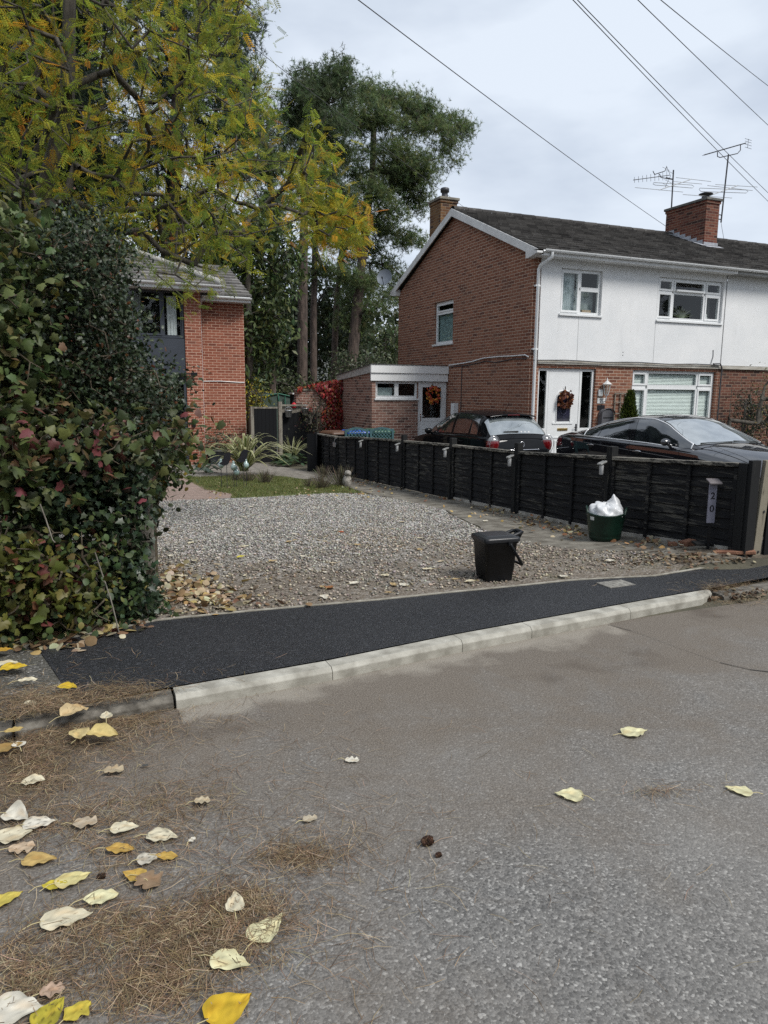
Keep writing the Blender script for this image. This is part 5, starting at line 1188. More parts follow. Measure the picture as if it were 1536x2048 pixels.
wire(rp(1323, 0, 9.0), rp(1538, 172, 14), 'rightmost overhead wire in the top corner', .0065, (.5, .6), .05)
# ================================================================== CARS
def curve(pts):
    x = np.array([p[0] for p in pts], float); y = np.array([p[1] for p in pts], float); h = np.diff(x); d = np.diff(y)/h; m = np.zeros(len(x))
    m[0], m[-1] = d[0], d[-1]
    for i in range(1, len(x)-1): m[i] = 0 if d[i-1]*d[i] <= 0 else (h[i-1]+h[i])*3/((2*h[i]+h[i-1])/d[i-1]+(h[i]+2*h[i-1])/d[i])*1.0 if True else 0
    def f(q):
        q = np.clip(np.asarray(q, float), x[0], x[-1]); i = np.clip(np.searchsorted(x, q)-1, 0, len(h)-1); t = (q-x[i])/h[i]
        return (2*t**3-3*t**2+1)*y[i]+(t**3-2*t**2+t)*h[i]*m[i]+(-2*t**3+3*t**2)*y[i+1]+(t**3-t**2)*h[i]*m[i+1]
    return f
class Car:
    def __init__(s, name, label, loc, rz, paint, L_, zs, W, zd, zr, Wg, Wr):
        s.t = thing(name, label, 'car', loc, rz); s.p = paint; s.L = L_
        s.zs, s.W, s.zd, s.zr, s.Wg, s.Wr = map(curve, (zs, W, zd, zr, Wg, Wr)); s.g0, s.g1 = zr[0][0], zr[-1][0]
        s.shell()
    def B(s, y, t):          # lower body, half section: 0 sill .. 1 shoulder .. 2 centre line
        if t <= 1:
            z = .2+(s.zs(y)-.2)*t; x = s.W(y)*(.93+.07*math.sin(math.pi*min(1, t*.98)**.9*.62)/math.sin(math.pi*.5)) - .012*max(0, (t-.8)/.2)**2
            return np.array((x, y, z))
        u = t-1; x0 = s.B(y, 1)[0]; x = x0*(1-u); return np.array((x, y, s.zs(y)+(s.zd(y)-s.zs(y))*(1-(1-u)**2.6)))
    def S(s, y, t):          # greenhouse half section: 0 belt .. 1 roof edge .. 2 centre
        zb = float(s.zs(y))-.004; zr = float(s.zr(y)); zb = min(zb, zr-.02); cr = min(.055, (zr-zb)*.45); ze = zr-cr; wg, wr = float(s.Wg(y)), float(s.Wr(y))
        h = min(1, (zr-zb)/.42); wr2 = wg+(wr-wg)*h
        if t <= 1: return np.array((wg+(wr2-wg)*(.82*t+.18*t**3), y, zb+(ze-zb)*math.sin(t*math.pi/2*.86)/math.sin(math.pi/2*.86)))
        u = t-1; return np.array((wr2*(1-u), y, ze+cr*(1-(1-u)**2.3)))
    def full(s, f, ys, ts):
        P = np.array([[f(y, t) for t in ts] for y in ys]); Q = P[:, ::-1].copy(); Q[..., 0] *= -1; return np.concatenate([P, Q[:, 1:]], 1)
    def shell(s):
        ys = np.concatenate([np.linspace(0, .5, 12), np.linspace(.56, s.L-.56, 40), np.linspace(s.L-.5, s.L, 12)]); ts = np.concatenate([np.linspace(0, 1, 14), np.linspace(1.06, 2, 12)])
        P = s.full(s.B, ys, ts); mb = MB(); mb.grid(P)
        for k in (0, -1):
            c = P[k].mean(0); n = len(P[k]); c[1] += (-.05 if k == 0 else .05); mb.add(list(P[k])+[c], [((i, (i+1) % n, n) if k else ((i+1) % n, i, n)) for i in range(n)], 0, True)
        mb.add([P[i][j] for i in range(len(ys)) for j in (0, -1)], [(2*i, 2*i+1, 2*i+3, 2*i+2) for i in range(len(ys)-1)])
        s.body = mb.build('car_body', s.p, s.t, world=False, recalc=True)
        ys = np.linspace(s.g0, s.g1, 60); ts = np.concatenate([np.linspace(0, 1, 12), np.linspace(1.06, 2, 10)])
        P = s.full(s.S, ys, ts); s.roof = MB().grid(P).build('car_roof', s.p, s.t, world=False, recalc=True)
    def pt(s, f, y, t, sg, off):
        e = 1e-3; p = f(y, t); n = np.cross(f(y, min(2, t+e))-f(y, max(0, t-e)), f(y+e, t)-f(y-e, t)); n = n/(np.linalg.norm(n)+1e-12)
        if n[2] < 0 and abs(n[2]) > .3 or (abs(n[2]) <= .3 and n[0] < 0): n = -n
        p = p+n*off; return p*np.array((sg, 1, 1))
    def patch(s, name, f, y0, y1, t0, t1, mat, parent, sg=1, off=.004, ny=24, nt=10, trim=None, lean=0, tr=.006):
        """a panel lying on the shell between two stations; y may lean with t"""
        yy = lambda u, t: y0+(y1-y0)*u+lean*(t-t0)
        us = np.linspace(0, 1, ny); ts = np.linspace(t0, t1, nt)
        P = np.array([[s.pt(f, yy(u, t), t, sg, off) for t in ts] for u in us]); o = MB().grid(P, flip=sg < 0).build(name, mat, parent, world=False, recalc=True)
        if trim:
            loop = [P[i, 0] for i in range(ny)]+[P[-1, j] for j in range(1, nt)]+[P[i, -1] for i in range(ny-2, -1, -1)]+[P[0, j] for j in range(nt-2, -1, -1)]
            MB().tube(loop, tr, 6, caps=False).build('window_trim', trim, o, world=False)
        return o
    def cross(s, name, y0, y1, t0, mat, off=.004, ny=20, nt=14, bow=0, trim=None):
        """front or rear screen, right across the car"""
        ts = np.linspace(t0, 2, nt); f = s.S
        rows = []
        for u in np.linspace(0, 1, ny):
            h = [s.pt(f, y0+(y1-y0)*u+bow*(1-((t-t0)/(2-t0)))**2, t, 1, off) for t in ts]; rows.append(h+[q*np.array((-1, 1, 1)) for q in h[::-1][1:]])
        P = np.array(rows); o = MB().grid(P).build(name, mat, s.t, world=False, recalc=True)
        if trim:
            loop = list(P[0])+[P[i, -1] for i in range(1, ny)]+list(P[-1][::-1])+[P[i, 0] for i in range(ny-2, -1, -1)]; MB().tube(loop, .006, 6, caps=False).build('screen_seal', trim, o, world=False)
        return o
    def line(s, name, f, pts, r, mat, parent, sgs=(1, -1), off=0.0):
        for sg in sgs: MB().tube([s.pt(f, y, t, sg, off) for y, t in pts], r, 6).build(name, mat, parent, world=False)
    def wheels(s, ya, yb, r=.33):
        for y in (ya, yb):
            for sg in (1, -1):
                x = sg*float(s.B(y, .2)[0]); mb = MB(); mb.tube([(x-sg*.16, y, r), (x+sg*.003, y, r), (x+sg*.012, y, r)], [r, r, r-.012], 28); o = mb.build('wheel', M['rubber'], s.t, world=False)
                mb = MB(); q = x+sg*.014
                for k in range(10): a = k*.628; mb.obox((q, y+math.cos(a)*.13, r+math.sin(a)*.13), (.008, 0, 0), (0, math.cos(a)*.12, math.sin(a)*.12), (0, -math.sin(a)*.018, math.cos(a)*.018))
                mb.tube([(q-.01, y+math.cos(a)*.24, r+math.sin(a)*.24) for a in np.linspace(0, 6.283, 25)], .014, 6, caps=False); mb.tube([(q-.012*sg, y, r), (q+.012*sg, y, r)], .05, 12); mb.build('rim', M['alloy'], o, world=False)
                mb = MB(); mb.tube([(x*.985, y+math.cos(a)*(r+.045), r+math.sin(a)*(r+.045)) for a in np.linspace(-.2, 3.34, 20)], .025, 6); mb.build('arch_lining', M['rubber'], o, world=False)
dark = pm('shut_line', (.002, .002, .002), .7)
# ---- four door coupe saloon, nose towards the road
sed = Car('parked_car', 'glossy black low saloon car with chrome window line parked nose towards the road', (10.33, 12.98, -.21), math.pi, M['paint_sedan'], 5.1,
    [(0, .72), (.12, .86), (.45, .955), (1.2, .965), (2.2, .94), (3.2, .915), (3.9, .885), (4.5, .80), (4.9, .68), (5.1, .5)],
    [(0, .66), (.1, .76), (.35, .85), (.9, .925), (1.8, .94), (3.4, .935), (4.2, .925), (4.7, .85), (4.95, .70), (5.1, .45)],
    [(0, .80), (.1, .97), (.25, 1.025), (.7, 1.06), (1.2, 1.08), (3.3, 1.04), (3.9, 1.01), (4.4, .93), (4.85, .78), (5.1, .54)],
    [(.55, 1.03), (.9, 1.105), (1.2, 1.19), (1.6, 1.32), (2.0, 1.40), (2.4, 1.44), (2.75, 1.442), (3.05, 1.385), (3.4, 1.24), (3.75, 1.09), (4.02, .985)],
    [(.55, .70), (1.0, .83), (1.6, .875), (3.0, .88), (3.6, .865), (4.02, .80)],
    [(.55, .50), (1.2, .57), (2.0, .615), (2.8, .62), (3.4, .64), (4.02, .68)])
for sg in (1, -1):
    a = sed.patch('side_window', sed.S, 1.10, 3.86, .04, .90, M['car_glass'], sed.t, sg, .003, 44, 10, M['bright_trim'], 0, .012)
    sed.patch('door_pillar', sed.S, 2.36, 2.56, .05, .90, M['paint_sedan'], a, sg, .007, 6, 10, None, -.14)
    sed.patch('door_pillar', sed.S, 1.52, 1.55, .05, .90, M['paint_sedan'], a, sg, .007, 4, 8, None, .10)
sc_ = sed.cross('windscreen', 3.08, 3.98, .98, M['car_screen'], .004, 20, 14, -.06, dark)
for pts in (((-.62, 3.90), (-.05, 3.93)), ((.0, 3.955), (.62, 3.9))):
    MB().tube([sed.pt(sed.S, pts[0][1], 2-abs(pts[0][0])/.72, 1 if pts[0][0] > 0 else -1, .012), sed.pt(sed.S, pts[1][1], 2-abs(pts[1][0])/.72, 1 if pts[1][0] > 0 else -1, .012)], .010, 5).build('wiper', dark, sc_, world=False)
sed.cross('rear_window', .66, 1.45, 1.02, M['car_glass'], .003, 16, 12, .05, dark)
MB().grid(np.array([[sed.pt(sed.S, y, t, sg, .004) for sg, t in ((1, 1.35), (1, 1.6), (1, 2), (-1, 1.6), (-1, 1.35))] for y in np.linspace(2.45, 3.0, 8)])).build('sunroof', M['car_glass'], sed.roof, world=False, recalc=True)
sed.line('shut_line', sed.B, [(2.50, t) for t in np.linspace(.2, .995, 8)], .004, dark, sed.body); sed.line('shut_line', sed.B, [(1.16+.25*(1-t), t) for t in np.linspace(.35, .995, 8)], .004, dark, sed.body)
sed.line('shut_line', sed.B, [(3.74-.04*t, t) for t in np.linspace(.2, .99, 8)], .004, dark, sed.body)
sed.line('shut_line', sed.B, [(y, 1.0+.22*min(1, (y-3.7)/.5)) for y in np.linspace(3.72, 4.85, 14)], .0045, dark, sed.body, off=.001)
sed.line('bonnet_crease', sed.B, [(y, 1.42-.08*(y-4.0)) for y in np.linspace(4.02, 4.8, 10)], .008, M['paint_sedan'], sed.body, off=-.003)
sed.line('feature_line', sed.B, [(y, .86-.035*(y-1)) for y in np.linspace(.7, 3.7, 20)], .007, M['paint_sedan'], sed.body, off=-.003)
for sg in (1, -1):
    for y in (1.42, 2.72):
        c = sed.pt(sed.B, y, .80, sg, 0); mb = MB(); mb.tube([c+np.array((0, d, .012*math.sin((d+.1)*12))) for d in (-.11, -.06, 0, .06, .11)], [.004, .011, .013, .011, .004], 8); o = mb.build('door_handle', M['chrome'], sed.t, world=False)
        mb = MB(); mb.lathe([(.01, -.002), (.052, -.001), (.055, .002), (.02, .003)], (0, 0, 0), 16); mb.v = [(c[0]+sg*(z-.0005), c[1]+.02+x*1.25, c[2]-.018+y_) for x, y_, z in mb.v]; mb.build('recess', dark, o, world=False)
    mb = MB(); c = sed.pt(sed.S, 3.42, .12, sg, .0)+np.array((sg*.13, 0.02, .05)); n = 10
    P = np.array([[c+np.array((sg*.105*math.cos(b)*math.sin(a), .075*math.cos(a)*(1 if math.cos(a) > 0 else .55), .065*math.sin(b)*math.sin(a))) for b in np.linspace(0, 6.2832, 17)] for a in np.linspace(0, math.pi, 13)]); mb.grid(P)
    mb.tube([c+np.array((-sg*.07, 0, -.04)), c+np.array((-sg*.15, .02, -.08))], [.03, .035], 8); o = mb.build('wing_mirror', M['paint_sedan'], sed.t, world=False, recalc=True)
    mb = MB(); mb.grid(np.array([[sed.pt(sed.B, y, t, sg, .006) for t in (.72, .8, .88, .95)] for y in np.linspace(.015, .42, 8)])); mb.build('tail_light', M['red_lens'], sed.t, world=False, recalc=True)
    mb = MB(); mb.grid(np.array([[sed.pt(sed.B, y, t, sg, .006) for t in (.70, .8, .92)] for y in np.linspace(4.62, 5.02, 8)])); mb.build('headlight', M['clear_lens'], sed.t, world=False, recalc=True)
sed.wheels(.98, 4.05, .345)
# ---- hatchback, tail towards the road
hat = Car('parked_car', 'older black hatchback with its tail lights and pale rear window facing the fence', (9.21, 13.62, -.335), 0, M['paint_hatch'], 4.25,
    [(0, .62), (.08, .88), (.25, .955), (.7, .975), (1.6, .955), (2.7, .92), (3.3, .86), (4.0, .70), (4.25, .48)],
    [(0, .68), (.06, .78), (.2, .835), (.5, .865), (1.0, .875), (3.0, .872), (3.8, .82), (4.1, .72), (4.25, .5)],
    [(0, .66), (.06, .93), (.2, .985), (.7, 1.0), (2.9, .99), (3.3, .94), (3.9, .80), (4.25, .52)],
    [(.07, .94), (.16, 1.04), (.30, 1.20), (.44, 1.35), (.56, 1.445), (.75, 1.485), (1.1, 1.515), (1.6, 1.525), (2.0, 1.50), (2.35, 1.40), (2.75, 1.20), (3.2, .965)],
    [(.07, .70), (.3, .79), (.8, .825), (1.5, .83), (2.6, .82), (3.2, .76)],
    [(.07, .60), (.4, .585), (1.0, .60), (1.8, .61), (3.2, .64)])
rw = hat.cross('rear_window', .155, .50, .62, M['car_screen'], .004, 14, 14, .03, dark)
c0, c1 = hat.pt(hat.S, .19, 1.98, -1, .012), hat.pt(hat.S, .20, 1.45, -1, .02); mb = MB(); mb.tube([c0, c1], [.022, .008], 6); mb.build('wiper', dark, rw, world=False)
mb = MB()
for k, (xx, h) in enumerate(((.02, .03), (.06, .02), (.10, .03))):
    q = hat.pt(hat.S, .185, 1.9-.14*k, 1, .008); mb.obox(q, (.016, 0, 0), (0, .003, .008), (0, .0, h/3))
mb.build('window_sticker', M['white_paint'], rw, world=False)
mb = MB(); xs = np.linspace(-.60, .60, 17); P = []
for x in xs:
    z = 1.475-.05*(x/.62)**2; P.append([(x, .66, z+.008), (x, .46, z+.0), (x, .395, z-.022), (x, .40, z-.036), (x, .52, z-.03)])
mb.grid(np.array(P)); mb.build('spoiler', M['paint_hatch'], hat.t, world=False, recalc=True); MB().box((-.16, .392, 1.438), (.16, .40, 1.456)).build('brake_light', M['red_lens'], hat.t, world=False)
for sg in (1, -1):
    for y0, y1, ln in ((1.80, 3.02, 0), (1.0, 1.72, -.05), (.62, .92, .10)):
        hat.patch('side_window', hat.S, y0, y1, .05, .88, M['car_glass'], hat.t, sg, .004, 20, 8, dark, ln)
    mb = MB(); cc = np.array((sg*.70, .125, .80)); P = np.array([[cc+np.array((sg*.155*math.cos(b)*math.sin(a), .125*math.sin(b)*math.sin(a), .205*math.cos(a)+sg*0)) for b in np.linspace(0, 6.2832, 25)] for a in np.linspace(0, math.pi, 21)])
    P[..., 0] += sg*.05*(P[..., 2]-.80)*-1
    mb.grid(P[7:]); o = mb.build('tail_light', M['red_lens'], hat.t, world=False); MB().grid(P[:8]).build('clear_lens', M['clear_lens'], o, world=False)
    loop = [cc+1.02*np.array((sg*.16*math.cos(b)*.85, -.09-.02*math.cos(b), .205*math.sin(b))) for b in np.linspace(0, 6.2832, 26)]; MB().tube(loop, .006, 5, caps=False).build('lens_rim', M['chrome'], o, world=False)
    c = hat.pt(hat.S, 2.85, .1, sg, 0)+np.array((sg*.12, 0, .05)); P = np.array([[c+np.array((sg*.10*math.cos(b)*math.sin(a), .07*math.cos(a), .075*math.sin(b)*math.sin(a))) for b in np.linspace(0, 6.2832, 17)] for a in np.linspace(0, math.pi, 11)])
    mb = MB().grid(P); mb.tube([c-np.array((sg*.06, 0, .03)), c-np.array((sg*.13, 0, .06))], .025, 8); mb.build('wing_mirror', M['paint_hatch'], hat.t, world=False, recalc=True)
    for y in (1.25, 2.1):
        c = hat.pt(hat.B, y, .82, sg, .004); MB().tube([c+np.array((sg*.012*(abs(d) < .08), d, 0)) for d in (-.1, -.05, .05, .1)], .013, 6).build('door_handle', M['paint_hatch'], hat.t, world=False)
mb = MB(); bz = float(hat.B(.01, .72)[2])
mb.tube([(x, -.05+.03*(x/.5)**2, .690) for x in np.linspace(-.42, .42, 11)], .014, 6); mb.build('chrome_strip', M['chrome'], hat.t, world=False)
mb = MB(); mb.tube([(.062*math.cos(q), .025-.002, .80+.062*math.sin(q)) for q in np.linspace(0, 6.283, 21)], .010, 6, caps=False); mb.tube([(-.05, .01, .81), (.0, .01, .80), (.01, .01, .79), (.05, .01, .795)], .009, 5); mb.build('badge', M['chrome'], hat.t, world=False)
hat.line('shut_line', hat.B, [(1.72, t) for t in np.linspace(.2, .99, 8)], .004, dark, hat.body); hat.line('shut_line', hat.B, [(.85+.1*t, t) for t in np.linspace(.45, .99, 8)], .004, dark, hat.body); hat.line('shut_line', hat.B, [(2.95, t) for t in np.linspace(.2, .99, 8)], .004, dark, hat.body)
mb = MB(); mb.tube([(0, .8, 1.48), (0, .55, 1.78)], [.006, .002], 5); mb.lathe([(.02, 0), (.012, .03), (.006, .05)], (0, .8, 1.475), 8); mb.build('aerial', dark, hat.t, world=False)
hat.wheels(.82, 3.42, .315)
# ================================================================== PLANTS
DIA = [(0, 0, 0), (.5, .5, .06), (1, 0, -.06), (.5, -.5, .06)]; DF = [(0, 1, 2, 3)]
def diamond(w_, fold=.08, droop=.05): return [(0, 0, 0), (.45, w_, fold), (1, 0, -droop), (.45, -w_, fold)]
def plant(name, label, cat, loc=(0, 0, 0), group=None): return thing(name, label, cat, tuple(map(float, loc)), 0, group)
def compound(pairs, ll, lw, droop=.25):
    """one pinnate leaf: rachis with pairs of narrow leaflets"""
    V, F = [], []
    def leaf(b, d, up):
        d = unit(d); s = np.cross(d, (0, 0, 1.0)); s = unit(s); o = len(V)
        V.extend([b, b+d*ll*.45+s*lw*ll+np.array((0, 0, up)), b+d*ll, b+d*ll*.45-s*lw*ll+np.array((0, 0, up))]); F.append((o, o+1, o+2, o+3))
    for i in range(pairs):
        t = .22+.72*i/pairs; z = -droop*t*t; b = np.array((t, 0, z))
        for s in (-1, 1): leaf(b, np.array((.45, s*.9, -.25)), .01)
    leaf(np.array((.96, 0, -droop*.92)), np.array((1, 0, -.4)), .01)
    o = len(V); V.extend([np.array((0, -.008, 0)), np.array((0, .008, 0)), np.array((1, .004, -droop)), np.array((1, -.004, -droop))]); F.append((o, o+1, o+2, o+3))
    return V, F
def lobed():
    """broad five lobed leaf"""
    rim = [(0, .03), (-.10, .18), (-.02, .40), (.08, .46), (.16, .36), (.32, .50), (.46, .52), (.50, .34), (.62, .30), (.80, .20), (1, 0)]
    V = [(.3, 0, .07)]+[(x, y, -.16*abs(y)-.14*x*x) for x, y in rim]+[(x, -y, -.16*abs(y)-.14*x*x) for x, y in rim[-2::-1]]
    n = len(V)-1; return V, [(0, 1+i, 1+(i+1) % n) for i in range(n)]
def ivy():
    rim = [(.0, .02), (-.10, .38), (.25, .30), (.34, .48), (.52, .22), (1, 0)]
    V = [(.28, 0, .03)]+[(x, y, -.05*abs(y)) for x, y in rim]+[(x, -y, -.05*abs(y)) for x, y in rim[-2::-1]]; n = len(V)-1; return V, [(0, 1+i, 1+(i+1) % n) for i in range(n)]
def oval(w_=.36):
    V = [(.45, 0, .06), (0, 0, 0), (.18, w_*.75, 0), (.45, w_, -.02), (.75, w_*.7, -.04), (1, 0, -.08), (.75, -w_*.7, -.04), (.45, -w_, -.02), (.18, -w_*.75, 0)]; return V, [(0, 1+i, 1+(i+1) % 8) for i in range(8)]
def holly_leaf():
    rim = [(0, .0), (.12, .26), (.24, .16), (.38, .36), (.5, .2), (.66, .30), (.76, .12), (1, 0)]
    V = [(.5, 0, .07)]+[(x, y, -.04+(.08 if y > .25 else 0)) for x, y in rim]+[(x, -y, -.04+(.08 if y > .25 else 0)) for x, y in rim[-2:0:-1]]; n = len(V)-1; return V, [(0, 1+i, 1+(i+1) % n) for i in range(n)]

# ------------------------------------------------------------------ rowan over the drive
rowan = plant('rowan_tree', 'rowan tree with yellowing green and orange pinnate leaves arching over the hedge and drive', 'tree', (-.55, 8.6, float(gz(-.5, 8.6))))
POLY = [(-260, -260), (470, -260), (525, -60), (515, 60), (545, 150), (530, 215), (580, 250), (600, 300), (640, 350), (660, 410), (712, 440), (705, 485), (655, 480), (600, 460), (560, 470), (520, 455), (500, 500), (430, 515), (300, 515), (200, 520), (120, 480), (-260, 560)]
ends = np.concatenate([volume(POLY, 950, 6.6, 10.6, 1, .36, .02), volume([(300, 540), (480, 500), (520, 540), (400, 620), (330, 600)], 10, 7, 8), volume([(600, 270), (640, 250), (660, 420), (715, 450), (690, 490), (620, 470)], 34, 7.4, 8.6), volume([(640, 400), (690, 420), (722, 446), (708, 490), (660, 482), (620, 450)], 40, 7.6, 8.4)])
trunk = [np.array((-.55, 8.6, -.1)), np.array((-.5, 8.55, 1.2)), np.array((-.35, 8.5, 2.4)), np.array((-.2, 8.5, 3.3)), np.array((.15, 8.4, 4.4)), np.array((.25, 8.4, 5.6)), np.array((.2, 8.5, 7.0))]
V, F, D = grow(trunk, ends, .42, .16, .02, .0042, .46, .085); np_mesh('trunk', V, F, M['bark'], rowan, smooth=True)
T, TF = compound(7, .235, .15, .14); k = 9; n = len(ends)
P = np.repeat(ends, k, 0)+rng.normal(0, .11, (n*k, 3)); A = np.repeat(D, k, 0)*.5+rng.normal(0, .75, (n*k, 3)); A[:, 2] -= .08
f = np.sin(P[:, 0]*1.3+1)+np.sin(P[:, 1]*1.1+2*P[:, 2]*.5)+np.sin(P[:, 2]*1.7+P[:, 0]); f = f/3+.62*np.clip((P[:, 0]-1.9)/1.2, -.75, 1.15)+rng.normal(0, .34, n*k)
cg = pick([(.22, .275, .04), (.30, .33, .045), (.145, .205, .038), (.38, .36, .048)], n*k, .2); cy = pick([(.60, .43, .035), (.66, .47, .04), (.48, .38, .035), (.58, .32, .035)], n*k, .2); co = pick([(.46, .17, .022), (.5, .23, .035)], n*k, .2)
C = np.where((f > .92)[:, None], co, np.where((f > .36)[:, None], cy, cg))
V, F, Cc = scatter(T, TF, P, A, rand_dir(n*k, 1.6), rng.uniform(.12, .19, n*k), C); np_mesh('crown', V, F, M['leaf_thin'], rowan, Cc)

# ------------------------------------------------------------------ hedge plants
def bush(name, label, cat, base, poly, y0, y1, n_ends, per, tpl, size, cols, mat, gaps=.0, bias=1.0, p=None, spread=.09, up=.7, tip=.003, inner=None, group=None, toward=.5):
    t = plant(name, label, cat, base, group); b = np.array(base, float)
    ends = volume(poly, n_ends, y0, y1, bias, gaps)
    stems = [b, b+np.array((0, 0, .5)), b+np.array((.1, 0, 1.0)), b+np.array((.05, .05, 1.6))] if ends[:, 2].max()-b[2] > 1.2 else [b, b+np.array((0, 0, .15)), b+np.array((.1, 0, .3))]
    V, F, D = grow(stems, ends, .28, .18, 0, tip, .42, .035); np_mesh('stems', V, F, M['twig'], t)
    n = n_ends*per; P = np.repeat(ends, per, 0)+rng.normal(0, spread, (n, 3)); A = np.repeat(D, per, 0)*.4+rng.normal(0, .7, (n, 3)); A[:, 1] -= toward*.6; A[:, 2] -= .15
    P[:, 2] = np.maximum(P[:, 2], gz(P[:, 0], P[:, 1])+.03)
    Nn = rand_dir(n)+np.array((0, -toward, up)); C = pick(cols, n, .18, p); T, TF = tpl
    V, F, Cc = scatter(T, TF, P, A, Nn, rng.uniform(size[0], size[1], n), C); np_mesh('foliage', V, F, mat, t, Cc); return t
G = [(.026, .042, .02), (.036, .056, .024), (.02, .034, .018), (.05, .068, .028)]
hb = lambda x, y: (x, y, float(gz(x, y)))
bush('holly_bush', 'tall dark glossy holly bush at the drive end of the hedge', 'bush', hb(.25, 5.9),
     [(60, 480), (110, 465), (140, 440), (210, 445), (240, 500), (255, 540), (225, 590), (275, 640), (255, 700), (320, 745), (365, 770), (335, 820), (335, 900), (300, 950), (200, 990), (60, 960), (30, 700)], 5.35, 7.0, 1100, 26, holly_leaf(), (.026, .046), G+[(.03, .05, .03), (.10, .035, .012)], M['leaf_gloss'], .05, 1.3, [.22, .22, .22, .16, .15, .03])
bush('guelder_rose', 'shrub of large pale green lobed leaves at the upper left of the hedge', 'bush', hb(-.75, 5.7),
     [(-200, 430), (20, 440), (95, 500), (75, 600), (95, 740), (80, 810), (-200, 840)], 5.0, 6.0, 280, 8, lobed(), (.04, .085), [(.085, .12, .04), (.12, .15, .05), (.06, .09, .03), (.15, .14, .05), (.15, .09, .05), (.19, .16, .04)], M['leaf'], .14, 1, [.33, .27, .27, .07, .02, .04], .11)
bush('guelder_rose', 'shrub with wine red and green lobed leaves arching across the middle of the hedge', 'bush', hb(-.35, 5.4),
     [(-200, 810), (80, 800), (180, 840), (300, 835), (395, 850), (370, 910), (300, 930), (180, 960), (100, 1000), (-200, 1020)], 4.9, 5.8, 250, 8, lobed(), (.045, .088), [(.085, .11, .035), (.13, .14, .045), (.06, .08, .03), (.17, .075, .06), (.20, .06, .065), (.15, .10, .045)], M['leaf'], .1, 1, [.30, .22, .22, .09, .06, .11], .10)
bush('bramble', 'low bramble with mid green leaves and scattered red ones along the footway edge', 'bramble', hb(-.35, 5.0),
     [(-220, 1030), (90, 1020), (150, 1050), (240, 1060), (255, 1130), (262, 1210), (215, 1262), (100, 1285), (-220, 1330)], 4.68, 5.25, 360, 9, oval(.40), (.03, .058), [(.065, .098, .034), (.09, .12, .038), (.05, .078, .032), (.15, .15, .045), (.17, .055, .045), (.27, .22, .05)], M['leaf'], .05, .8, [.32, .26, .26, .1, .025, .035], .07)
bush('maple_seedlings', 'cluster of yellow green lobed leaves with red tints low in the hedge front', 'shrub', hb(-.05, 4.85),
     [(10, 1090), (90, 1100), (180, 1150), (195, 1195), (130, 1225), (20, 1250), (-60, 1220)], 4.66, 4.9, 90, 5, lobed(), (.045, .085), [(.09, .10, .022), (.12, .125, .025), (.14, .055, .03), (.17, .045, .04), (.12, .09, .03)], M['leaf'], 0, 1, [.46, .32, .07, .05, .10], .06)
bush('ivy', 'dark green ivy smothering the concrete post at the corner of the hedge', 'ivy', hb(.36, 5.22),
     [(150, 905), (265, 890), (290, 950), (293, 1000), (274, 1060), (288, 1130), (304, 1200), (312, 1240), (240, 1262), (215, 1180), (240, 1060), (60, 1020), (60, 960)], 4.95, 5.5, 520, 12, ivy(), (.03, .062), [(.02, .038, .021), (.028, .05, .026), (.036, .06, .032), (.05, .075, .03)], M['leaf_gloss'], 0, 1, None, .055)
bush('bramble', 'trailing bramble reaching over the gravel edge with yellow leaves', 'bramble', hb(.6, 6.3),
     [(325, 880), (380, 865), (392, 920), (360, 960), (330, 960), (308, 1000), (296, 1060), (285, 1100), (285, 960)], 5.7, 6.6, 110, 7, oval(.42), (.03, .055), [(.05, .07, .02), (.07, .09, .025), (.20, .15, .03), (.03, .05, .02)], M['leaf'], 0, 1, [.4, .25, .12, .23], .06)
# inner leaf layer backing the hedge, deep shade put into its dark leaf colour
bush('hedge_inner_leaves', 'dense dark evergreen filling the bank behind the chain link netting', 'hedge', hb(-1.2, 6.6),
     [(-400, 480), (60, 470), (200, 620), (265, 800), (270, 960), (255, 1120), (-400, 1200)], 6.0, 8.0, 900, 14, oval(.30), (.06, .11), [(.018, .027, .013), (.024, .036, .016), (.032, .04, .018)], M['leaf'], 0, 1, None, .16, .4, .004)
# chain link netting with concrete post
p = ground(284, 1235); t = plant('netting_fence', 'green chain link netting on a stained concrete post, half hidden in ivy', 'fence', (.42, 5.28, 0))
mb = MB(); mb.box((.40, 5.26, -.1), (.50, 5.36, .55)); mb.box((.402, 5.262, .56), (.498, 5.358, 1.02)); mb.build('post', M['kerb_old'], t, .01)
mb = MB(); x0, x1 = -2.4, .4
for s in (-1, 1):
    for kx in np.arange(x0-1, x1+1, .075):
        a, b = np.array((kx, 5.27, .05)), np.array((kx+s*.92, 5.27, .97))
        ua, ub = 0, 1
        for c, lim, sg in ((0, x0, 1), (0, x1, -1)):
            da, db = (a[0]-lim)*sg, (b[0]-lim)*sg
            if da < 0 and db < 0: ua = 2
            elif da < 0: ua = max(ua, da/(da-db))
            elif db < 0: ub = min(ub, da/(da-db))
        if ua < ub: mb.tube([a+(b-a)*ua, a+(b-a)*ub], .0022, 3, caps=False)
mb.tube([(x0, 5.27, .975), (x1, 5.27, .975)], .005, 5); mb.build('netting', pm('green_wire', (.015, .07, .06), .5), t)
# bare sticks that hang in front of the hedge
for pts, lb in ((((80, 1008), (92, 1040), (105, 1080), (110, 1085)), 'pale thin bare stem hanging in the middle of the hedge'), (((190, 1105), (205, 1150), (222, 1200), (232, 1240), (238, 1265)), 'long thin bare stem leaning from the hedge down to the footway')):
    o = MB().tube([at(x, y, 1, 4.66+.05*i*0) for i, (x, y) in enumerate(pts)], .0045, 5).build('bare_stem', M['wood_grey']); tag(o, lb, 'stem')

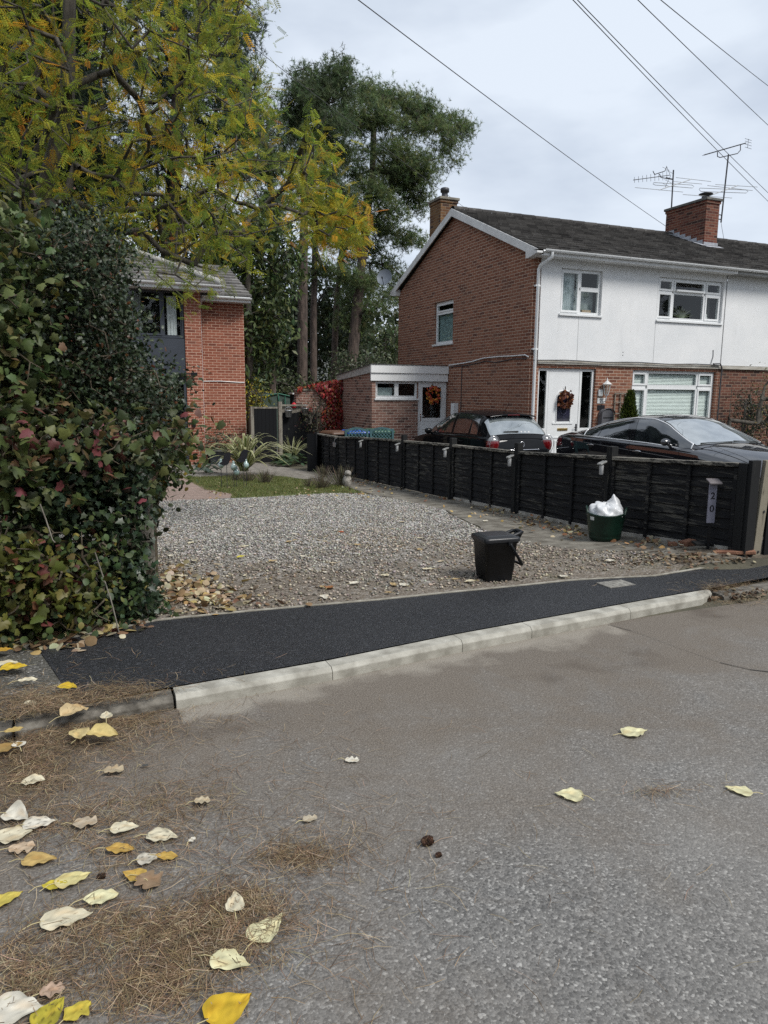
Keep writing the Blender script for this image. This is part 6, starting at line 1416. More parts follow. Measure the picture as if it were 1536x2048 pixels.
# ------------------------------------------------------------------ pines and woodland behind
TUFT = []; TUFTF = []
_r = np.random.default_rng(3)
for i in range(13):
    d = unit(_r.normal(0, 1, 3)+np.array((1.1, 0, .3))); s = unit(np.cross(d, _r.normal(0, 1, 3)))*.05; o = len(TUFT); TUFT += [-s, s, d]; TUFTF.append((o, o+1, o+2))
def pine(name, label, base, trunk_px, puffs, yb, cols, n_per=1.0, rbase=.3, group=None, side=None):
    t = plant(name, label, 'tree', base, group)
    tr = [np.array(base, float)]+[at(x, y, 1, yy) for x, y, yy in trunk_px]
    C_, R_, E = [], [], []
    for (px, py, rx, ry, dy) in puffs:
        c = at(px, py, 1, yb+dy); sc_ = np.linalg.norm(c)/CAM_F; n = max(6, int(rx*ry*.043*n_per)); q = rng.normal(0, .5, (n, 3)); l = np.linalg.norm(q, axis=1, keepdims=True); q = q/np.maximum(1, l)
        E.append(c+q*np.array((rx*sc_, .75*(rx+ry)*.5*sc_, ry*sc_))*.86)
    E = np.concatenate(E); k = 11; n = len(E)*k
    # limbs to a subset of the twigs
    sub = E[rng.choice(len(E), min(len(E), 420), replace=False)]
    V, F, _ = grow(tr, sub, .9, .16, .03, .016, .42, .13)
    k_ = len(tr); rr_ = np.linspace(rbase, rbase*.28, k_); mb = MB()
    dense = [tr[i]+(tr[i+1]-tr[i])*u for i in range(k_-1) for u in (0, .33, .66)]+[tr[-1]]; rd = np.interp(np.arange(len(dense)), np.arange(k_)*3, rr_)*(1+rng.normal(0, .04, len(dense))); rd[0] *= 1.25
    mb.tube(dense, list(rd), 12); mb.build('trunk', M['bark_pine'], t); np_mesh('branches', V, F, M['bark'], t, smooth=True)
    P = np.repeat(E, k, 0)+rng.normal(0, .20, (n, 3)); A = rand_dir(n, .9)
    V, F, Cc = scatter(TUFT, TUFTF, P, A, rand_dir(n), rng.uniform(.12, .22, n), pick(cols, n, .2)); np_mesh('crown', V, F, M['needle'], t, Cc); return t
PC = [(.14, .195, .085), (.17, .225, .09), (.11, .155, .075), (.22, .255, .10)]
GB = float(gz(9, 30))
bx = lambda px, yy: (float(at(px, 780, 1, yy)[0]), yy, float(gz(9, yy)))
pine('pine_tree', 'tall Scots pine with a leaning trunk and wide crown, nearest the house gable', bx(690, 31), [(712, 640, 31), (722, 540, 31), (735, 420, 31), (745, 340, 31), (748, 250, 31), (765, 200, 31)],
     [(800, 560, 30, 14, .5), (700, 640, 34, 14, .5), (780, 590, 34, 14, 0), (720, 560, 34, 14, -.5), (690, 250, 34, 20, .5), (715, 350, 34, 18, .5), (705, 400, 30, 16, .3), (735, 185, 40, 22, .5), (745, 225, 40, 18, -1), (730, 250, 34, 16, -.8), (770, 235, 46, 18, -1.2), (735, 300, 30, 14, -.8), (740, 375, 34, 20, -1), (765, 400, 34, 22, -1), (720, 430, 34, 16, -.8), (780, 300, 30, 14, .8), (925, 262, 30, 12, .4), (880, 335, 20, 10, .4), (770, 200, 62, 26, 0), (830, 215, 55, 26, .5), (700, 235, 40, 26, -.5), (900, 250, 46, 18, .6), (875, 270, 50, 20, -.5), (860, 235, 40, 24, 0), (815, 255, 50, 18, 1), (930, 245, 22, 10, 0), (895, 300, 32, 14, .6), (910, 322, 18, 8, 0), (800, 320, 52, 34, -1), (825, 355, 50, 36, -.5), (790, 370, 45, 30, .5), (835, 400, 36, 28, 0), (770, 345, 30, 25, 1), (850, 330, 30, 22, -1), (755, 450, 50, 24, 0), (800, 475, 46, 20, .5), (735, 500, 45, 22, 1), (790, 430, 36, 16, -1), (770, 530, 44, 20, 1), (745, 570, 40, 22, .5), (760, 610, 40, 18, -.5), (735, 650, 26, 14, 0), (835, 480, 26, 14, 0), (700, 600, 26, 14, .5)], 31, PC, 1.0, .27)
pine('pine_tree', 'tall Scots pine with a straight trunk, left of the leaning one', bx(603, 29), [(605, 640, 29), (607, 500, 29), (610, 380, 29), (640, 300, 29), (650, 220, 29), (668, 150, 29)],
     [(665, 150, 42, 26, 0), (690, 140, 20, 20, 0), (620, 165, 42, 26, .5), (600, 195, 40, 30, -.5), (650, 195, 55, 28, 0), (580, 235, 32, 26, 0), (690, 190, 28, 20, .6), (620, 235, 50, 22, .8), (670, 245, 40, 16, -.8), (590, 275, 40, 20, 0), (640, 275, 45, 18, .5), (685, 300, 36, 14, 0), (615, 320, 45, 18, -.5), (690, 320, 45, 16, .8), (660, 350, 40, 14, 0), (600, 360, 36, 18, .5), (680, 385, 40, 18, -.6), (640, 410, 42, 18, .4), (560, 320, 34, 24, .5), (560, 400, 34, 22, 0), (670, 440, 40, 16, 0), (640, 480, 34, 16, .8), (690, 480, 28, 14, 0)], 29, [(.13, .18, .085), (.155, .205, .092), (.10, .143, .072), (.09, .12, .065)], 1.0, .225)
pine('pine_tree', 'slim pine close behind the straight pine, its trunk just to the right', bx(627, 31), [(627, 640, 31), (630, 500, 31), (640, 400, 31), (650, 330, 31)], [(640, 360, 40, 20, 0), (655, 310, 40, 20, .5), (620, 430, 40, 18, .4), (660, 540, 44, 12, -.5), (630, 550, 36, 12, 0), (690, 555, 40, 10, 0)], 31, PC, 1.0, .18)
pine('pine_tree', 'slender reddish pine trunk in front of the lean-to verge', bx(665, 33), [(671, 640, 33), (680, 520, 33), (700, 400, 33)], [(690, 420, 40, 22, 0), (700, 520, 30, 12, 0), (710, 570, 42, 14, .5), (690, 480, 34, 16, 0)], 33, PC, 1.0, .2)
pine('pine_tree', 'pale low pine trunk right of the left house corner', bx(545, 27), [(542, 680, 27), (540, 580, 27), (545, 450, 27), (540, 330, 27)], [(520, 330, 50, 40, 0), (500, 250, 60, 50, .5), (470, 180, 60, 50, 1), (540, 410, 40, 30, 0)], 27, [(.13, .18, .085), (.155, .205, .092), (.10, .143, .072)], .8, .16)
pine('pine_tree', 'big dark pine rising behind the rowan above the left house', bx(330, 30), [(340, 500, 30), (350, 300, 30), (360, 100, 30), (365, -120, 30)],
     [(440, -40, 70, 50, 0), (490, 60, 40, 40, .5), (470, 140, 45, 36, 0), (400, 60, 80, 60, -1), (300, 0, 80, 60, 0), (380, 170, 70, 46, 1), (430, 250, 70, 40, 0), (300, 140, 80, 50, 0), (330, 280, 80, 50, -1), (450, 340, 60, 40, .5), (250, 360, 90, 60, 0), (390, 420, 80, 44, 0)], 30, [(.06, .088, .06), (.072, .104, .067), (.05, .074, .052)], .75, .4)
pine('pine_tree', 'big dark pine at the far left behind the hedge and rowan', bx(60, 22), [(70, 400, 22), (80, 200, 22), (90, 0, 22), (95, -150, 22)],
     [(60, 0, 110, 90, 0), (170, 60, 90, 70, 0), (20, 160, 110, 90, 1), (150, 200, 90, 70, -1), (60, 320, 110, 90, 0), (-80, 60, 100, 110, 0), (-80, 260, 100, 110, 0), (180, 330, 80, 60, 1), (10, 440, 120, 70, 0), (140, 440, 90, 50, 0)], 22, [(.03, .047, .03), (.038, .058, .034), (.025, .038, .026)], .65, .35)
def broadleaf(label, base, poly, y0, y1, n_ends, per, size, cols, gaps=.1, trunk_h=3.0, w_=.20, droop=.5, mat='leaf', rb=.14, name='broadleaf_tree', cat='tree', group=None):
    t = plant(name, label, cat, base, group); ends = volume(poly, n_ends, y0, y1, 1, gaps, .02); b = np.array(base, float); top_ = ends[:, 2].max()
    tr = [b+np.array((0, 0, (top_-b[2])*u*.85)) for u in np.linspace(0, 1, 6)]
    V, F, D = grow(tr, ends[:350], .7, .14, .02, .008, .5, rb); np_mesh('trunk', V, F, M['bark'], t, smooth=True)
    n = n_ends*per; P = np.repeat(ends, per, 0)+rng.normal(0, .22, (n, 3)); P[:, 2] = np.maximum(P[:, 2], b[2]+.1); A = rng.normal(0, .7, (n, 3)); A[:, 2] -= droop
    V, F, Cc = scatter(diamond(w_), DF, P, A, rand_dir(n)+np.array((0, -.3, .6)), rng.uniform(*size, n), pick(cols, n, .22)); np_mesh('crown', V, F, M[mat], t, Cc); return t
DG = [(.032, .052, .023), (.043, .068, .028), (.06, .085, .03), (.024, .04, .02)]
broadleaf('dense dark green tree with drooping leaves behind the corner of the left house', bx(500, 24.5), [(400, 520), (430, 440), (500, 425), (560, 440), (598, 490), (602, 560), (570, 610), (585, 670), (545, 700), (540, 760), (490, 790), (470, 640)], 24, 27, 620, 14, (.16, .30), [(.05, .08, .03), (.08, .115, .038), (.12, .15, .045), (.032, .054, .024)], .04)
broadleaf('dark leafy tree above the roof of the left house', bx(300, 29.5), [(150, 470), (250, 400), (400, 420), (450, 500), (440, 545), (200, 545)], 29, 31, 260, 12, (.16, .3), DG, .05)
broadleaf('dark holm oak filling the gap behind the twin pine trunks', bx(590, 36), [(520, 620), (560, 540), (640, 560), (700, 520), (735, 560), (745, 640), (730, 700), (690, 760), (640, 800), (500, 810), (490, 720)], 35, 38, 560, 12, (.22, .40), [(.036, .056, .026), (.05, .074, .03), (.028, .044, .022), (.075, .09, .034)], .12)
broadleaf('rounded green tree low in the distance beside the gable', bx(770, 44), [(705, 720), (710, 670), (740, 655), (770, 645), (800, 650), (850, 670), (850, 760), (700, 760)], 43, 47, 420, 12, (.2, .4), [(.05, .074, .034), (.07, .098, .04), (.095, .115, .045)], .03)
broadleaf('feathery grey green shrub behind the lean-to roof', bx(690, 29), [(668, 735), (690, 700), (730, 705), (770, 715), (790, 745), (680, 760)], 28, 30, 130, 12, (.12, .2), [(.07, .09, .045), (.10, .115, .06), (.05, .07, .035)], .1, name='garden_shrub', cat='shrub')
broadleaf('light green shrub with yellow flowers behind the side gate', bx(505, 23.5), [(492, 790), (500, 775), (520, 782), (528, 805), (515, 822), (492, 825)], 22.6, 23.8, 60, 14, (.06, .11), [(.10, .13, .04), (.32, .28, .02), (.45, .38, .03), (.07, .10, .04)], 0, name='garden_shrub', cat='shrub')
broadleaf('dark low undergrowth shrub behind the garden canopy', bx(555, 28), [(495, 790), (520, 755), (570, 745), (640, 770), (680, 760), (700, 790), (690, 830), (500, 830)], 27.5, 29, 240, 12, (.12, .22), [(.05, .07, .028), (.075, .095, .036), (.035, .05, .022), (.12, .135, .06)], .05, name='garden_shrub', cat='shrub')
# dark wood that closes the view far behind
ends = volume([(-300, 520), (430, 560), (600, 600), (860, 640), (860, 800), (-300, 820)], 1500, 56, 62, 1, .05, .02); n = 1500*9; P = np.repeat(ends, 9, 0)+rng.normal(0, .5, (n, 3))
V, F, Cc = scatter(diamond(.4), DF, P, rand_dir(n), rand_dir(n), rng.uniform(.5, .9, n), pick([(.022, .032, .016), (.03, .042, .02), (.018, .026, .014)], n, .2)); struct(np_mesh('far_wood', V, F, M['leaf'], None, Cc), 'stuff')
# white boarded shed glimpsed between the trunks
p = at(656, 742, 1, 40); mb = MB()
for k in range(10): mb.box((p[0]-.8, 40-.004*(k % 2), p[2]-1.1+.2*k), (p[0]+.5, 40.3, p[2]-.915+.2*k))
tag(mb.build('shed', pm('grey_boards', (.34, .36, .35), .8)), 'pale boarded shed glimpsed between the pine trunks', 'shed')

# ------------------------------------------------------------------ garden plants
def creeper():
    t = plant('virginia_creeper', 'bright red creeper hanging over the old garden wall and lean-to corner', 'creeper', (7.3, 21.0, 1.6))
    n = 2600; x = rng.uniform(6.25, 7.68, n); z = rng.uniform(-.1, 1.95, n)
    k = ((z > 1.55+.2*np.sin(x*5)) & (z < 1.72+.28*(x-6.2)/1.4)) | ((x > 7.05+.12*np.sin(z*6)) & (x < 7.62-.05*np.sin(z*5)) & (z < 1.9)) | ((np.abs(x-6.45) < .22) & (z > .85) & (z < 1.15)) | ((np.abs(x-6.35) < .13) & (z > .1) & (z < .6))
    x, z = x[k], z[k]; m = len(x); P = np.stack([x, 21.08-np.abs(rng.normal(0, .07, m))-.0, z], 1)
    V, F, C = scatter(*ivy(), P, rng.normal(0, .5, (m, 3))+np.array((0, -.2, -.9)), rand_dir(m)+np.array((0, -1.4, .3)), rng.uniform(.06, .11, m), pick([(.27, .018, .03), (.19, .012, .022), (.36, .04, .035), (.25, .075, .02)], m, .25)); np_mesh('leaves', V, F, M['leaf'], t, C)
    mb = MB()
    for i in range(14): a = 6.9+.05*i; mb.tube([(a, 21.09, -.3), (a+.05*math.sin(i), 21.085, .7), (a+.1*math.cos(i*2), 21.08, 1.65)], .008, 4)
    mb.build('stems', M['twig'], t)
creeper()
broadleaf('dusky shrub with dark red leaves at the foot of the garden wall', (6.6, 20.3, -.45), [(618, 800), (640, 795), (655, 830), (650, 868), (622, 868), (608, 840)], 20.2, 20.6, 60, 12, (.05, .09), [(.06, .055, .03), (.10, .03, .03), (.045, .05, .025), (.09, .085, .04)], 0, rb=.03, name='garden_shrub', cat='shrub')
def strap(label, base, n, L_, w_, hang, cols, spread=.12):
    t = plant('phormium', label, 'plant', base); V, F, C = [], [], []
    for i in range(n):
        q = rng.uniform(0, 6.28); el = rng.uniform(.75, 1.52); l = L_*rng.uniform(.6, 1.1); d = np.array((math.cos(q)*math.cos(el), math.sin(q)*math.cos(el), math.sin(el))); s = np.array((-math.sin(q), math.cos(q), 0)); b = np.array(base)+rng.normal(0, .03, 3)*[1, 1, 0]+np.array((0, 0, .02)); k = 9
        cm = pick(cols, 1, .1)[0]; edge = np.array((.70, .68, .46)); o = len(V)
        for j in range(k):
            u = j/(k-1); p = b+d*l*u+np.array((d[0], d[1], 0))*.35*l*u*u*hang-np.array((0, 0, hang*l*u**2.4*.95)); p[2] = max(p[2], base[2]+.03); ww = w_*(1-.15*(1-u))*(1-u**3)*.5+.002
            for e, c in ((-1, edge), (-.45, cm), (.45, cm), (1, edge)): V.append(p+s*ww*e+np.array((0, 0, .006*abs(e)))); C.append(c)
        for j in range(k-1):
            for e in range(3): a = o+j*4+e; F.append((a, a+1, a+5, a+4))
    np_mesh('leaves', V, F, M['leaf'], t, np.array(C)); return t
pc = ground(483, 948)
strap('large variegated phormium with arching cream striped leaves on the lawn', (pc[0]-.05, pc[1]-.6, pc[2]+.10), 110, 1.8, .075, .58, [(.16, .19, .05), (.22, .24, .07), (.36, .35, .16)])
pc2 = ground(600, 938); strap('smaller variegated phormium in front of the boarded fence', (pc2[0]+.25, pc2[1]+1.6, pc2[2]+.1), 45, .85, .035, .3, [(.15, .18, .05), (.25, .26, .08)])
def hosta(label, px, py, dy, n, col, sz, r_):
    b = ground(px, py); b[1] += dy; t = plant('hosta', label, 'plant', b); q = rng.uniform(0, 6.28, n); rr_ = r_*rng.uniform(.15, 1, n)**.6
    P = np.stack([b[0]+rr_*np.cos(q), b[1]+rr_*np.sin(q), b[2]+.10+.34*(1-rr_/r_)+rng.normal(0, .03, n)], 1); A = np.stack([np.cos(q), np.sin(q), -.35+rng.normal(0, .2, n)], 1)
    V, F, C = scatter(*oval(.34), P, A, rand_dir(n)*.3+np.array((0, 0, 1.0)), rng.uniform(*sz, n), pick(col, n, .15)); np_mesh('leaves', V, F, M['leaf_gloss'], t, C)
    mb = MB()
    for i in range(0, n, 2): mb.tube([b, (b+P[i])/2+np.array((0, 0, .03)), P[i]], .004, 4, caps=False)
    mb.build('stems', pm('leaf_stem', (.06, .08, .03), .6), t)
hosta('dark green broad leaved bergenia clump beside the black return boards', 592, 934, .5, 110, [(.025, .05, .022), (.035, .065, .028), (.05, .08, .035)], (.13, .22), .45)
hosta('blue green hosta at the foot of the left house downpipe', 415, 948, .2, 60, [(.06, .095, .07), (.09, .12, .085)], (.10, .18), .28)
def tuft(label, px, py, h, r_, n, cols, cat='lavender', name='lavender', group='cut back lavender tufts'):
    b = ground(px, py); t = plant(name, label, cat, b, group); q = rng.uniform(0, 6.28, n); l = rng.uniform(0, 1, n); P0 = np.stack([b[0]+.3*r_*l*np.cos(q), b[1]+.3*r_*l*np.sin(q), np.full(n, b[2])], 1)
    A = np.stack([np.cos(q)*l*.75, np.sin(q)*l*.75, 1.0-.3*l], 1)+rng.normal(0, .12, (n, 3)); V, F, C = scatter([(0, -.012, 0), (0, .012, 0), (.7, .02, .02), (1, 0, .05)], DF, P0, A, rand_dir(n), h*rng.uniform(.55, 1.1, n), pick(cols, n, .2)); np_mesh('stems', V, F, M['leaf_dry'], t, C)
LV = [(.12, .095, .075), (.16, .13, .10), (.09, .075, .055), (.13, .13, .07)]
for px, py, h, lb in ((530, 967, .30, 'round brown lavender tuft in the middle of the lawn'), (497, 964, .26, 'brown lavender tuft behind the tall phormium stakes'), (473, 962, .24, 'small lavender tuft left of the phormium base'), (643, 978, .32, 'thin lavender tuft at the right edge of the lawn'), (617, 975, .22, 'small pale lavender tuft left of the thin one'),
                      (684, 972, .42, 'biggest twiggy lavender tuft beside the stone bird'), (648, 955, .30, 'grassy tuft in front of the far fence end')):
    tuft(lb, px, py, h, h*.8, 170 if h > .25 else 110, LV)
# planter with shrub, stone ornament, glass globes on stakes, dark cut-outs
pp = ground(434, 928); t = plant('planter', 'dark grey square planter against the left house wall', 'planter', pp)
mb = MB(); loft(mb, [(rsect(.20, .20, .02), 0), (rsect(.25, .25, .02), .36), (rsect(.265, .265, .02), .365), (rsect(.265, .265, .02), .40), (rsect(.23, .23, .02), .40), (rsect(.22, .22, .02), .36)]); mb.build('pot', anth, t, world=False)
MB().box((-.215, -.215, .34), (.215, .215, .355)).build('compost', M['soil'], t, world=False)
broadleaf('leafy green shrub growing in the dark planter', (pp[0], pp[1], pp[2]+.36), [(400, 905), (405, 872), (430, 862), (470, 868), (478, 890), (455, 905)], pp[1]-.35, pp[1]+.3, 90, 14, (.04, .07), [(.03, .05, .02), (.045, .07, .025), (.06, .085, .035)], 0, rb=.015, name='potted_shrub', cat='shrub')
sp = ground(694, 973); t = plant('stone_bird', 'weathered pale stone bird beside the lavender', 'ornament', sp)
mb = MB(); mb.lathe([(.06, 0), (.075, .02), (.09, .09), (.085, .15), (.06, .20), (.055, .22)], (0, 0, 0), 14); mb.build('body', M['stone'], t, world=False)
mb = MB(); mb.lathe([(.02, .20), (.06, .225), (.068, .265), (.05, .30), (.015, .315)], (.01, -.02, 0), 12); mb.tube([(.0, -.07, .265), (.0, -.12, .25)], [.02, .003], 6); mb.tube([(.05, .05, .12), (.12, .16, .03)], [.05, .015], 6); mb.build('head', M['stone'], t, world=False)
gg = NT('pale_glass'); gg.col(gg.ramp(gg.noise(gg.coord(), 12, 2), [(.3, (.16, .24, .23)), (.7, (.36, .46, .44))])); gg.set(Roughness=.08, Coat_Weight=1)
def globe(px, py, pby, lb):
    c = at(px, py, 1, 13.6); t = plant('garden_light', lb, 'garden light', (c[0], c[1], float(gz(c[0], c[1]))), 'glass garden lights on stakes'); h = c[2]-float(gz(c[0], c[1]))
    mb = MB(); mb.lathe([(.01, -.065), (.04, -.05), (.058, -.015), (.055, .02), (.03, .055), (.018, .085), (.02, .11), (.006, .12)], (0, 0, h), 14); mb.build('globe', gg.m, t, world=False); MB().tube([(0, 0, 0), (0, 0, h-.06)], .006, 5).build('stake', M['dark_metal'], t, world=False)
globe(442, 930, 970, 'glass garden light leftmost, near the house wall'); globe(467, 934, 980, 'greenish glass garden light below the phormium'); globe(473, 944, 990, 'largest clear glass garden light on a tall stake'); globe(492, 930, 985, 'small glass garden light under the phormium leaves')
for px, py, lb in ((453, 918, 'dark crow shaped cut-out on a stake left of the phormium'), (487, 912, 'dark bird cut-out on a stake in front of the phormium')):
    c = at(px, py, 1, 13.4); b = float(gz(c[0], c[1])); t = plant('garden_silhouette', lb, 'ornament', (c[0], c[1], b)); h = c[2]-b; mb = MB()
    mb.prism([np.array((x*.14, 0, h+z*.14)) for x, z in ((-1, -.6), (-.5, -.2), (-.3, .5), (.1, .9), (.5, .8), (.9, .55), (.55, .45), (.55, 0), (.2, -.7), (-.3, -.9))], (0, .008, 0)); mb.build('cutout', M['ink'], t, world=False); MB().tube([(0, .004, 0), (0, .004, h-.1)], .006, 5).build('stake', M['dark_metal'], t, world=False)
# conifer by the bay window, shrubs at the right edge
def conifer():
    b = np.array((12.62, 14.12, -.25)); t = plant('conifer', 'small bright green conifer between trellis and living room window', 'conifer', b); n = 5200; u = rng.uniform(0, 1, n)**.8; q = rng.uniform(0, 6.28, n); r_ = .40*(1-u**1.7)*(.75+.25*np.sin(q*3+u*9))+.02; r_ *= rng.uniform(.55, 1, n)
    P = np.stack([b[0]+r_*np.cos(q), b[1]+r_*np.sin(q), b[2]+.15+1.72*u], 1); A = np.stack([np.cos(q)*.5, np.sin(q)*.5, np.full(n, 1.0)], 1)+rng.normal(0, .25, (n, 3)); V, F, C = scatter(diamond(.16), DF, P, A, rand_dir(n), rng.uniform(.06, .13, n), pick([(.06, .09, .012), (.09, .12, .018), (.035, .06, .012)], n, .2)); np_mesh('foliage', V, F, M['leaf'], t, C)
    MB().tube([b, b+np.array((0, 0, 1.6))], [.04, .008], 7).build('trunk', M['bark'], t)
conifer()
broadleaf('dark ivy clad post beside the brick wall at the right edge', (15.2, 13.9, -.25), [(1490, 800), (1500, 782), (1506, 800), (1510, 830), (1508, 890), (1480, 880), (1485, 840)], 13.7, 14.2, 130, 12, (.05, .09), [(.018, .032, .018), (.03, .048, .025), (.04, .06, .035)], 0, rb=.03, name='ivy_column', cat='ivy')
broadleaf('yellowing garden shrub with a bent stem at the right edge', (14.6, 12.9, -.25), [(1520, 790), (1545, 740), (1640, 740), (1660, 880), (1540, 880), (1510, 850)], 12.8, 13.4, 170, 10, (.045, .075), [(.10, .12, .03), (.16, .15, .03), (.20, .15, .02), (.05, .075, .025)], .05, rb=.05, name='garden_shrub', cat='shrub')

# unseen trees behind the camera, added to darken reflections in cars and windows
ends = np.stack([rng.uniform(-45, 60, 2600), rng.uniform(-19, -15, 2600), rng.uniform(0, 1, 2600)**1.1*12.5], 1); ends[:, 2] *= .62+.38*np.sin(ends[:, 0]*.35)*np.sin(ends[:, 0]*.13+1); n = 2600*7; P = np.repeat(ends, 7, 0)+rng.normal(0, .4, (n, 3))
V, F, Cc = scatter(diamond(.4), DF, P, rand_dir(n), rand_dir(n), rng.uniform(.45, .9, n), pick([(.03, .045, .02), (.045, .06, .025), (.022, .034, .016)], n, .2)); struct(np_mesh('unseen_trees_across_road', V, F, M['leaf'], None, Cc), 'stuff')

# ================================================================== LITTER
# needles on the road
def needles():
    cl = [(150, 1470, 150, 40, 2400), (60, 1520, 90, 45, 1600), (80, 1440, 100, 26, 1500), (250, 1412, 80, 14, 420), (40, 1570, 110, 40, 1100), (260, 1440, 80, 22, 800), (120, 1640, 230, 45, 1300), (330, 1600, 120, 50, 500), (600, 1715, 80, 26, 650), (420, 1840, 150, 40, 1100), (370, 1900, 140, 50, 1300), (480, 1800, 70, 30, 450), (300, 1980, 120, 50, 900), (60, 1950, 90, 70, 800), (180, 1860, 110, 50, 500), (250, 1700, 180, 60, 500), (1310, 1588, 60, 8, 90), (1480, 1200, 60, 12, 500), (1440, 1195, 40, 8, 260), (500, 1600, 400, 200, 260), (900, 1700, 500, 200, 110), (640, 1660, 160, 40, 160)]
    P, A, S = [], [], []
    for px, py, sx, sy, n in cl:
        n = int(n*.95); x = rng.normal(px, sx*.62, n); y = rng.normal(py, sy*.62, n); o_ = rng.uniform(0, 1, n) < .22; x[o_] = rng.normal(px, sx*1.7, o_.sum()); y[o_] = rng.normal(py, sy*1.7, o_.sum()); y = np.maximum(y, 1150); k = y < 2200
        r = (x[k, None]-768)/CAM_F*_X-(y[k, None]-1024)/CAM_F*_U+_F; d = CAM_H/-r[:, 2]; q = r*d[:, None]; q = np.stack([q[:, 0], q[:, 1]], 1)
        up = np.where(q[:, 1] > kf(q[:, 0]), .09, .004); hump = .035*np.exp(-((x[k]-130)/170)**2-((y[k]-1490)/70)**2)
        P.append(np.stack([q[:, 0], q[:, 1], up+hump*rng.uniform(0, 1, len(up))+rng.uniform(0, .012, len(up))], 1)); th = rng.uniform(0, 6.28, len(up)); A.append(np.stack([np.cos(th), np.sin(th), rng.normal(0, .10, len(up))], 1)); S.append(rng.uniform(.045, .10, len(up)))
    P, A, S = map(np.concatenate, (P, A, S)); w_ = .0095
    T = [(-.5, -w_, 0), (-.5, w_, 0), (0, w_+.07, .015), (0, -w_+.07, .015), (.5, w_*.6, 0), (.5, -w_*.6, 0)]; V, F, C = scatter(T, [(0, 1, 2, 3), (3, 2, 4, 5)], P, A, rand_dir(len(P), 5), S, pick([(.25, .17, .095), (.17, .105, .06), (.36, .265, .16), (.10, .062, .038), (.45, .35, .23)], len(P), .15, [.27, .28, .2, .15, .1]))
    struct(np_mesh('pine_needle_litter', V, F, M['leaf_dry'], None, C), 'stuff')
needles()
# dry leaf drifts
def drift(name, pts, n, size, cols, mat='leaf_dry'):
    P = []
    for px, py, sx, sy, wgt in pts:
        m = int(n*wgt); x = rng.normal(px, sx*.6, m); y = rng.normal(py, sy*.6, m)
        for a, b in zip(x, y):
            if b < 850: continue
            q = ground(a, b, .012); P.append(q+np.array((0, 0, rng.uniform(0, .02))))
    P = np.array(P); m = len(P); th = rng.uniform(0, 6.28, m); V, F, C = scatter(*oval(.38), P, np.stack([np.cos(th), np.sin(th), rng.normal(0, .3, m)], 1), rand_dir(m, 1.6), rng.uniform(*size, m), pick(cols, m, .15)); return struct(np_mesh(name, V, F, M[mat], None, C), 'stuff')
DRY = [(.40, .32, .20), (.30, .20, .11), (.50, .43, .30), (.20, .12, .07), (.42, .30, .12)]
drift('leaf_litter_hedge', [(380, 1185, 70, 28, .5), (430, 1200, 90, 20, .3), (350, 1160, 30, 30, .2)], 420, (.04, .085), DRY)
drift('leaf_litter_fence', [(1000, 1022, 60, 10, .14), (1085, 1045, 60, 12, .2), (1150, 1062, 50, 12, .12), (900, 993, 60, 8, .1), (800, 972, 50, 8, .16), (740, 962, 40, 6, .14), (1320, 1085, 70, 10, .14)], 620, (.03, .07), DRY+[(.28, .12, .06)])
drift('leaf_litter_footway', [(60, 1290, 90, 16, .5), (190, 1262, 70, 14, .4), (270, 1250, 30, 10, .1)], 170, (.045, .10), DRY)
drift('leaf_litter_lawn', [(450, 985, 60, 14, .3), (620, 980, 60, 10, .3), (720, 985, 50, 14, .4)], 150, (.03, .06), DRY)
drift('twig_litter', [(1380, 1118, 70, 14, .45), (1300, 1120, 60, 14, .15), (1470, 1122, 40, 6, .1), (1480, 1190, 60, 10, .3)], 420, (.02, .05), [(.12, .08, .05), (.2, .13, .08), (.3, .24, .16)])

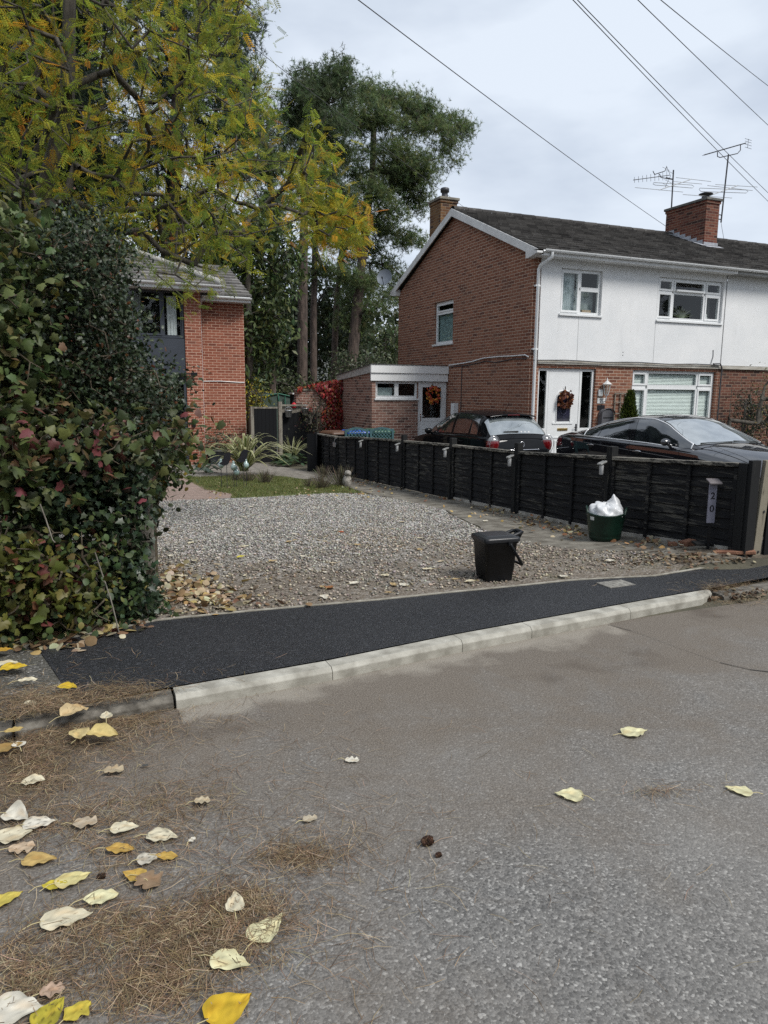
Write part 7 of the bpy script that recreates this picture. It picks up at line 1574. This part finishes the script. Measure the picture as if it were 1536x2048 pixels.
def fallen(px, py, ln, rot, col, label, name='fallen_leaf', shape='heart', curl=.05, group='big fallen leaves', spots=0, z=None, fold=0):
    """one broad leaf with midrib, cupped and lying on the ground; ln in metres, rot is its direction in the plane"""
    p = at(px, py, 2, .0)
    ln *= 1.12; curl *= .34; fold *= .5
    onp = p[1] > kf(p[0]); p = at(px, py, 2, .09 if onp else .004) if z is None else at(px, py, 2, z)
    nu, nv = 19, 13; asy = rng.uniform(.78, 1.18, 2); ed = rng.normal(0, 1, (2, 4)); nb = rng.uniform(0, 6.28, 8); wear = rng.uniform(.03, .10) if shape != 'ragged' else .25; P = np.zeros((nu, nv, 3)); C = np.zeros((nu, nv, 3)); sd = rng.uniform(0, 6.28, 4)
    wv_ = {'heart': lambda u: .44*(math.sin(math.pi*min(1, u*1.02)**.62))**.8*(1-.25*u)+.03*(u < .02), 'oval': lambda u: .30*math.sin(math.pi*u)**.75, 'ragged': lambda u: .36*math.sin(math.pi*u)**.6*(1+.25*math.sin(17*u+sd[0]))}[shape]
    for i in range(nu):
        u = i/(nu-1); w_ = wv_(u)+.004
        for j in range(nv):
            v = (j-(nv-1)/2)/((nv-1)/2); sd_ = int(v > 0); w_ = (wv_(u)*asy[sd_]*(1+wear*(math.sin(9*u+ed[sd_, 0])+.6*math.sin(21*u+ed[sd_, 1]*3))*.5)+.004); x = u-.10*(1-abs(v))*0+(-.09*abs(v)*(1-u)**3 if shape == 'heart' else 0)
            zz = curl*(abs(v)**1.6)*w_*1.6+curl*.5*math.sin(u*3+sd[1])*u+.014*math.sin(9*u+5*v+sd[2])+.010*math.sin(23*u-11*v+sd[0])+.007*math.sin(31*v+13*u+sd[3])+.012*max(0, abs(v)-.6)*math.sin(19*u+sd[1])*4+fold*max(0, v)*w_*1.5
            P[i, j] = (x*ln, v*w_*ln*(1-.5*fold*(v > 0)), zz*ln+.004)
            k = .90+.1*min(1, abs(v)*4); vein = .95 if abs(((u*7-abs(v)*2.0) % 1)-.5) < .1 else 1
            C[i, j] = np.array(col)*k*vein*(1+.10*math.sin(6*u+4*v+sd[3]))
            C[i, j] *= 1-.22*max(0, math.sin(11*u+nb[0]+3*v)*math.sin(7*v+nb[1]-5*u))-.3*max(0, abs(v)-.75)*(.5+.5*math.sin(8*u+nb[2])); C[i, j] = C[i, j]*(1, 1-.10*max(0, math.sin(5*u+nb[3])*math.sin(4*v+nb[4])), 1-.2*max(0, math.sin(5*u+nb[3])*math.sin(4*v+nb[4])))
            if spots and (math.sin(13*u+sd[0])*math.sin(9*v+sd[1]) > .72): C[i, j] *= .45
    c, s = math.cos(rot), math.sin(rot); Q = P.copy(); Q[..., 0] = P[..., 0]*c-P[..., 1]*s-ln*.5*c; Q[..., 1] = P[..., 0]*s+P[..., 1]*c-ln*.5*s
    Q[..., 2] -= Q[..., 2].min()-(.010 if px < 480 else .003)
    root = np.array((-ln*.5*c, -ln*.5*s, Q[0, nv//2, 2])); st = .5*ln; bend = rng.normal(0, .3)
    tip_ = np.array((root[0]-st*math.cos(rot+bend), root[1]-st*math.sin(rot+bend), .004))
    V = Q.reshape(-1, 3); fs = [(i*nv+j, (i+1)*nv+j, (i+1)*nv+j+1, i*nv+j+1) for i in range(nu-1) for j in range(nv-1)]
    t = tag(np_mesh(name, V, np.array(fs), M['leaf_dry'], None, np.clip(C.reshape(-1, 3), 0, 1), True), label, 'leaf', group); t.location = p
    MB().tube([root, (root+tip_)/2+np.array((0, 0, .006)), tip_], .0016, 4).build('leaf_stalk', M['stalk'], t, world=False)
    return t
M['stalk'] = pm('leaf_stalk', (.45, .38, .20), .6)
CR, YL_, GO, TA, BR, WH, PY = (.66, .60, .44), (.66, .46, .04), (.50, .33, .08), (.46, .34, .18), (.28, .19, .12), (.68, .64, .54), (.70, .66, .41)
def wdir(a):      # image-plane angle (0 = to the right, 90 = away) to plan angle
    return -CAM_Y+R(a)
for px, py, ln, a, col, lb, kw in [
    (462, 2020, .115, 40, (.60, .40, .03), 'large golden yellow leaf with green veins at the bottom edge, right of the needle patch', {}),
    (465, 1930, .105, -15, PY, 'large pale lemon leaf just above the bottom golden leaf', {}),
    (538, 1858, .12, 60, PY, 'large pale lemon leaf pointing up to the right, rightmost of the lower group', {}),
    (470, 1808, .085, 100, CR, 'cream leaf with its tip pointing away, above the two pale lemon leaves', {}),
    (35, 2028, .12, 10, WH, 'wide white underside leaf cut by the bottom left corner', {}),
    (103, 2030, .085, 70, (.42, .36, .04), 'mottled green and yellow leaf at the bottom edge next to the white one', dict(spots=1)),
    (155, 2030, .07, 50, (.52, .42, .06), 'small ragged yellow leaf at the bottom edge', dict(shape='ragged')),
    (105, 1990, .06, 20, (.42, .30, .22), 'pinkish brown crumpled leaf in the needles above the bottom left corner', dict(shape='ragged', curl=.3)),
    (138, 1842, .13, 15, CR, 'broad cream leaf pair lying left of the pale oval leaf', {}),
    (202, 1800, .10, 15, PY, 'pale yellow green oval leaf right above the broad cream one', dict(shape='oval')),
    (150, 1762, .10, 30, (.62, .55, .26), 'cream yellow leaf with a touch of gold lying on another leaf', {}),
    (110, 1775, .075, 10, (.50, .42, .05), 'bright yellow green leaf under the cream yellow one', dict(shape='oval')),
    (14, 1803, .09, 40, (.56, .46, .10), 'half cream half yellow leaf at the left edge', {}),
    (265, 1757, .075, 160, GO, 'golden leaf curled beside a brown one', dict(curl=.2)),
    (298, 1768, .09, -25, BR, 'brown crinkled leaf beside the golden curled one', dict(curl=.25, shape='ragged')),
    (82, 1725, .10, 5, (.50, .35, .13), 'tan gold leaf with dark veins lying alone at the left', {}),
    (240, 1704, .095, 0, (.48, .31, .08), 'golden brown square looking leaf', dict(shape='oval', curl=.2)),
    (300, 1721, .07, 20, (.50, .46, .38), 'pale grey leaf touching a small golden one', dict(spots=1)),
    (334, 1718, .075, -5, GO, 'small golden leaf touching the pale grey one', dict(shape='oval')),
    (328, 1678, .105, -10, CR, 'cream leaf with a net of dark veins', dict(spots=1)),
    (252, 1661, .09, 10, CR, 'cream leaf left of the veined one', dict(curl=.2)),
    (170, 1652, .085, 5, (.46, .38, .28), 'shredded beige leaf in the needles', dict(shape='ragged', curl=.25)),
    (384, 1684, .03, 60, WH, 'tiny white leaf scrap right of the veined cream leaf', dict(shape='ragged')),
    (45, 1700, .085, 10, (.52, .40, .28), 'salmon tan leaf at the left', dict(shape='ragged')),
    (20, 1676, .14, 20, CR, 'long cream leaf reaching in from the left edge', dict(shape='oval')),
    (82, 1652, .10, 15, WH, 'whitish leaf with dark holes', dict(spots=1, curl=.2)),
    (35, 1640, .10, -20, WH, 'white leaf curled up on its side at the left edge', dict(curl=.35, fold=.6)),
    (66, 1570, .09, 10, CR, 'cream leaf curled over a small needle heap', dict(shape='oval', curl=.45, fold=.5)),
    (228, 1546, .08, 0, (.45, .37, .25), 'crumpled beige leaf below the needle bank', dict(shape='ragged', curl=.35)),
    (20, 1500, .10, 40, (.33, .22, .08), 'brown gold leaf tilted in the needle bank at the left edge', dict(curl=.3, z=.03)),
    (38, 1493, .06, 120, WH, 'curled white leaf leaning on the brown gold one', dict(curl=.4, z=.03)),
    (28, 1464, .075, 30, (.50, .37, .14), 'small tan oval leaf above the needle bank', dict(shape='oval', z=.06)),
    (158, 1475, .10, -60, (.58, .46, .22), 'big tan veined leaf on the needle bank', dict(curl=.2, z=.05)),
    (205, 1477, .13, 8, (.60, .48, .20), 'narrow cream leaf seen edge on, right of the tan veined leaf', dict(shape='oval', curl=.6, fold=.9, z=.04)),
    (152, 1430, .12, 50, (.52, .40, .22), 'tan leaf folded upright at the kerb corner', dict(curl=.45, fold=.7, z=.08)),
    (213, 1434, .075, 110, CR, 'pale cream leaf standing on the needles near the old kerb', dict(curl=.2, z=.06)),
    (60, 1412, .06, 10, CR, 'thin cream leaf sliver on the old grey footway', dict(shape='oval', fold=.9)),
    (138, 1378, .10, -20, YL_, 'bright yellow leaf with a long stalk on the footway edge', dict(curl=.2)),
    (56, 1365, .09, 20, CR, 'narrow cream leaf with its stalk pointing up on the old footway', dict(shape='oval', curl=.3)),
    (30, 1338, .12, 10, YL_, 'large bright yellow leaf on the old footway', dict(curl=.15)),
    (10, 1303, .08, 10, (.55, .33, .05), 'orange leaf at the left edge by the hedge foot', {}),
    (14, 1330, .12, 0, CR, 'pale straight edged scrap behind the large yellow leaf', dict(shape='oval', curl=.05)),
    (1272, 1467, .115, 15, PY, 'pale leaf lying alone on the road, highest of the three on the right', dict(curl=.25)),
    (1136, 1591, .10, 170, PY, 'pale leaf lying alone on the road, left of the needle streak', {}),
    (1475, 1582, .09, 150, PY, 'pale round leaf lying alone on the road at the right edge', {}),
    (620, 1641, .055, 20, (.46, .40, .30), 'small crumpled beige leaf in the middle of the road', dict(shape='ragged', curl=.4)),
    (405, 1608, .06, 10, (.46, .39, .27), 'small crumpled beige leaf on brown dirt', dict(shape='ragged', curl=.4)),
    (704, 1522, .06, 0, WH, 'small toothed white leaf on the road', dict(shape='ragged')),
    (290, 1535, .03, 0, (.08, .08, .08), 'small dark grey chip beside the crumpled beige leaf', dict(shape='oval', name='stone_chip'))]:
    fallen(px, py, ln*.95, wdir(a), col, lb, **kw)
# leaves on the drive, small in the picture
dl = [(480, 1115, (.62, .55, .08), 'yellow leaf alone on the gravel'), (683, 1065, (.40, .10, .04), 'small red leaf in the middle of the gravel'), (660, 1175, (.30, .13, .05), 'rust brown leaf near the footway edge'), (383, 1087, CR, 'pale leaf on gravel near the hedge'), (492, 1093, CR, 'pale leaf in the gravel left of the yellow one'), (1125, 1153, WH, 'ragged white leaf right of the black caddy'), (938, 1164, CR, 'pale leaf touching the black caddy foot'), (805, 1170, WH, 'white leaf near the footway, left of the caddy'), (772, 1152, CR, 'cream leaf left of the white one'), (1222, 1122, WH, 'pale leaf on dirt below the green tub'), (505, 1014, WH, 'white leaf at the back of the gravel'), (972, 1042, WH, 'white lump of leaf right of centre of the gravel'), (1183, 1073, CR, 'pale leaf left of the green tub foot')]
for px, py, col, lb in dl: fallen(px, py, .075, rng.uniform(0, 6.28), col, lb, group='leaves on the drive', curl=.25, z=float(ground(px, py)[2])+.016)
for i in range(36):
    px, py = rng.uniform(340, 930), 1010+190*rng.uniform(0, 1)**.8
    q = ground(px, py)
    if q[1] > back_y(q[0])+.1: fallen(px, py, rng.uniform(.045, .085), rng.uniform(0, 6.28), [CR, WH, TA, (.5, .42, .3)][i % 4], 'small dry pale leaf scattered on the gravel drive', group='dry leaves scattered on the gravel', shape=['heart', 'oval', 'ragged'][i % 3], curl=.3, z=float(q[2])+.016)
# pine cones
def cone(px, py, r_, lb):
    p = at(px, py, 2, .0); t = plant('pine_cone', lb, 'pine cone', p); n = 90; V_, F_, C_ = [], [], []
    u = (np.arange(n)+.5)/n; q = np.arange(n)*2.39996; x = (u-.5)*r_*2.3; rr_ = r_*np.sqrt(np.maximum(.05, 1-(2*u-1)**2))*.75
    P = np.stack([x, rr_*np.cos(q)*.8, r_*.8+rr_*np.sin(q)*.8], 1); A = np.stack([.5+0*u, np.cos(q), np.sin(q)], 1)
    V, F, C = scatter(oval(.5)[0], oval(.5)[1], P, A, np.stack([-1+0*u, np.cos(q)*.3, np.sin(q)*.3], 1), np.full(n, r_*.55), pick([(.12, .06, .04), (.18, .10, .065), (.07, .04, .03)], n, .15)); np_mesh('scales', V, F, M['leaf_dry'], t, C, world=False)
    mb = MB(); mb.tube([(-r_, 0, r_*.8), (0, 0, r_*.8), (r_, 0, r_*.8)], [r_*.2, r_*.55, r_*.15], 8); mb.build('core', M['bark'], t, world=False)
cone(853, 1690, .019, 'red brown pine cone on the road'); cone(876, 1714, .010, 'tiny broken cone piece below the pine cone')
cone(202, 1758, .012, 'small cone lying above the pale oval leaf')
